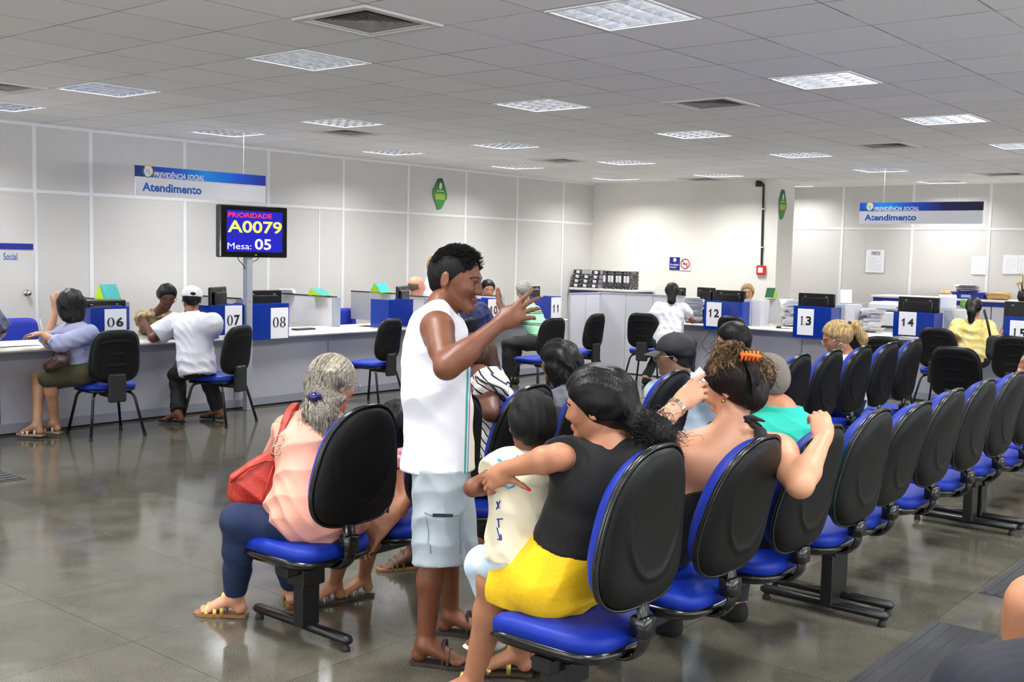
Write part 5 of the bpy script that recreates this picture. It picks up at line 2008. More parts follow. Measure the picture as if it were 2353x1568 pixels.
def glasses(J, root, m_, rim_=.0013, w=.026, h=.018):
    L, s = J['hL'], J['hs']
    g = MB()
    for sx in (-1, 1):
        pts = [L(sx * .032 + w * math.cos(a), .104, .004 + h * math.sin(a)) for a in np.linspace(0, 2 * PI, 21)]
        g.tube(pts, rim_ * 1.2, 5, cap=False)
        g.tube([L(sx * .058, .103, .008), L(sx * .080, .07, .010), L(sx * .084, -.01, .006), L(sx * .082, -.02, -.008)], rim_, 5)
    g.tube([L(-.007, .104, .006), L(.007, .104, .006)], rim_, 5)
    return g.build('glasses', m_, root, True, org=root.location)


def hair_mat(name, c1, c2=None, rough=.38, scale=(18, 18, 1.6), bump=.5):
    if name in MATS: return MATS[name]
    return mat(name, c1, rough=rough, spec=.22, noise=.25, nscale=9, bump=bump, bscale=9, stretch=scale, col2=c2)


def spline(c, m_=3):
    """Catmull-Rom through the points"""
    c = [np.array(p, float) for p in c]
    c = [2 * c[0] - c[1]] + c + [2 * c[-1] - c[-2]]
    out = []
    for i in range(1, len(c) - 2):
        p0, p1, p2, p3 = c[i - 1], c[i], c[i + 1], c[i + 2]
        for j in range(m_):
            t = j / m_
            out.append(.5 * (2 * p1 + (p2 - p0) * t + (2 * p0 - 5 * p1 + 4 * p2 - p3) * t * t + (3 * p1 - p0 - 3 * p2 + p3) * t ** 3))
    out.append(c[-2])
    return out


def strands(name, curves, r, m_, root):
    mb = MB()
    for c in curves:
        c = spline(c)
        n = len(c)
        rr = [r * (1 - .6 * i / (n - 1)) for i in range(n)]
        mb.tube(c, rr, 4)
    return mb.build(name, m_, root, True, org=root.location)


def scalp(J, t=.012, hairline=.056, nape=-.05, side=.0, grow_=(1, 1, 1), back=(.045, .030)):
    """prims and cuts for a cap of hair"""
    L, s, ax = J['hL'], J['hs'], J['hax']
    P = [ell(L(0, -.014, .037), np.array([(.075 + t) * grow_[0], (.092 + t) * grow_[1], (.080 + t) * grow_[2]]) * s, ax, 'hair', .01),
         rc(L(0, -.055, .0), L(0, -.062, nape + .03), (back[0] + t) * s, (back[1] + t) * s, 'hair', .04, sq=(ax[0], 1.35))]
    R, F, U = ax
    planes = [(L(0, .072, hairline), unit(F * .75 - U * .66)),
              (L(0, .020, .0), unit(F * .8 - U * .6)),
              (L(0, -.03, nape), unit(-U + F * .35))]
    return P, planes


def fringe_bumps(amp, f, ax):
    def b(V): return amp * (np.sin(V @ ax[0] * f + 3 * np.sin(V @ ax[2] * 25)) * .6 + np.sin(V @ ax[1] * f * 1.3 + 1.7) * .4)
    return b


def comb(J, name, n, knot, t, r, m_, root, front=(-.2, 1.25), rnd=None, wid=1.25):
    """strands laid over the skull from the hairline to a knot (knot = local direction)"""
    rnd = rnd or random.Random(3)
    L, s = J['hL'], J['hs']
    rad = np.array([.075 + t, .092 + t, .080 + t])
    kd = unit(knot)
    cv = []
    for i in range(n):
        a = rnd.uniform(-wid, wid)
        e = rnd.uniform(*front)
        d0 = unit(V3(math.sin(a) * math.cos(e * .6), math.cos(a) * math.cos(e) * .9 - abs(a) * .45, math.sin(e) + .25 * (1 - abs(a) / 1.4)))
        ang = math.acos(max(-1, min(1, float(d0 @ kd))))
        pts = []
        for j in range(9):
            u = j / 8
            d = (math.sin((1 - u) * ang) * d0 + math.sin(u * ang) * kd) / max(math.sin(ang), .05)
            w = .0012 * math.sin(j * 2.1 + i)
            p = d * (rad + .0015 + w) + V3(0, -.014, .037)
            pts.append(L(*p))
        cv.append(pts)
    return strands(name, cv, r, m_, root)
# ================================================================== the people
FXh = unit(V3(FX[0], FX[1], 0))                  # horizontal view direction
RXh = unit(V3(RX[0], RX[1], 0))
UP = V3(0, 0, 1)
HI, MID, LOW = .0065, .0085, .0115


def q(px, py, F): return np.array(at(px, py, F=F))


def person(label, xy, group=None):
    return empty('person', (float(xy[0]), float(xy[1]), 0), 0, label, 'person', group)


def finish(J, P, root, h, skin_m, eyes=True, paint=True):
    o = grow('body', P, h, skin_m, root, paint=lip_paint(J) if paint else None)
    if eyes: face_parts(J, root)
    return o


def shirt(J, P, m_, root, h, name='shirt', hem=-.06, slv=(.5, .5), off=.013, r0=.064, r1=.066, extra=(), sub=(), fold=.006, planes=(), flare=0.0, long_=False, collar=None, gr=1.0):
    t, k = J['t'], J['k']
    S = [dict(p) for p in sel(P, ['torso', 'pelvis', 'shoulder'])]
    for nm, s in zip('RL', slv):
        if s <= 0: continue
        if s <= 1: S.append(sleeve(J, nm, s, r0, r1))
        else:
            S.append(rc(J['sh' + nm], J['el' + nm], r0 * k, .056 * k, 'cloth', .03))
            S.append(sleeve(J, nm, s - 1, .056, .043, 'fa'))
    if flare: S.append(rc(J['chest'], J['pel'] + t * hem * k, .11 * k * gr, (.11 + flare) * k * gr, 'cloth', .04, sq=(J['r'], 1.3)))
    S += list(extra) + list(sub)
    pl = [(J['pel'] + t * hem * k, -t)] + list(planes)
    return grow(name, S, h, m_, root, pl, off * k, fold=(fold, [(t, 34, 1), (J['r'] + t * .7, 41, .8), (J['f'] - t * .8, 47, .7)], int(k * 1000) % 97) if fold else None)


def trousers(J, P, m_, root, h, name='trousers', full=True, frac=.97, r=(.092, .074, .070, .058), waist=.07, off=.0, fold=.004, extra=()):
    k, t = J['k'], J['t']
    S = [dict(p) for p in sel(P, ['pelvis'])]
    for p in S: p['ra'] += .01; p['rb'] += .01
    for nm in 'RL':
        if full:
            ex_ = max(.012, r[0] - .080)
            for p in sel(P, ['th' + nm, 'sk' + nm]):
                p = dict(p); p['ra'] += ex_ * k; p['rb'] += ex_ * k; S.append(p)
            lst = S.pop()
            S.append(rc(lst['a'], lerp(J['kn' + nm], J['an' + nm], frac), lst['ra'], max(lst['rb'], r[3] * k), 'cloth', .03, cut1=True))
        else:
            S.append(sleeve(J, nm, frac, r[0], r[1], 'th'))
    S += list(extra)
    return grow(name, S, h, m_, root, [(J['pel'] + UP * (waist + .02) * k, unit(UP - J['f'] * .4))], off, fold=(fold, [(J['f'], 37, 1), (UP + J['r'] * .4, 31, 1)], 5) if fold else None)


def sandal(J, nm, root, sole_m, strap_m, heel=.012, straps=((.085, .0), (.03, .8)), name='sandal', k2=1.0):
    """sole under the foot with bands over it"""
    k = J['k'] * k2
    f = unit(J['ft' + nm]); s = unit(np.cross(f, UP))
    an = J['an' + nm]
    z0 = an[2] - .085 * 1 - .0
    base = V3(an[0], an[1], max(an[2] - .088, .002))
    out = []
    for (u, w) in ((-.058, .024), (-.045, .031), (.02, .029), (.08, .040), (.13, .044), (.17, .036), (.188, .020)):
        out.append((u, w))
    poly = [(u, w) for u, w in out] + [(u, -w) for u, w in out[::-1]]
    sh = empty(name, (0, 0, 0)); sh.parent = root
    org = root.location
    MB().prism([(a * k, b * k) for a, b in poly], base, f, s, UP, .014).build('sole', sole_m, sh, org=org)
    mb = MB()
    for (u, lift) in straps:
        pts = []
        for i in range(13):
            a = PI * i / 12
            pts.append(base + f * (u + lift * .02) * k + s * math.cos(a) * .041 * k * (1 - lift * .15) + UP * (.008 + math.sin(a) * (.045 + lift * .05)) * k)
        mb.tube(pts, .0095 * k, 8, flat=.3)
    mb.build('strap', strap_m, sh, True, org=org)
    return sh


def shoe(J, nm, root, m_, h=.008, name='shoe', k2=1.0, sole=None):
    k = J['k'] * k2
    f = unit(J['ft' + nm]); s = unit(np.cross(f, UP))
    an = J['an' + nm]
    b = V3(an[0], an[1], an[2] - .05)
    S = [rc(b - f * .02 * k + UP * .02, b - f * .025 * k, .042 * k, .040 * k, 'x', .02),
         rc(b, b + f * .14 * k - UP * .012, .044 * k, .034 * k, 'x', .02, sq=(s, 1.25)),
         rc(b + UP * .03, b + f * .05 * k, .040 * k, .04 * k, 'x', .02)]
    return grow(name, S, h, m_, root, [(V3(0, 0, max(an[2] - .088, .001)), -UP)])


def cap_hair(J, m_, root, h, t=.012, name='hair', extra=(), hairline=.056, nape=-.05, bumps=.003, planes=(), cut=True, freq=90, back=(.045, .030)):
    P, pl = scalp(J, t, hairline, nape, back=back)
    rest = list(extra)
    if rest: V, F = field_mesh(P + rest, h, (pl[:2] if cut else []) + list(planes))
    else: V, F = field_mesh(P, h, pl if cut else [])
    ax = J['hax']
    V = smooth(V, F, 1)
    V = V + vnormals(V, F) * (bumps * (np.sin(V @ ax[0] * freq + 2.5 * np.sin(V @ ax[2] * 30)) + .6 * np.sin(V @ ax[0] * freq * 2.3 + V @ ax[1] * 40)))[:, None]
    return mesh_obj(name, V, F, m_, root)


def hitpoint(o, px, py, r=6):
    """nearest point of a mesh of the scene under a place of the photo"""
    n = len(o.data.vertices)
    V = np.zeros(n * 3); o.data.vertices.foreach_get('co', V)
    V = V.reshape(-1, 3) + np.array(o.parent.location if o.parent else (0, 0, 0))
    d = V - CAM
    z = d @ FX
    x = W / 2 + F_PX * (d @ RX) / z
    y = H / 2 - F_PX * (d @ UX) / z
    m_ = (np.abs(x - px) < r) & (np.abs(y - py) < r)
    if not m_.any():
        i = np.argmin((x - px) ** 2 + (y - py) ** 2)
        return V[i]
    i = np.where(m_)[0]
    return V[i[np.argmin(z[i])]]


brown = skin('brown', (.45, .27, .185))
dark = skin('dark', (.35, .21, .15))
tan = skin('tan', (.70, .48, .36))
light = skin('light', (.82, .60, .48))
black_h = hair_mat('hair_black', (.018, .016, .017), (.055, .048, .05), bump=.3)
grey_h = hair_mat('hair_grey', (.13, .115, .11), (.60, .57, .52), bump=.8)
grey_l = hair_mat('hair_grey_light', (.50, .47, .42), (.88, .85, .78))
metal_f = mat('frame_metal', (.8, .8, .82), rough=.2, metal=1)
denim = mat('denim_blue', (.085, .15, .29), rough=.85, noise=.35, nscale=9, bump=.15, bscale=300)
black_t = mat('cloth_black', (.055, .055, .06), rough=.85, noise=.2, nscale=12)
white_t = mat('cloth_white', (.90, .90, .93), rough=.8, bump=.05, bscale=300)

# ---------------------------------------------------------------- 1  the standing man
p = q(1016, 1050, 4.27)
J = pose(p[0], p[1], p[2], 134, H=1.70, stand=True, lean=-1, twist=0)
J['anR'], J['anL'] = at(978, 1478, Z=.088), at(1036, 1412, Z=.088)
J['hipR'], J['hipL'] = J['pel'] - FXh * .085 - UP * .01, J['pel'] + FXh * .085 - UP * .01
for nm in 'RL':
    J['kn' + nm], _ = ik(J['hip' + nm], J['an' + nm], .37, .37, RXh)
    J['ft' + nm] = unit(RXh * .95 - FXh * .15)
J['headc'] = q(1046, 646, 4.27)
J['neckb'] = q(1010, 722, 4.27)
J['hF'] = unit(RXh * .95 - FXh * .24 - UP * .18); J['hU'] = unit(UP * .97 + RXh * .18)
J['shR'], J['elR'], J['wrR'] = q(1004, 752, 4.10), q(1024, 846, 3.90), q(1150, 742, 3.97)
J['shL'] = q(1030, 755, 4.44); J['elL'] = q(1035, 890, 4.50); J['wrL'] = q(1030, 960, 4.40); J['hdL'] = unit(UP * -.6 - RXh * .3)
J['hdR'] = unit(RXh * .84 + UP * .52 - FXh * .05)
solve(J)
hnd = {'R': dict(pn=FXh * .85 + RXh * .1 - UP * .3, side=UP, curl=((.05, .10, .10), (.15, .3, .3), (.3, .5, .4), (.45, .6, .45)), spread=.17, thumb=(.05, 1.0, -.05), k=.98), 'L': dict(curl=(.6, .6, .6, .6))}
P = body_prims(J, .90, arm=1.05, leg=.92, hands=hnd, headk=1.06, fat=.94, nose=1.0)
R = person('man standing in white sleeveless shirt and pale shorts, raising one hand', (3.1, 2.93))
P += [rc(q(1010, 755, 4.06), q(1016, 800, 3.99), .050, .046, 'uaR', .03), rc(q(1035, 838, 3.90), q(1075, 808, 3.92), .041, .038, 'faR', .03)]
finish(J, P, R, .0055, brown)
hm = hair_mat('hair_short_black', (.022, .02, .02), (.055, .05, .048), rough=.65, bump=.3)
cap_hair(J, hm, R, .005, t=.0012, hairline=.054, nape=-.060, bumps=.0008, freq=260, back=(.034, .024))
L, s = J['hL'], J['hs']
rn = random.Random(5)
cv = []
for i in range(1500):                             # the short spiky hair on top
    a, b_ = rn.uniform(-.066, .066), rn.uniform(-.092, .064)
    zz = .037 + .086 * math.sqrt(max(0.05, 1 - (a / .081) ** 2 - ((b_ + .014) / .098) ** 2))
    l_ = rn.uniform(.007, .019) * (1 - 9 * max(0, abs(a) - .035)) * (1 - 5 * max(0, -b_ - .04))
    l_ = max(l_, .004)
    p0 = L(a, b_, zz - .006)
    p1 = L(a * 1.05 + rn.uniform(-.006, .006), b_ + .004 + rn.uniform(0, .008), zz + l_ * .5)
    p2 = L(a * 1.1 + rn.uniform(-.01, .01), b_ + .01 + rn.uniform(0, .012), zz + l_ * .9)
    cv.append([p0, p1, p2])
strands('hair_tufts', cv, .0013, hm, R)
wm = stripes_mat('tank_white', [(0, (.93, .93, .96))] + [(.0, (.93, .93, .96))], (1, 0, 0), 1.0)
cref = float((q(1069, 1000, 4.2) - np.array(R.location)) @ RXh)
wm = stripes_mat('tank_white_striped', [(0, (.92, .92, .96)), (.499, (.25, .66, .58)), (.5045, (.92, .92, .96)), (.508, (.52, .50, .74)), (.5125, (.92, .92, .96)), (.517, (.95, .91, .80))],
                 tuple(RXh), 1.0, rough=.8, distort=0, phase=.5 - cref)
hem = q(1015, 1076, 4.27)
TT = J['t']
S = [rc(q(1006, 770, 4.27), q(1008, 1092, 4.27), .118, .146, 'c', .05, sq=(FXh, 1.22)),
     rc(q(1000, 745, 4.15), q(1012, 745, 4.40), .060, .060, 'c', .06),
     rc(q(1000, 722, 4.18), q(1012, 722, 4.38), .046, .046, 'c', .05),
     rc(q(990, 800, 4.2), q(990, 900, 4.2), .10, .11, 'c', .06),
     rc(q(1012, 775, 4.08), q(1018, 840, 3.86), .066, .076, 'c', .012, op=-1),
     rc(q(1050, 800, 4.45), q(1050, 840, 4.75), .07, .07, 'c', .012, op=-1),
     rc(q(1022, 722, 4.27), q(1050, 640, 4.27), .064, .075, 'c', .01, op=-1)]
sh_o = grow('sleeveless_shirt', S, .0055, wm, R, [(hem, -UP)], .0, fold=(.0055, [(UP * .6 + RXh * .6, 30, 1), (UP * .9 - RXh * .35, 24, 1), (RXh + FXh * .4, 26, .6)], 11))
trim_w = mat('trim_blue_violet', (.25, .22, .45), rough=.7)
sg = mat('shorts_pale', (.63, .67, .70), rough=.85, noise=.06, nscale=14, bump=.08, bscale=250)
kz = q(1010, 1292, 4.15)
S = [rc(J['pel'] + UP * .06, J['pel'] - UP * .02, .118, .122, 'c', .04, sq=(FXh, 1.15))]
for nm, F_, x_ in (('R', 4.17, 1006), ('L', 4.36, 1046)):
    S.append(rc(J['hip' + nm] - RXh * .005, q(x_, 1296 if nm == 'R' else 1285, F_), .104, .101, 'c', .03, cut1=True))
sho = grow('shorts', S, .0062, sg, R, [(hem + UP * .02, UP)], 0, fold=(.0045, [(UP, 32, 1), (UP * .5 + RXh, 36, 1), (UP - RXh, 27, .8)], 3))
c = hitpoint(sho, 1022, 1181)
MB().obox(c - FXh * .002, RXh, UP, FXh, .038, .006, .003).build('pocket_label', mat('label_dark', (.12, .13, .18), rough=.8, noise=.8, nscale=200), R, org=R.location)
mb = MB()
for (x0, y0, x1, y1) in ((972, 1176, 1003, 1181), (1041, 1181, 1066, 1178), (975, 1190, 985, 1275), (1062, 1190, 1064, 1275)):
    pts = [hitpoint(sho, lerp(x0, x1, i / 8), lerp(y0, y1, i / 8)) - FXh * .001 for i in range(9)]
    mb.tube(pts, .0022, 5)
mb.build('pocket_seam', mat('seam_grey', (.50, .54, .57), rough=.9), R, True, org=R.location)
ff_b = mat('sandal_brown', (.20, .15, .13), rough=.7)
for nm in 'RL': sandal(J, nm, R, ff_b, ff_b, straps=((.09, .2), (.055, 1.0)))

# ---------------------------------------------------------------- 2  grey haired woman with the red bag
p = q(735, 1213, 4.62)
J = pose(p[0], p[1], .575, 2, H=1.62, lean=7, sway=-3)
J['headc'] = q(765, 884, 4.76)
J['neckb'] = q(722, 963, 4.68)
J['t'] = unit(J['neckb'] - J['pel'])
J['chest'] = lerp(J['pel'], J['neckb'], .7); J['waist'] = lerp(J['pel'], J['neckb'], .32)
J['hF'] = unit(FXh * .72 + RXh * .62 - UP * .20); J['hU'] = unit(UP + FXh * .12 + RXh * .1)
J['shL'], J['shR'] = q(660, 984, 4.74), q(800, 990, 4.62)
J['elL'] = q(612, 1070, 4.93); J['wrL'] = q(590, 1130, 5.1)
J['wrR'] = q(800, 1150, 4.95)
J['knL'], J['knR'] = at(545, 1196, Z=.50), at(650, 1200, Z=.50)
J['anL'], J['anR'] = at(540, 1372, Z=.09), at(672, 1350, Z=.09)
J['hipL'], J['hipR'] = q(690, 1215, 4.70), q(760, 1215, 4.6)
J['ftL'] = unit(-RXh * .95 + FXh * .1); J['ftR'] = unit(-RXh * .2 + FXh * .9)
solve(J)
P = body_prims(J, 1.12, arm=1.05, leg=1.05, headk=1.05)
R = person('grey haired woman in coral top and jeans with a red shoulder bag', (3.03, 3.6))
finish(J, P, R, HI, light)
L, s = J['hL'], J['hs']
kn_ = q(722, 914, 4.64)
gh = [rc(kn_, kn_ - UP * .02, .030, .040, 'h', .03),
      rc(kn_ - UP * .02 + RXh * .01, q(738, 960, 4.58), .048, .058, 'h', .03), rc(q(738, 960, 4.58), q(735, 1000, 4.56), .058, .022, 'h', .04, sq=(RXh, 1.4)),
      rc(q(750, 920, 4.62), q(785, 925, 4.66), .040, .035, 'h', .03), rc(L(.0, -.06, -.01), kn_, .070 * s, .032 * s, 'h', .03)]
cap_hair(J, grey_h, R, .0055, t=.013, extra=gh, hairline=.060, nape=-.062, bumps=.0018, freq=170)
cv = []
for i in range(620):
    x1, y1 = rn.gauss(740, 20), rn.uniform(975, 1028)
    F1 = 4.53 + rn.uniform(-.02, .03)
    a = kn_ + V3(rn.gauss(0, .016), rn.gauss(0, .016), rn.gauss(0, .012)) - FXh * .02
    b = q(lerp(722, x1, .5) + rn.gauss(0, 14), 945, 4.53)
    e = q(x1, y1, F1)
    pts = [a + (b - a) * u_ + UP * .015 * math.sin(u_ * PI) for u_ in (0, .4, .8)] + [b + (e - b) * u_ + RXh * .006 * math.sin(u_ * 9 + i) for u_ in (.25, .5, .75, 1)]
    cv.append(pts)
strands('ponytail_strands', cv, .0012, grey_h, R)
strands('ponytail_light_strands', cv[::3], .0014, grey_l, R)
hax = J['hax']
kl = kn_ - L(0, -.014, .037)
comb(J, 'combed_light_strands', 520, (kl @ hax[0], kl @ hax[1], kl @ hax[2]), .0140, .0011, grey_l, R, rnd=rn, wid=1.6)
cl = q(722, 912, 4.56)
MB().tube([cl - RXh * .026 + FXh * .01, cl - FXh * .008, cl + RXh * .026 + FXh * .01], [.012, .022, .012], 8).build('hair_clip', mat('clip_violet', (.10, .08, .36), rough=.2, coat=.5), R, True, org=R.location)
glasses(J, R, metal_f)
coral = mat('coral_cloth', (.93, .66, .58), rough=.75, noise=.05, nscale=20, bump=.08, bscale=260)
ct = J['t']
ex = [rc(J['chest'], J['pel'] - ct * .02, .12, .150, 'c', .05, sq=(J['r'], 1.25)),
      rc(J['pel'] - ct * .03 + J['r'] * .05 - J['f'] * .03, J['pel'] - ct * .03 + J['f'] * .08 - J['r'] * .03, .14, .13, 'c', .05, sq=(J['r'], 1.2))]
sb = [rc(lerp(J['shL'], J['neckb'], .10) + ct * .035, J['elL'], .082, .088, 'c', .012, op=-1), rc(lerp(J['shR'], J['neckb'], .10) + ct * .03, J['elR'], .08, .085, 'c', .012, op=-1),
      rc(J['neckb'] + ct * .01, J['headc'], .075, .09, 'c', .01, op=-1)]
cp_ = shirt(J, P, coral, R, .006, 'coral_top', hem=-.19, slv=(0, 0), off=.012, extra=ex, sub=sb, fold=.0075)
trousers(J, P, denim, R, HI, 'jeans', frac=.90, r=(.094, .074, .068, .056), waist=.06, fold=.004)
for nm in 'LR': sandal(J, nm, R, mat('sole_tan', (.55, .38, .22), rough=.6), mat('strap_gold', (.85, .72, .40), rough=.3, metal=.6), straps=((.12, 0), (.075, .3), (.03, 1.0)))
# the red shoulder bag hangs from her shoulder: a thing of its own
bagm = mat('bag_red_leather', (.67, .18, .13), rough=.45, noise=.12, nscale=18, bump=.25, bscale=70)
b0 = q(596, 1110, 4.66)
BG = empty('shoulder_bag', (float(b0[0]), float(b0[1]), float(b0[2]) - .15), 0, 'red leather shoulder bag hanging beside the grey haired woman', 'bag')
bx_ = unit(RXh * .95 + UP * .25)
S = [rc(q(558, 1128, 4.66), q(622, 1138, 4.66), .066, .070, 'b', .05, sq=(FXh, .8)),
     rc(q(560, 1100, 4.66), q(636, 1060, 4.66), .040, .040, 'b', .06, sq=(FXh, .9)),
     rc(q(590, 1110, 4.66), q(638, 1105, 4.66), .075, .060, 'b', .05, sq=(FXh, .7)),
     rc(q(606, 1075, 4.66), q(640, 1040, 4.64), .046, .026, 'b', .05)]
V, F = field_mesh(S, .006)
V = smooth(V, F, 1)
V = V + vnormals(V, F) * folds(V, .007, [(RXh + UP * .3, 28, 1), (UP * .6 + RXh * .4, 40, .8)], 2)[:, None]
mesh_obj('pouch', V, F, bagm, BG)
mb = MB().tube([q(530, 1108, 4.60), q(570, 1075, 4.59), q(610, 1058, 4.60), q(640, 1062, 4.60)], .006, 8)
mb.tube([q(600, 1170, 4.60), q(612, 1120, 4.585), q(628, 1070, 4.60)], .004, 8)
mb.build('piping', bagm, BG, True, org=BG.location)
st = [q(628, 1050, 4.55), q(640, 1015, 4.53), q(652, 975, 4.54), q(664, 945, 4.58), q(678, 928, 4.68), q(684, 934, 4.84), q(668, 985, 4.96), q(636, 1050, 4.80)]
mb = MB()
for i in range(len(st) - 1): mb.tube([st[i], st[i + 1]], .017, 8, flat=.25)
mb.tube(st, .017, 10, flat=.3)
mb.build('strap', mat('strap_red', (.70, .25, .21), rough=.5), BG, True, org=BG.location)
for i, (x_, y_) in enumerate(((641, 1012), (634, 1035))):
    c = q(x_, y_, 4.50)
    mb = MB().tube([c + (RXh * math.cos(a) + UP * math.sin(a)) * .020 for a in np.linspace(0, 2 * PI, 17)], .0028, 6, cap=False)
    mb.build('ring', mat('buckle_steel', (.75, .72, .68), rough=.25, metal=1), BG, True, org=BG.location)

# ---------------------------------------------------------------- 3  girl on the second seat
p = q(905, 1180, 5.0)
J = pose(p[0], p[1], .565, 0, H=1.36, lean=4)
J['headc'] = q(919, 978, 5.03)
J['neckb'] = q(914, 1042, 5.0)
J['t'] = unit(J['neckb'] - J['pel'])
J['shL'] = q(878, 1060, 5.08)
J['hF'] = unit(FXh * .8 + RXh * .5)
J['shR'], J['elR'], J['wrR'] = q(926, 1062, 4.93), q(934, 1150, 4.86), q(880, 1222, 4.74)
J['hdR'] = unit(-RXh * .7 - UP * .7)
J['anL'] = at(770, 1342, Z=.09); J['knL'] = at(790, 1220, Z=.45); J['anR'] = J['anL'] + RXh * .12 + FXh * .1; J['knR'] = J['knL'] + RXh * .1 + FXh * .1
J['ftL'] = unit(-RXh * .5 - FXh * .3); J['ftR'] = J['ftL']
solve(J)
P = body_prims(J, .92, arm=1.0, headk=1.12, hands={'R': dict(k=1.1, curl=(.3, .4, .5, .6))})
R = person('child with black hair in a white and red top beside the grey haired woman', p)
finish(J, P, R, MID, tan, eyes=False)
L, s = J['hL'], J['hs']
cap_hair(J, black_h, R, MID, t=.02, extra=[rc(L(0, -.06, .0), L(.0, -.10, -.20), .085 * s, .05 * s, 'h', .03, sq=(J['hax'][0], 1.2))], nape=-.06)
shirt(J, P, mat('top_white_red', (.90, .86, .87), rough=.8, noise=.3, nscale=28, col2=(.75, .12, .15)), R, MID, 'top', slv=(0, 0), hem=-.07, sub=[rc(J['shR'], J['elR'], .055, .06, 'c', .01, op=-1)])
trousers(J, P, black_t, R, MID, 'skirt', full=False, frac=.8)
for nm in 'LR': sandal(J, nm, R, mat('sole_dark', (.25, .2, .15)), mat('strap_silver', (.72, .70, .70), rough=.25, metal=.8), straps=((.12, 0), (.07, .3), (.0, 1.2)))

# ---------------------------------------------------------------- 4  woman in the striped blouse
p = q(1170, 1035, 5.45)
J = pose(p[0], p[1], .57, -25, H=1.6, lean=14)
J['headc'] = q(1088, 822, 5.75)
J['neckb'] = q(1108, 872, 5.62)
J['t'] = unit(J['neckb'] - J['pel']); J['chest'] = lerp(J['pel'], J['neckb'], .7); J['waist'] = lerp(J['pel'], J['neckb'], .32)
J['hF'] = unit(-RXh * .8 + FXh * .3 - UP * .3); J['hU'] = UP
J['shR'], J['elR'], J['wrR'] = q(1128, 880, 5.35), q(1128, 950, 5.15), q(1085, 905, 5.30)
J['shL'] = q(1085, 890, 5.75); J['wrL'] = q(1040, 960, 5.7)
J['anL'], J['anR'] = at(945, 1272, Z=.08), at(985, 1262, Z=.08)
J['knL'], J['knR'] = at(1000, 1110, Z=.48), at(1050, 1110, Z=.48)
J['ftL'] = J['ftR'] = unit(-RXh * .9 - FXh * .35)
solve(J)
P = body_prims(J, 1.08, arm=1.1, headk=1.0)
R = person('woman in a zebra striped blouse with black strap, hidden behind the standing man', p)
finish(J, P, R, MID, dark, eyes=False)
cap_hair(J, hair_mat('hair_dark_brown', (.16, .10, .08), (.26, .17, .12)), R, MID, t=.02, extra=[rc(J['hL'](0, -.07, .0), J['hL'](.0, -.09, -.1), .06, .04, 'h', .03)], nape=-.06)
zb = stripes_mat('zebra_cloth', [(0, (.92, .91, .88)), (.38, (.12, .12, .22)), (.62, (.92, .91, .88)), (.80, (.80, .66, .40)), (.86, (.92, .91, .88))], tuple(unit(UP * .8 + RXh * .6)), .034, distort=.09, dscale=5)
so = shirt(J, P, zb, R, MID, 'blouse', slv=(.45, .6), hem=-.08, r0=.07, r1=.078, off=.014)
mb = MB(); mb.tube([hitpoint(so, lerp(1092, 1168, i / 8), lerp(862, 925, i / 8)) - FXh * .004 for i in range(9)], .010, 8, flat=.4)
mb.build('bag_strap', black_t, R, True, org=R.location)
trousers(J, P, mat('skirt_dark', (.12, .10, .10), rough=.9), R, MID, 'skirt', full=False, frac=.95, r=(.1, .09, .07, .06))
for nm in 'LR': sandal(J, nm, R, mat('sole_tan', (.55, .38, .22)), mat('strap_olive', (.42, .40, .25), rough=.6), straps=((.11, 0), (.08, .3), (.03, 1.0)))

# ---------------------------------------------------------------- 5  woman with long black curls
p = q(1365, 1000, 5.85)
J = pose(p[0], p[1], .57, -12, H=1.62, lean=5)
J['headc'] = q(1283, 838, 6.0); J['neckb'] = q(1296, 892, 5.95)
J['t'] = unit(J['neckb'] - J['pel']); J['chest'] = lerp(J['pel'], J['neckb'], .7); J['waist'] = lerp(J['pel'], J['neckb'], .32)
J['shL'], J['shR'] = q(1250, 922, 6.05), q(1345, 915, 5.8)
J['hF'] = unit(FXh * .75 - RXh * .65); J['hU'] = UP
J['anL'], J['anR'] = at(1105, 1236, Z=.08), at(1150, 1225, Z=.08)
J['ftL'] = J['ftR'] = unit(-RXh * .9 + FXh * .2)
solve(J)
P = body_prims(J, 1.1, headk=1.05)
R = person('woman with long black curly hair and grey top, seen from behind', p)
finish(J, P, R, MID, tan, eyes=False)
L, s = J['hL'], J['hs']
cap_hair(J, black_h, R, MID, t=.022, extra=[rc(L(0, -.05, .0), L(-.0, -.085, -.12), .092 * s, .085 * s, 'h', .03, sq=(J['hax'][0], 1.15)), rc(L(.02, -.08, -.10), L(.06, -.09, -.20), .075 * s, .045 * s, 'h', .03)], nape=-.07, bumps=.006, freq=70)
cv = []
for i in range(260):
    a = rn.uniform(-2.6, 2.6); z = rn.uniform(-.22, .03)
    c = V3(math.sin(a) * .10, -.06 - math.cos(a) * .075, z); pts = []
    for j in range(7): pts.append(L(c[0] * (1 + .03 * j) + .008 * math.sin(j * 1.8 + a), c[1] * (1 + .03 * j) + .008 * math.cos(j * 1.8), c[2] - .013 * j))
    cv.append(pts)
strands('hair_curls', cv, .0020, black_h, R)
gt_ = mat('cloth_heather_grey', (.36, .37, .41), rough=.9, noise=.25, nscale=120)
shirt(J, P, gt_, R, MID, 'top', slv=(.6, .6), hem=-.1, off=.014)
trousers(J, P, black_t, R, MID)
for nm in 'LR': sandal(J, nm, R, mat('sole_white', (.85, .85, .83)), mat('shoe_white', (.85, .84, .8), rough=.6), straps=((.11, 0), (.03, 1.0)))

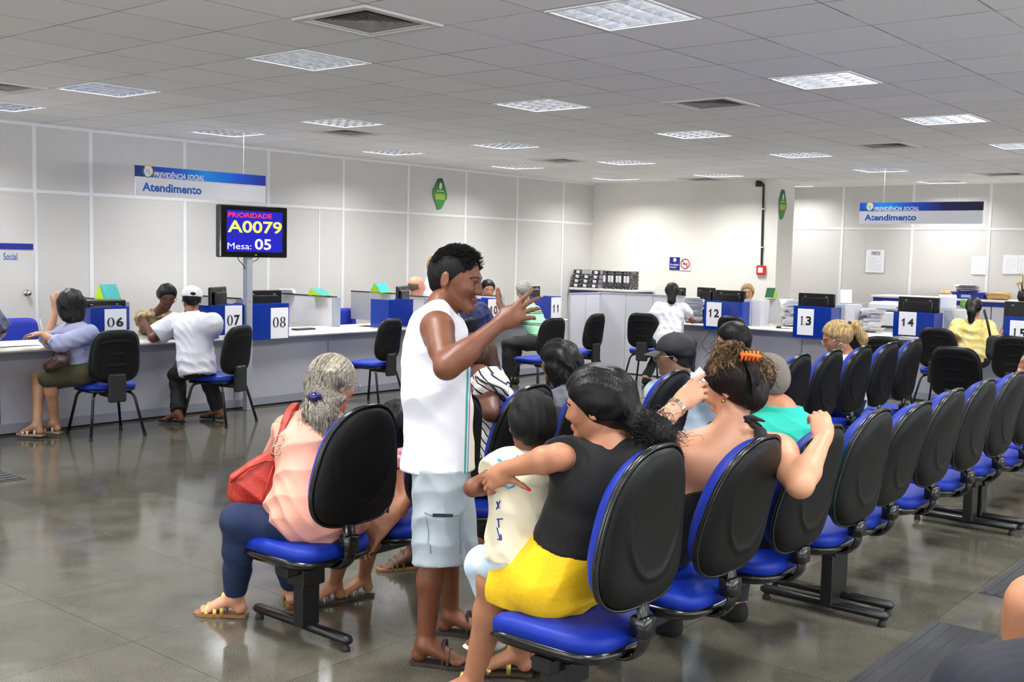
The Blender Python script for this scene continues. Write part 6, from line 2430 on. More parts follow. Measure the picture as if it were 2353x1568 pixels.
# ---------------------------------------------------------------- 7  mother in black top and yellow skirt
p = V3(2.82, 2.10, 0)
J = pose(p[0], p[1], .60, -2, H=1.60, lean=3, sway=-1)
J['neckb'] = q(1402, 1018, 3.52)
J['headc'] = q(1372, 938, 3.52)
J['t'] = unit(J['neckb'] - J['pel']); J['chest'] = lerp(J['pel'], J['neckb'], .70); J['waist'] = lerp(J['pel'], J['neckb'], .32)
J['hF'] = unit(-RXh * .90 + FXh * .42 - UP * .16); J['hU'] = unit(UP - RXh * .1)
J['shL'], J['shR'] = q(1322, 1056, 3.60), q(1475, 1066, 3.44)
J['elL'], J['wrL'] = q(1284, 1050, 3.37), q(1166, 1078, 3.49)
J['hdL'] = unit(-RXh * .62 - UP * .5 + FXh * .25)
J['elR'], J['wrR'] = q(1440, 1240, 3.6), q(1310, 1235, 3.75)
J['knL'], J['knR'] = at(1135, 1336, Z=.52), at(1235, 1300, Z=.53)
J['anL'], J['anR'] = at(1085, 1566, Z=.095), at(1192, 1500, Z=.095)
J['hipL'], J['hipR'] = J['pel'] + V3(-.09, .0, -.01), J['pel'] + V3(.09, .0, -.01)
J['ftL'] = unit(-RXh * .7 + FXh * .3); J['ftR'] = unit(-RXh * .92 + FXh * .1)
solve(J)
P = body_prims(J, 1.10, arm=1.12, leg=1.12, headk=1.06, hands={'L': dict(pn=unit(FXh + RXh * .35 - UP * .3), side=RXh * .9 - UP * .4, curl=((.5, .9, .7),) * 4, spread=.05, thumb=(-.75, .7, .15), k=.92)})
R = person('woman in black t-shirt and yellow skirt hugging the small boy', p)
bo = finish(J, P, R, .0062, tan)
L, s = J['hL'], J['hs']
ax = J['hax']
hx = [rc(L(0, -.085, -.02), L(0, -.115, -.045), .050 * s, .032 * s, 'h', .03),
      rc(L(0, -.135, -.055), L(0, -.180, -.10), .046 * s, .062 * s, 'h', .03),
      rc(L(0, .0, .055), L(.0, -.05, .040), .080 * s, .078 * s, 'h', .05)]
cap_hair(J, black_h, R, .0058, t=.010, extra=hx, hairline=.058, nape=-.05, bumps=.0018, freq=120)
cv = []
for i in range(1700):
    b = V3(rn.gauss(0, .034), -.155 + rn.gauss(0, .022), -.08 + rn.gauss(0, .026))
    d = unit(V3(rn.gauss(0, .5), -1 + rn.gauss(0, .5), -1.1 + rn.gauss(0, .6)))
    e = unit(np.cross(d, V3(rn.random(), rn.random(), rn.random())))
    ln, ph = rn.uniform(.035, .10), rn.uniform(0, 6)
    cv.append([L(*(b + d * ln * j / 7 + e * .008 * math.sin(ph + j * 1.5) + np.cross(d, e) * .008 * math.cos(ph + j * 1.5))) for j in range(8)])
strands('curly_ponytail', cv, .0010, black_h, R)
shirt(J, P, mat('tshirt_black', (.045, .045, .05), rough=.9), R, .0065, 'tshirt', slv=(.4, .74), hem=.10, off=.010, r0=.066, r1=.064, fold=.003, gr=1)
fe = J['feL'][4]
grow('nail_polish', [rc(fe[0] - fe[1] * .004 - FXh * .004, fe[0] + fe[1] * .005 - FXh * .004, .0062, .0055, 'n', .004)], .003, mat('nail_red', (.85, .05, .15), rough=.2), R)
mb = MB().tube([J['neckb'] + ax[0] * .055 * math.cos(a) + FXh * .05 * math.sin(a) + UP * (.0 + .01 * math.sin(a)) for a in np.linspace(0, 2 * PI, 25)], .002, 5, cap=False)
mb.build('necklace', metal_f, R, True, org=R.location)
yel = mat('skirt_yellow', (.95, .76, .05), rough=.8, bump=.3, bscale=10, stretch=(.6, 6, 5))
kf = unit(V3(*(J['knL'] + J['knR'] - J['hipL'] - J['hipR'])[:2], 0))
S = [dict(x) for x in sel(P, ['pelvis'])]
for x in S: x['ra'] += .018; x['rb'] += .016
mid_h, mid_k = (J['hipL'] + J['hipR']) / 2, (J['knL'] + J['knR']) / 2
S += [rc(J['hipL'] - UP * .01, J['knL'] + UP * .002, .108, .092, 's', .05), rc(J['hipR'] - UP * .01, J['knR'] + UP * .002, .108, .09, 's', .05),
      rc(mid_h, mid_k, .11, .075, 's', .06, sq=(J['r'], 1.3)), rc(J['pel'] + J['t'] * .05, J['pel'] + J['t'] * .14, .118, .108, 's', .05, sq=(J['r'], 1.25)),
      rc(J['knL'] - kf * .02 - UP * .05, J['knL'] - kf * .16 - UP * .045, .05, .06, 's', .05)]
grow('skirt', S, .0062, yel, R, [(J['knL'] - kf * .080, kf), (J['pel'] + J['t'] * .125, J['t']), (V3(0, 0, .482), -UP)], 0,
     fold=(.007, [(kf + UP * .2, 55, .7), (kf * .5 + UP, 26, 1), (J['r'] + UP * .5, 30, .8)], 8))
gold = mat('strap_gold', (.85, .72, .40), rough=.3, metal=.6)
for nm in 'LR': sandal(J, nm, R, mat('sole_dark', (.12, .1, .09)), gold, straps=((.115, 0), (.01, 1.3)))

# ---------------------------------------------------------------- 6  small boy on her lap
J = pose(*q(1208, 1262, 3.66)[:2], float(q(1208, 1262, 3.66)[2]), -12, H=1.17, lean=-1)
J['headc'] = q(1221, 976, 3.66); J['neckb'] = q(1216, 1046, 3.66)
J['t'] = unit(J['neckb'] - J['pel']); J['chest'] = lerp(J['pel'], J['neckb'], .7); J['waist'] = lerp(J['pel'], J['neckb'], .32)
J['hF'] = unit(FXh * .98 - RXh * .18 + UP * .02); J['hU'] = UP
J['shL'], J['shR'] = q(1164, 1076, 3.66), q(1262, 1080, 3.66)
J['elL'], J['wrL'] = q(1086, 1122, 3.58), q(1150, 1112, 3.74)
J['elR'] = q(1290, 1150, 3.72); J['wrR'] = q(1270, 1190, 3.86)
J['knL'], J['anL'] = q(1100, 1296, 3.80), q(1138, 1440, 3.90)
J['knR'], J['anR'] = q(1190, 1262, 3.98), q(1160, 1400, 4.02)
J['ftL'] = J['ftR'] = unit(-RXh * .9 + FXh * .2 - UP * .35)
solve(J)
P = body_prims(J, 1.0, arm=1.02, leg=.95, headk=1.30, feet=True)
R = person('small boy in cream t-shirt seen from behind, sitting on a lap', J['pel'])
finish(J, P, R, .0062, brown, eyes=False)
cap_hair(J, hm, R, .0055, t=.013, hairline=.056, nape=-.052, bumps=.0022, freq=110)
cream = mat('tshirt_cream', (.93, .89, .78), rough=.85, noise=.03, nscale=10)
sb_o = shirt(J, P, cream, R, .0062, 'tshirt', slv=(.42, .42), hem=-.045, off=.016, r0=.072, r1=.08, fold=.006, flare=.02,
             extra=[rc(J['chest'], J['pel'] - J['t'] * .02, .085, .10, 'c', .05, sq=(RXh, 1.2))])
tq = mat('trim_turquoise', (.13, .62, .85), rough=.8)
mb = MB()
for (a, b_) in (((1146, 1050), (1160, 1076)), ((1186, 1042), (1204, 1052))):
    mb.tube([hitpoint(sb_o, lerp(a[0], b_[0], i / 5), lerp(a[1], b_[1], i / 5)) - FXh * .003 for i in range(6)], .006, 6, flat=.5)
mb.tube([hitpoint(sb_o, x_, y_) - FXh * .003 for x_, y_ in ((1152, 1112), (1164, 1119), (1178, 1116))], .007, 6, flat=.5)
mb.build('turquoise_trim', tq, R, True, org=R.location)
ib = mat('print_blue', (.12, .25, .62), rough=.8)
mb = MB()
for path in ([(1136, 1153), (1141, 1158), (1146, 1154)], [(1138, 1158), (1144, 1166)], [(1137, 1166), (1141, 1158)], [(1137, 1195), (1150, 1194)], [(1141, 1195), (1142, 1210)],
             [(1138, 1215), (1142, 1228), (1146, 1238), (1139, 1240)], [(1146, 1225), (1148, 1240)]):
    mb.tube([hitpoint(sb_o, *u, r=5) - FXh * .003 for u in path], .0022, 5)
mb.build('blue_print', ib, R, True, org=R.location)
lb = mat('trousers_light_blue', (.55, .78, .90), rough=.85, noise=.35, nscale=7, col2=(.90, .91, .95))
trousers(J, P, lb, R, .0065, frac=.75, r=(.098, .080, .075, .065), waist=.10, fold=.006)
for nm in 'LR':
    shoe(J, nm, R, mat('sneaker_white', (.85, .82, .80), rough=.5), .006, 'sneaker', k2=1.1)
    c = J['an' + nm] - UP * .03 + unit(J['ft' + nm]) * .03
    mb = MB().tube([c - RXh * .02 - FXh * .045, c + UP * .01 - FXh * .050, c + RXh * .02 - FXh * .045], [.010, .018, .010], 8)
    mb.build('sneaker_patch', mat('patch_red', (.80, .12, .12), rough=.4), R, True, org=R.location)

# ---------------------------------------------------------------- 8  bare shouldered woman
J = pose(3.40, 2.12, .59, 12, H=1.66, lean=0, twist=36)
J['neckb'] = q(1676, 1000, 3.98); J['headc'] = q(1682, 893, 4.02)
J['t'] = unit(J['neckb'] - J['pel']); J['chest'] = lerp(J['pel'], J['neckb'], .70); J['waist'] = lerp(J['pel'], J['neckb'], .32)
J['hF'] = unit(-RXh * .72 + FXh * .60 - UP * .34); J['hU'] = unit(UP * .94 - RXh * .18 + FXh * .12)
J['shL'], J['elL'], J['wrL'] = q(1560, 1042, 3.98), q(1466, 1028, 3.70), q(1560, 930, 3.86)
J['shR'], J['elR'], J['wrR'] = q(1788, 1046, 3.90), q(1838, 1114, 3.72), q(1892, 1008, 3.86)
J['hdL'] = unit(RXh * .72 + UP * .55 + FXh * .15); J['hdR'] = unit(UP * .75 + FXh * .5 + RXh * .05)
solve(J)
hnd = {'L': dict(pn=unit(FXh * .5 + RXh * .3 - UP * .1), side=-RXh * .3 + UP, curl=((.25, .35, .3), (.5, .7, .5), (.7, .9, .5), (.8, .9, .6)), spread=.10, thumb=(.9, .35, .4), k=1.0),
       'R': dict(pn=unit(FXh * .75 - UP * .5), side=RXh, curl=((.7, .9, .6),) * 4, spread=.03, k=1.0, d=unit(UP * .75 + FXh * .55), thumb=(.5, .3, .8))}
P = body_prims(J, 1.08, arm=1.22, leg=1.1, hands=hnd, headk=1.06, bust=.05)
P += [rc(J['neckb'] - UP * .03, J['shL'] + UP * .01, .052, .052, 'shoulderL', .05), rc(J['neckb'] - UP * .03, J['shR'] + UP * .01, .05, .052, 'shoulderR', .05),
      rc(q(1600, 1060, 3.93), q(1650, 1080, 3.93), .07, .08, 'torso', .06)]
R = person('woman with bare shoulders and messy bun, one hand at her ear', (3.38, 2.12))
finish(J, P, R, .0058, light)
L, s = J['hL'], J['hs']
ax = J['hax']
blond_e = hair_mat('hair_streaked', (.20, .14, .10), (.70, .56, .38), scale=(8, 8, 5))
dk = hair_mat('hair_dark_sheen', (.04, .032, .032), (.11, .08, .075))
hx = [rc(L(0, -.05, .03), L(-.005, -.070, -.05), .074 * s, .046 * s, 'h', .04, sq=(ax[0], 1.08)),
      rc(L(.0, -.035, .05), L(.0, -.055, .0), .086 * s, .068 * s, 'h', .03)]
cap_hair(J, dk, R, .0055, t=.015, extra=hx, hairline=.060, nape=-.06, bumps=.002, freq=110)
cv = []
cb_ = q(1712, 826, 3.98)                         # where the clip gathers the hair
for i in range(620):                             # loose loops of the bun
    a = rn.uniform(0, 2 * PI)
    if i < 330: tip = q(rn.uniform(1632, 1705), rn.uniform(788, 850), 3.93 + rn.uniform(-.05, .09))
    else: tip = q(rn.uniform(1715, 1778), rn.uniform(828, 878), 3.95 + rn.uniform(-.05, .08))
    m1 = lerp(cb_, tip, .5) + UP * rn.uniform(-.005, .045) + FXh * rn.uniform(-.03, .03)
    e1 = tip + (UP * rn.uniform(-.05, -.01) + RXh * rn.uniform(-.03, .03))
    cv.append([cb_ + V3(rn.gauss(0, .012), rn.gauss(0, .012), rn.gauss(0, .012)), lerp(cb_, m1, .6) + UP * .008, m1, lerp(m1, tip, .7) + UP * .006, tip, e1])
strands('bun_strands', cv[::2], .0017, blond_e, R)
strands('bun_dark_strands', cv[1::2], .0018, hair_mat('hair_bun_brown', (.12, .08, .06), (.36, .27, .18)), R)
bunm = [rc(cb_ - UP * .01, q(1672, 826, 3.97), .030, .040, 'h', .03), rc(cb_, q(1754, 854, 3.98), .030, .036, 'h', .03), rc(q(1690, 850, 3.95), q(1650, 850, 3.97), .045, .03, 'h', .03)]
V, F = field_mesh(bunm, .0055)
V = V + vnormals(V, F) * (.004 * np.sin(V @ RXh * 150 + 3 * np.sin(V @ UP * 40)))[:, None]
mesh_obj('hair_bun', V, F, blond_e, R)
# combed strands from the nape to the clip
cv = []
for i in range(300):
    a = rn.uniform(-1, 1)
    cv.append([L(a * .055, -.085, -.055), L(a * .09, -.125, -.01), L(a * .085, -.125, .05), L(a * .05, -.09, .105), cb_ + V3(rn.gauss(0, .01), rn.gauss(0, .01), rn.gauss(0, .01))])
strands('hair_combed', cv, .0011, dk, R)
clipm = mat('clip_orange', (.95, .42, .08), rough=.35)
mb = MB()
cc = q(1722, 818, 3.90)
for i in range(5): mb.tube([cc + RXh * (-.030 + .014 * i) - UP * .018 - FXh * .004, cc + RXh * (-.028 + .014 * i) - FXh * .014, cc + RXh * (-.026 + .014 * i) + UP * .016 - FXh * .002], .005, 6)
mb.tube([cc - RXh * .036 + UP * .006 - FXh * .010, cc - FXh * .016 + UP * .004, cc + RXh * .040 - UP * .002 - FXh * .008], .007, 8)
mb.build('hair_claw', clipm, R, True, org=R.location)
tb = mat('halter_black', (.04, .04, .045), rough=.8)
S = [dict(x) for x in sel(P, ['torso', 'pelvis'])]
top_cut = q(1640, 1118, 3.9)
to = grow('halter_top', S, .0065, tb, R, [(top_cut, unit(UP + RXh * -.30)), (J['pel'] + UP * -.03, -UP)], .008)
bd = [o for o in kids(R) if o.name.startswith('body')][0]
sp_ = [hitpoint(bd, x_, y_, 7) - FXh * .002 for x_, y_ in ((1748, 975), (1746, 990), (1744, 1010), (1742, 1035))]
mb = MB()
mb.tube([hitpoint(bd, 1728, 958, 7) - FXh * .002] + sp_, [.024, .028, .030, .030, .030], 10, flat=.55)
mb.build('halter_strap', tb, R, True, org=R.location)
mb = MB()
kc = q(1722, 960, 3.86)
mb.tube([kc - RXh * .02, kc + RXh * .01, kc + RXh * .055 + UP * -.012], [.010, .018, .006], 8, flat=.6)
mb.tube([kc, kc + RXh * .045 + UP * -.030], [.014, .006], 8, flat=.5)
mb.tube([kc + UP * .002, kc - UP * .02 - RXh * .008], [.014, .012], 8)
mb.build('halter_knot', tb, R, True, org=R.location)
trousers(J, P, black_t, R, MID)
for nm in 'LR': shoe(J, nm, R, black_t)
wc = lerp(J['elL'], J['wrL'], .93)
wd = unit(J['wrL'] - J['elL'])
e1 = unit(np.cross(wd, FXh)); e2 = np.cross(wd, e1)
silver_w = mat('watch_steel', (.80, .77, .72), rough=.25, metal=1)
mb = MB()
for i in range(20):
    a = 2 * PI * i / 20
    c = wc + e1 * .034 * math.cos(a) + e2 * .031 * math.sin(a)
    tdir = -e1 * math.sin(a) + e2 * math.cos(a)
    mb.obox(c, wd, tdir, np.cross(wd, tdir), .0085, .0046, .002)
WR = empty('wrist_watch', tuple(wc), 0, 'steel wrist watch on the raised forearm of the bare shouldered woman', 'watch')
mb.build('bracelet', silver_w, WR, org=WR.location)
fc = wc + unit(-FXh * .8 - RXh * .55) * .034
fn_ = unit(-FXh * .8 - RXh * .55)
mb = MB().tube([fc - fn_ * .004, fc + fn_ * .005], .0175, 20); mb.build('case', silver_w, WR, True, org=WR.location, angle=.6)
mb = MB().tube([fc + fn_ * .0048, fc + fn_ * .0058], .0145, 20); mb.build('dial', mat('dial_pale', (.85, .85, .82), rough=.2), WR, org=WR.location)
fe = J['feL'][1][0]
mb = MB()
rc_ = q(1603, 862, 3.80)
e = L(-.079, .0, -.030)
mb.tube([e + RXh * .0, e - UP * .012], [.006, .008], 8); mb.build('earring', mat('gold', (.85, .68, .35), rough=.25, metal=1), R, True, org=R.location)
PHN = empty('phone', tuple(q(1603, 856, 3.98)), 0, 'white phone corner showing between the fingers of the bare shouldered woman', 'phone')
pc = q(1603, 862, 3.93)
MB().obox(pc, unit(RXh * .5 + UP * .5 + FXh * .3), unit(UP - RXh), unit(FXh - RXh * .2), .028, .014, .004).build('casing', mat('phone_white', (.9, .9, .92), rough=.3), PHN, org=PHN.location)

# ---------------------------------------------------------------- 9  man in the turquoise polo
pp = q(1790, 1150, 4.45)
J = pose(pp[0], pp[1], .59, 18, H=1.70, lean=4, twist=12)
J['neckb'] = q(1797, 956, 4.50); J['headc'] = q(1757, 880, 4.55)
J['t'] = unit(J['neckb'] - J['pel']); J['chest'] = lerp(J['pel'], J['neckb'], .70); J['waist'] = lerp(J['pel'], J['neckb'], .32)
J['hF'] = unit(FXh * .85 - RXh * .5 - UP * .1); J['hU'] = unit(UP + FXh * .05)
J['shL'], J['shR'] = q(1716, 1004, 4.58), q(1852, 1012, 4.46)
for nm in 'RL': J['eh' + nm] = -UP + FXh * .3; J['wr' + nm] = J['pel'] + J['f'] * .36 + UP * .14 - RXh * .05
solve(J)
P = body_prims(J, 1.15, arm=1.15, headk=1.03, belly=.1)
R = person('man with cropped grey hair and turquoise polo shirt, back view', pp)
finish(J, P, R, .0065, skin('ruddy', (.72, .48, .37)))
cap_hair(J, mat('hair_cropped_grey', (.36, .32, .30), rough=.8, noise=.3, nscale=420, col2=(.55, .51, .48), bump=.3, bscale=500), R, .006, t=.003, hairline=.05, nape=-.048, bumps=.0, back=(.040, .026))
polo = mat('polo_turquoise', (.16, .74, .66), rough=.85, bump=.06, bscale=300)
so = shirt(J, P, polo, R, .0065, 'polo_shirt', slv=(.55, .55), hem=-.08, off=.014, fold=.005)
S = [rc(J['neckb'] - UP * .02, J['neckb'] + UP * .042 + FXh * .004, .098, .078, 'c', .01, cut0=True, cut1=True), rc(J['neckb'] + UP * .015, J['neckb'] + UP * .10, .068, .068, 'c', .006, op=-1)]
grow('collar', S, .005, polo, R)
trousers(J, P, mat('cloth_charcoal', (.15, .15, .17), rough=.9), R, MID)
for nm in 'LR': shoe(J, nm, R, black_t)

# ---------------------------------------------------------------- 10 man in the black cap
pp = q(1570, 975, 6.25)
J = pose(pp[0], pp[1], .57, -12, H=1.68, lean=3)
J['neckb'] = q(1563, 868, 6.25); J['headc'] = q(1548, 818, 6.25)
J['t'] = unit(J['neckb'] - J['pel']); J['chest'] = lerp(J['pel'], J['neckb'], .70); J['waist'] = lerp(J['pel'], J['neckb'], .32)
J['hF'] = unit(-RXh * .93 + FXh * .25 - UP * .12); J['hU'] = unit(UP - RXh * .1)
J['shL'], J['shR'] = q(1512, 905, 6.35), q(1622, 905, 6.15)
solve(J)
P = body_prims(J, 1.08, headk=1.03)
R = person('man in black baseball cap and glasses, pale shirt, profile view', pp)
finish(J, P, R, MID, skin('olive', (.55, .40, .30)))
cap_hair(J, black_h, R, MID, t=.010, nape=-.07, bumps=.001)
L, s = J['hL'], J['hs']; ax = J['hax']


def base_cap(J, root, m_, name='cap', brim_m=None, back=False, h=.007):
    L, s, ax = J['hL'], J['hs'], J['hax']
    g = empty(name, (0, 0, 0)); g.parent = root
    V, F = field_mesh([ell(L(0, -.014, .042), np.array([.092, .108, .088]) * s, ax, 'c', .01)], h, [(L(0, 0, .030), unit(-ax[2] + ax[1] * .12))] + ([] if not back else []))
    o = mesh_obj('crown', V, F, m_, root); o.parent = g
    sgn = 1
    vs_, fs = [], []
    for j in range(9):
        a = -1.05 + 2.1 * j / 8
        for i in range(6):
            rr = i / 5
            fx = .078 + rr * .085 * math.cos(a * .85)
            vs_.append(L(math.sin(a) * (.088 - .012 * rr), fx * (math.cos(a) * .55 + .45), .036 - .022 * rr - .018 * (a * a) * .6 + .004))
    n0 = len(vs_)
    vs_ += [v + ax[2] * .004 * s for v in vs_]
    for j in range(8):
        for i in range(5):
            f_ = (j * 6 + i, j * 6 + i + 1, (j + 1) * 6 + i + 1, (j + 1) * 6 + i)
            fs += [f_, tuple(n0 + t for t in f_[::-1])]
    for j in range(8): fs.append((j * 6 + 5, n0 + j * 6 + 5, n0 + (j + 1) * 6 + 5, (j + 1) * 6 + 5))
    MB().add(vs_, fs).build('brim', brim_m or m_, g, True, org=root.location)
    MB().tube([L(0, -.014, .128), L(0, -.014, .134)], [.009, .006], 8).build('button', m_, g, True, org=root.location)
    return g


capm = mat('cap_black', (.10, .10, .115), rough=.8, noise=.2, nscale=60)
base_cap(J, R, capm, brim_m=mat('cap_brim_grey', (.25, .26, .27), rough=.8))
glasses(J, R, metal_f)
shirt(J, P, mat('shirt_pale_blue', (.78, .86, .92), rough=.85), R, MID, slv=(.5, .5), hem=-.06, off=.016)
trousers(J, P, denim, R, LOW)
for nm in 'LR': shoe(J, nm, R, black_t, .01)

# ---------------------------------------------------------------- 11 dark haired person half hidden by the bun
pp = q(1716, 910, 6.75)
J = pose(pp[0], pp[1], .57, -10, H=1.6, lean=6)
J['neckb'] = q(1700, 838, 6.75); J['headc'] = q(1683, 786, 6.75)
J['hF'] = unit(-RXh * .92 + FXh * .3 - UP * .25); J['hU'] = unit(UP - RXh * .15)
J['t'] = unit(J['neckb'] - J['pel']); J['chest'] = lerp(J['pel'], J['neckb'], .70); J['waist'] = lerp(J['pel'], J['neckb'], .32)
solve(J)
P = body_prims(J, 1.0)
R = person('person with short black hair behind the messy bun, under desk number 12', pp)
finish(J, P, R, .0095, tan)
cap_hair(J, black_h, R, .009, t=.018, hairline=.062, nape=-.07, bumps=.001)
shirt(J, P, mat('cloth_dark_green', (.12, .2, .18), rough=.9), R, LOW, slv=(.5, .5), hem=-.06)
trousers(J, P, denim, R, LOW)
for nm in 'LR': shoe(J, nm, R, black_t, .01)

# ---------------------------------------------------------------- 12 woman with the blond ponytail
pp = q(1958, 885, 8.35)
J = pose(pp[0], pp[1], .57, -15, H=1.6, lean=6)
J['neckb'] = q(1946, 822, 8.3); J['headc'] = q(1923, 777, 8.3)
J['t'] = unit(J['neckb'] - J['pel']); J['chest'] = lerp(J['pel'], J['neckb'], .70); J['waist'] = lerp(J['pel'], J['neckb'], .32)
J['shL'], J['shR'] = q(1908, 846, 8.5), q(1962, 848, 8.2)
for nm in 'RL': J['eh' + nm] = -UP + FXh * .3; J['wr' + nm] = J['pel'] + J['f'] * .36 + UP * .12 - RXh * .05
J['hF'] = unit(-RXh * .90 + FXh * .15 - UP * .42); J['hU'] = unit(UP * .9 - RXh * .42)
solve(J)
P = body_prims(J, 1.05, headk=1.1)
R = person('woman with blond ponytail and large hoop earring, looking down', pp)
finish(J, P, R, .0085, skin('warm', (.74, .50, .36)))
blond = hair_mat('hair_blond', (.40, .30, .19), (.78, .66, .45), scale=(9, 9, 1.5), bump=.25)
L, s = J['hL'], J['hs']
cap_hair(J, blond, R, .008, t=.013, extra=[rc(L(0, -.10, .055), L(0, -.150, .035), .020 * s, .030 * s, 'h', .015), rc(L(0, -.150, .035), L(0, -.165, -.07), .036 * s, .036 * s, 'h', .02), rc(L(0, -.165, -.07), L(0, -.14, -.16), .036 * s, .010 * s, 'h', .02)], nape=-.05, bumps=.002, freq=130)
MB().tube([L(0, -.108, .060), L(0, -.124, .052)], .027, 10).build('hair_tie', black_t, R, True, org=R.location)
c = L(-.083, .0, -.055)
MB().tube([c + (J['hax'][1] * math.cos(a) + J['hax'][2] * math.sin(a)) * .026 for a in np.linspace(0, 2 * PI, 21)], .003, 6, cap=False).build('hoop_earring', mat('gold_pale', (.9, .8, .7), rough=.2, metal=1), R, True, org=R.location)
glasses(J, R, metal_f)
shirt(J, P, mat('shirt_ice', (.84, .92, .95), rough=.85), R, .0095, slv=(.5, .5), hem=-.06)
trousers(J, P, denim, R, LOW)
for nm in 'LR': shoe(J, nm, R, black_t, .01)

# ---------------------------------------------------------------- 13 woman in lilac at desk 06
J = pose(*q(195, 868, 9.25)[:2], .575, -44, H=1.66, lean=4)
J['headc'] = q(163, 702, 9.30); J['neckb'] = q(170, 745, 9.28)
J['t'] = unit(J['neckb'] - J['pel']); J['chest'] = lerp(J['pel'], J['neckb'], .70); J['waist'] = lerp(J['pel'], J['neckb'], .32)
J['hF'] = unit(-RXh * .5 + FXh * .85 - UP * .1); J['hU'] = UP
J['shL'], J['shR'] = q(132, 768, 9.42), q(205, 768, 9.15)
J['elL'], J['wrL'] = q(110, 782, 9.30), q(128, 712, 9.42)
J['wrR'] = q(98, 768, 9.2); J['elR'] = q(140, 790, 8.98)
J['hdL'] = unit(UP + RXh * .2); J['hdR'] = unit(-RXh)
J['knL'], J['knR'] = q(86, 868, 9.35), q(110, 868, 9.1)
J['anL'], J['anR'] = at(85, 978, Z=.11), at(126, 972, Z=.11)
J['ftL'] = J['ftR'] = unit(-RXh * .95 + FXh * .2)
solve(J)
P = body_prims(J, 1.0, leg=.95, rmin=.008)
R = person('woman in lilac blouse and olive skirt writing at the desk numbered 06', J['pel'])
finish(J, P, R, .009, skin('tan2', (.72, .54, .42)), eyes=False)
L, s = J['hL'], J['hs']
cap_hair(J, black_h, R, .0095, t=.030, extra=[rc(L(0, -.04, .0), L(0, -.06, -.10), .10 * s, .085 * s, 'h', .04, sq=(J['hax'][0], 1.12))], nape=-.16, bumps=.003, freq=60)
lilac = mat('blouse_lilac', (.62, .63, .76), rough=.85)
shirt(J, P, lilac, R, .009, 'blouse', slv=(1.3, 1.0), hem=.0, off=.014, fold=.007)
olive = mat('skirt_olive', (.27, .25, .18), rough=.9)
mh, mk = (J['hipL'] + J['hipR']) / 2, (J['knL'] + J['knR']) / 2
grow('skirt', [rc(J['hipL'], J['knL'], .105, .085, 's', .05), rc(J['hipR'], J['knR'], .105, .085, 's', .05), rc(mh, mk - UP * .02, .11, .09, 's', .05), rc(J['pel'], J['pel'] + J['t'] * .1, .115, .10, 's', .05, sq=(J['r'], 1.25))], .0095, olive, R,
     [(mk + J['f'] * -.02, J['f']), (J['pel'] + J['t'] * .08, J['t'])], 0, fold=(.006, [(UP, 30, 1), (J['f'] + UP, 25, 1)], 2))
for nm in 'LR': sandal(J, nm, R, mat('heel_tan', (.70, .58, .45)), mat('strap_cream', (.86, .82, .76), rough=.5), straps=((.11, 0), (.06, .4), (-.02, 1.1)))
MB().tube([J['wrR'] + UP * .03, J['wrR'] - RXh * .02 + UP * .13], .005, 6).build('pen', paper, R, org=R.location)
hb = q(133, 832, 9.02)
HB = empty('handbag', tuple(hb), 0, 'small dark patterned handbag on the lap of the lilac blouse woman', 'bag')
V, F = field_mesh([rc(q(112, 842, 9.02), q(142, 826, 9.02), .05, .065, 'b', .04, sq=(FXh, .7))], .009)
mesh_obj('pouch', V, F, mat('bag_dark_pattern', (.10, .06, .06), rough=.3, noise=.6, nscale=40, col2=(.38, .24, .20), coat=.3), HB)
MB().tube([q(118, 822, 9.02), q(128, 806, 9.0), q(142, 806, 9.0), q(146, 818, 9.02)], .006, 6).build('handle', black_t, HB, True, org=HB.location)

# ---------------------------------------------------------------- 14 clerk in the floral dress
J = pose(*q(352, 790, 11.25)[:2], .62, 205, H=1.62, lean=8)
J['headc'] = q(384, 683, 10.55); J['neckb'] = q(370, 718, 10.68)
J['t'] = unit(J['neckb'] - J['pel']); J['chest'] = lerp(J['pel'], J['neckb'], .70); J['waist'] = lerp(J['pel'], J['neckb'], .32)
J['hF'] = unit(-FXh * .78 + RXh * .42 - UP * .42); J['hU'] = unit(UP * .9 - FXh * .35 + RXh * .2)
J['shR'], J['shL'] = q(328, 732, 10.78), q(402, 738, 10.62)
J['wrR'] = q(345, 765, 10.3); J['wrL'] = q(378, 764, 10.3); J['ehR'] = -RXh; J['ehL'] = RXh
solve(J)
P = body_prims(J, 1.1, rmin=.008)
R = person('clerk with short black hair and glasses in a floral dress at desk 06', J['pel'])
finish(J, P, R, .009, dark)
cap_hair(J, black_h, R, .009, t=.018, nape=-.05, bumps=.002)
glasses(J, R, mat('frame_red', (.5, .25, .15), rough=.3), rim_=.002)
shirt(J, P, mat('dress_floral', (.25, .17, .13), rough=.8, noise=.9, nscale=22, col2=(.85, .76, .58)), R, .0095, 'dress', slv=(.35, .35), hem=-.1)
trousers(J, P, black_t, R, LOW)

# ---------------------------------------------------------------- 15 man in white cap and shirt
J = pose(*q(452, 858, 9.95)[:2], .575, -24, H=1.72, lean=10)
J['headc'] = q(440, 690, 10.05); J['neckb'] = q(440, 726, 10.0)
J['t'] = unit(J['neckb'] - J['pel']); J['chest'] = lerp(J['pel'], J['neckb'], .70); J['waist'] = lerp(J['pel'], J['neckb'], .32)
J['hF'] = unit(FXh * .92 - RXh * .38 - UP * .2); J['hU'] = unit(UP + FXh * .15)
J['shL'], J['shR'] = q(402, 742, 10.15), q(488, 742, 9.85)
J['elL'], J['wrL'] = q(352, 776, 10.1), q(372, 768, 10.35)
J['wrR'] = q(470, 775, 10.4)
J['knL'], J['knR'] = q(404, 862, 10.25), q(470, 862, 10.2)
J['anL'], J['anR'] = at(410, 950, Z=.10), at(503, 942, Z=.10)
solve(J)
P = body_prims(J, 1.1, arm=1.1, rmin=.008)
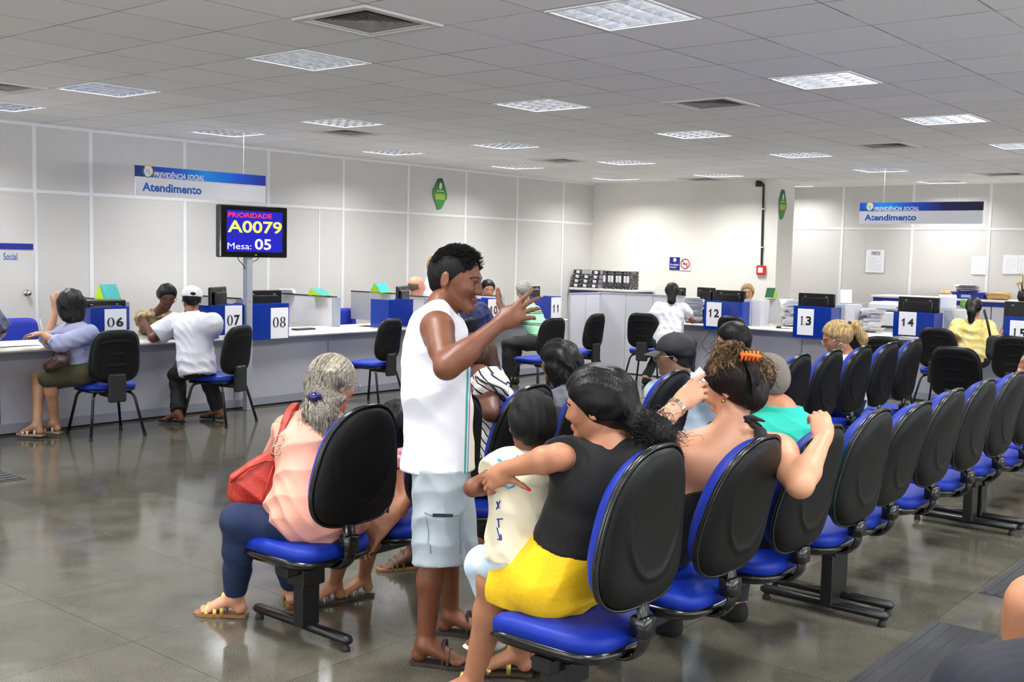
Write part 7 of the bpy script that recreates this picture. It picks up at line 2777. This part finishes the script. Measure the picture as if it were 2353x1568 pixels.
R = person('man in white cap and white short sleeved shirt at the desks, from behind', J['pel'])
finish(J, P, R, .009, brown, eyes=False)
cap_hair(J, black_h, R, .009, t=.006, nape=-.05, bumps=.0)
base_cap(J, R, mat('cap_white', (.90, .90, .90), rough=.8))
L, s = J['hL'], J['hs']
V, F = field_mesh([ell(L(0, -.100, .040), np.array([.034, .026, .024]) * s, J['hax'], 'h', .01)], .005)
mesh_obj('cap_opening', V, F, black_h, R)
shirt(J, P, white_t, R, .009, slv=(.75, .75), hem=-.11, off=.018, r0=.07, r1=.085, fold=.007, flare=.02)
trousers(J, P, black_t, R, .0095, r=(.095, .08, .075, .07), frac=.95)
for nm in 'LR': sandal(J, nm, R, black_t, black_t)

# ---------------------------------------------------------------- smaller figures, by a table
def sitter(label, px, py, F, az, H, head, nod, skin_m, hair_m, top_m, leg_m, headpx=None, lean=5, slv=(.5, .5), long_hair=None, t=.014, eyes=False, g=1.0, zp=.575, h=LOW, shoes=True, arms=None,
           nape=-.06, headk=1.0, hair=True, stand=False, fold=.006):
    b = q(px, py, F)
    J = pose(b[0], b[1], zp, az, H=H, lean=lean, stand=stand)
    if headpx is not None:
        J['headc'] = q(*headpx); J['neckb'] = J['headc'] - UP * .165 * J['k'] - unit(head) * .02
        J['t'] = unit(J['neckb'] - J['pel']); J['chest'] = lerp(J['pel'], J['neckb'], .70); J['waist'] = lerp(J['pel'], J['neckb'], .32)
        L_ = np.linalg.norm(J['neckb'] - J['pel'])
        for nm, sg_ in (('R', 1), ('L', -1)): J['sh' + nm] = J['neckb'] - J['t'] * .045 * J['k'] + J['rs'] * sg_ * .165 * J['k']
    J['hF'] = unit(unit(head) - UP * nod); J['hU'] = unit(UP + unit(head) * nod)
    for kk, v in (arms or {}).items(): J[kk] = np.array(v, float)
    solve(J)
    P = body_prims(J, g, rmin=.009, headk=headk)
    R = person(label, b)
    finish(J, P, R, h, skin_m, eyes=eyes)
    L = J['hL']
    if hair:
        ex = []
        if long_hair: ex = [rc(L(*a), L(*b_), r0, r1, 'h', .03) for a, b_, r0, r1 in long_hair]
        cap_hair(J, hair_m, R, h, t=t, extra=ex, nape=nape, bumps=.0015, freq=60)
    shirt(J, P, top_m, R, h, slv=slv, hem=-.07, off=.015, fold=fold)
    trousers(J, P, leg_m, R, h)
    if shoes:
        for nm in 'LR': shoe(J, nm, R, black_t, h)
    return J, P, R


navy_t = mat('cloth_navy', (.08, .12, .30), rough=.85)
sitter('person in dark blue shirt seated at the desk numbered 10', 1100, 805, 12.3, 5, 1.68, FXh * .9 - RXh * .3, .1, dark, black_h, navy_t, black_t, headpx=(1078, 668, 12.3), slv=(.6, .6))
pg = stripes_mat('polo_striped_green', [(0, (.60, .82, .68)), (.72, (.08, .10, .10)), (.80, (.60, .82, .68)), (.86, (.08, .10, .10)), (.93, (.60, .82, .68))], (0, 0, 1), .135)
J, P, R = sitter('man with grey hair in green polo with black stripes, hunched at desk 11', 1252, 800, 13.3, -25, 1.72, FXh * .8 - RXh * .6, .3, light,
                 mat('hair_salt_pepper', (.35, .34, .33), rough=.7, noise=.3, nscale=50, col2=(.65, .64, .62)), pg, black_t, headpx=(1203, 670, 13.5), slv=(.6, .6), g=1.15,
                 arms=dict(wrR=q(1195, 742, 13.9), wrL=q(1180, 738, 14.2)))
bald, _, R = sitter('bald clerk behind the monitor left of the standing man', 960, 752, 14.1, 60, 1.80, RXh * .5 + FXh * .5, .1, skin('pinkish', (.80, .55, .45)), None, mat('shirt_beige', (.7, .66, .6)), black_t,
                    headpx=(957, 660, 14.07), hair=False, headk=1.12)
Pb, plb = scalp(bald, -.0005, .0, -.05, back=(.036, .024))
L = bald['hL']
V, F = field_mesh(Pb, .008, [(L(0, .0, .03), unit(bald['hax'][2])), (L(0, -.03, -.055), -unit(bald['hax'][2])), (L(0, .0, 0), unit(bald['hax'][1]))])
mesh_obj('hair', V, F, mat('hair_side_grey', (.40, .33, .30), rough=.9), R)
b = q(990, 700, 12.9)
J, P, R = sitter('clerk in white with light brown hair standing behind the standing man head', 992, 745, 14.6, 120, 1.74, RXh * .7 - FXh * .5, .0, tan, hair_mat('hair_light_brown', (.45, .33, .22), (.68, .52, .34)), white_t, white_t,
                 headpx=(1004, 612, 14.6), headk=1.1, stand=True, zp=.86, long_hair=[((0, -.05, 0), (0, -.07, -.12), .085, .05)], slv=(1.5, 1.5))
sitter('clerk with dark hair peering over the divider left of desk 10 sheet', 1122, 762, 15.4, 215, 1.68, -FXh * .9 + RXh * .3, .12, tan, black_h, mat('cloth_teal_dark', (.1, .25, .28)), black_t, headpx=(1121, 667, 15.4), headk=1.12, eyes=True, shoes=False, t=.018)
J, P, R = sitter('woman in white t-shirt with black tied hair at the desk numbered 12', 1530, 815, 13.7, 80, 1.62, FXh * .95 + RXh * .15, .15, tan, black_h, white_t, mat('trousers_dark_green', (.08, .16, .15), rough=.9),
                 headpx=(1544, 672, 13.85), lean=8, g=1.1, slv=(.55, .55), long_hair=[((0, -.09, -.02), (0, -.11, -.13), .05, .055)],
                 arms=dict(wrR=q(1592, 735, 14.3), elR=q(1588, 732, 13.9), anL=at(1484, 868, Z=.09)))
MB().tube([J['hL'](-.02, -.115, .0), J['hL'](.02, -.115, .0)], .014, 6).build('hair_clip', white_s, R, org=R.location)
sitter('clerk with long blond hair looking down behind monitor 12', 1722, 765, 15.4, 225, 1.62, -FXh * .9 - RXh * .25, .2, light, blond, mat('cloth_cream', (.85, .8, .72)), black_t, headpx=(1717, 672, 15.2), eyes=True, shoes=False,
       long_hair=[((0, -.04, 0), (0, -.04, -.12), .09, .07)], t=.012)
yb = mat('blouse_yellow_print', (.78, .68, .32), rough=.85, noise=.5, nscale=14, col2=(.90, .86, .62))
J, P, R = sitter('woman in yellow printed blouse with dark ponytail and black shoulder bag', 2235, 825, 12.3, 62, 1.64, FXh * .8 + RXh * .5, .12, tan, black_h, yb, black_t, headpx=(2238, 708, 12.4), g=1.12, slv=(.55, .55),
                 long_hair=[((0, -.09, .0), (0, -.13, -.06), .045, .04), ((0, -.13, -.06), (0, -.12, -.22), .045, .03)])
bg = q(2281, 800, 12.0)
BG2 = empty('shoulder_bag', tuple(bg), 0, 'black shoulder bag hanging from the yellow blouse woman', 'bag')
V, F = field_mesh([rc(q(2281, 785, 12.0), q(2281, 812, 12.0), .07, .08, 'b', .03, sq=(FXh, .6))], .011)
mesh_obj('pouch', V, F, black_t, BG2)
MB().tube([q(2276, 775, 12.0), q(2270, 745, 12.05), q(2262, 716, 12.2), q(2262, 712, 12.35)], .014, 6, flat=.5).build('strap', black_t, BG2, True, org=BG2.location)
J, P, R = sitter('clerk behind the desk numbered 15 with a bracelet on her wrist', 2400, 800, 13.6, 250, 1.6, -FXh, .1, dark, black_h, navy_t, black_t, headpx=(2390, 690, 13.6), eyes=False, shoes=False,
                 arms=dict(elR=q(2318, 742, 13.3), wrR=q(2296, 772, 13.0), shR=q(2345, 725, 13.5)))
J, P, R = sitter('person in dark patterned sleeve at the left edge of the photo', -120, 880, 8.45, 20, 1.68, FXh, .1, dark, black_h,
                 mat('sleeve_navy_print', (.06, .06, .22), rough=.8, noise=.6, nscale=25, col2=(.5, .52, .62)), black_t, headpx=(-95, 680, 8.75), slv=(.95, 1.0),
                 arms=dict(shR=q(-30, 712, 8.85), elR=q(6, 756, 8.95), wrR=q(-12, 786, 9.25)))
J, P, R = sitter('person at the right edge of the photo, face in profile over the seat backs', 2400, 905, 8.9, -10, 1.62, -RXh * .95 + FXh * .2, .0, tan, black_h, mat('cloth_grey_plain', (.4, .4, .42)), denim, headpx=(2372, 836, 8.9), eyes=False)

# person close to the camera at the lower right: knee and dark blue shorts
kn = q(2385, 1400, 2.05)
bb = V3(kn[0] + .30, kn[1] - .25, 0)
J = pose(bb[0], bb[1], .56, -50, H=1.66, lean=0, spread=.05)
J['knL'] = q(2385, 1392, 2.05); J['anL'] = V3(J['knL'][0] - .02, J['knL'][1] + .06, .09)
J['knR'] = q(2300, 1610, 1.80); J['anR'] = V3(J['knR'][0] - .05, J['knR'][1] + .10, .09)
J['hipL'] = J['knL'] + V3(.36, -.15, -.02); J['hipR'] = J['knR'] + V3(.33, -.22, 0)
d_ = (J['hipL'] + J['hipR']) / 2 - J['pel']
for kk in ('pel', 'waist', 'chest', 'neckb', 'headc', 'shL', 'shR', 'wrL', 'wrR'): J[kk] = J[kk] + d_
solve(J)
P = body_prims(J, 1.0)
R = person('seated person at the lower right corner, bare knee and dark blue shorts', J['pel'])
finish(J, P, R, .009, tan, eyes=False)
cap_hair(J, black_h, R, .01)
shirt(J, P, gt_, R, .01, hem=-.05)
nb_ = stripes_mat('shorts_navy_striped', [(0, (.02, .03, .08)), (.6, (.035, .055, .13))], tuple(unit(V3(.5, .8, .2))), .02)
S = [dict(x) for x in sel(P, ['pelvis'])] + [rc(J['hipR'], J['knR'] - unit(J['knR'] - J['hipR']) * -.03, .105, .085, 'c', .03), rc(J['hipL'], lerp(J['hipL'], J['knL'], .55), .10, .092, 'c', .03, cut1=True)]
grow('shorts', S, .008, nb_, R, [(J['pel'] + UP * .08, UP)], .006)
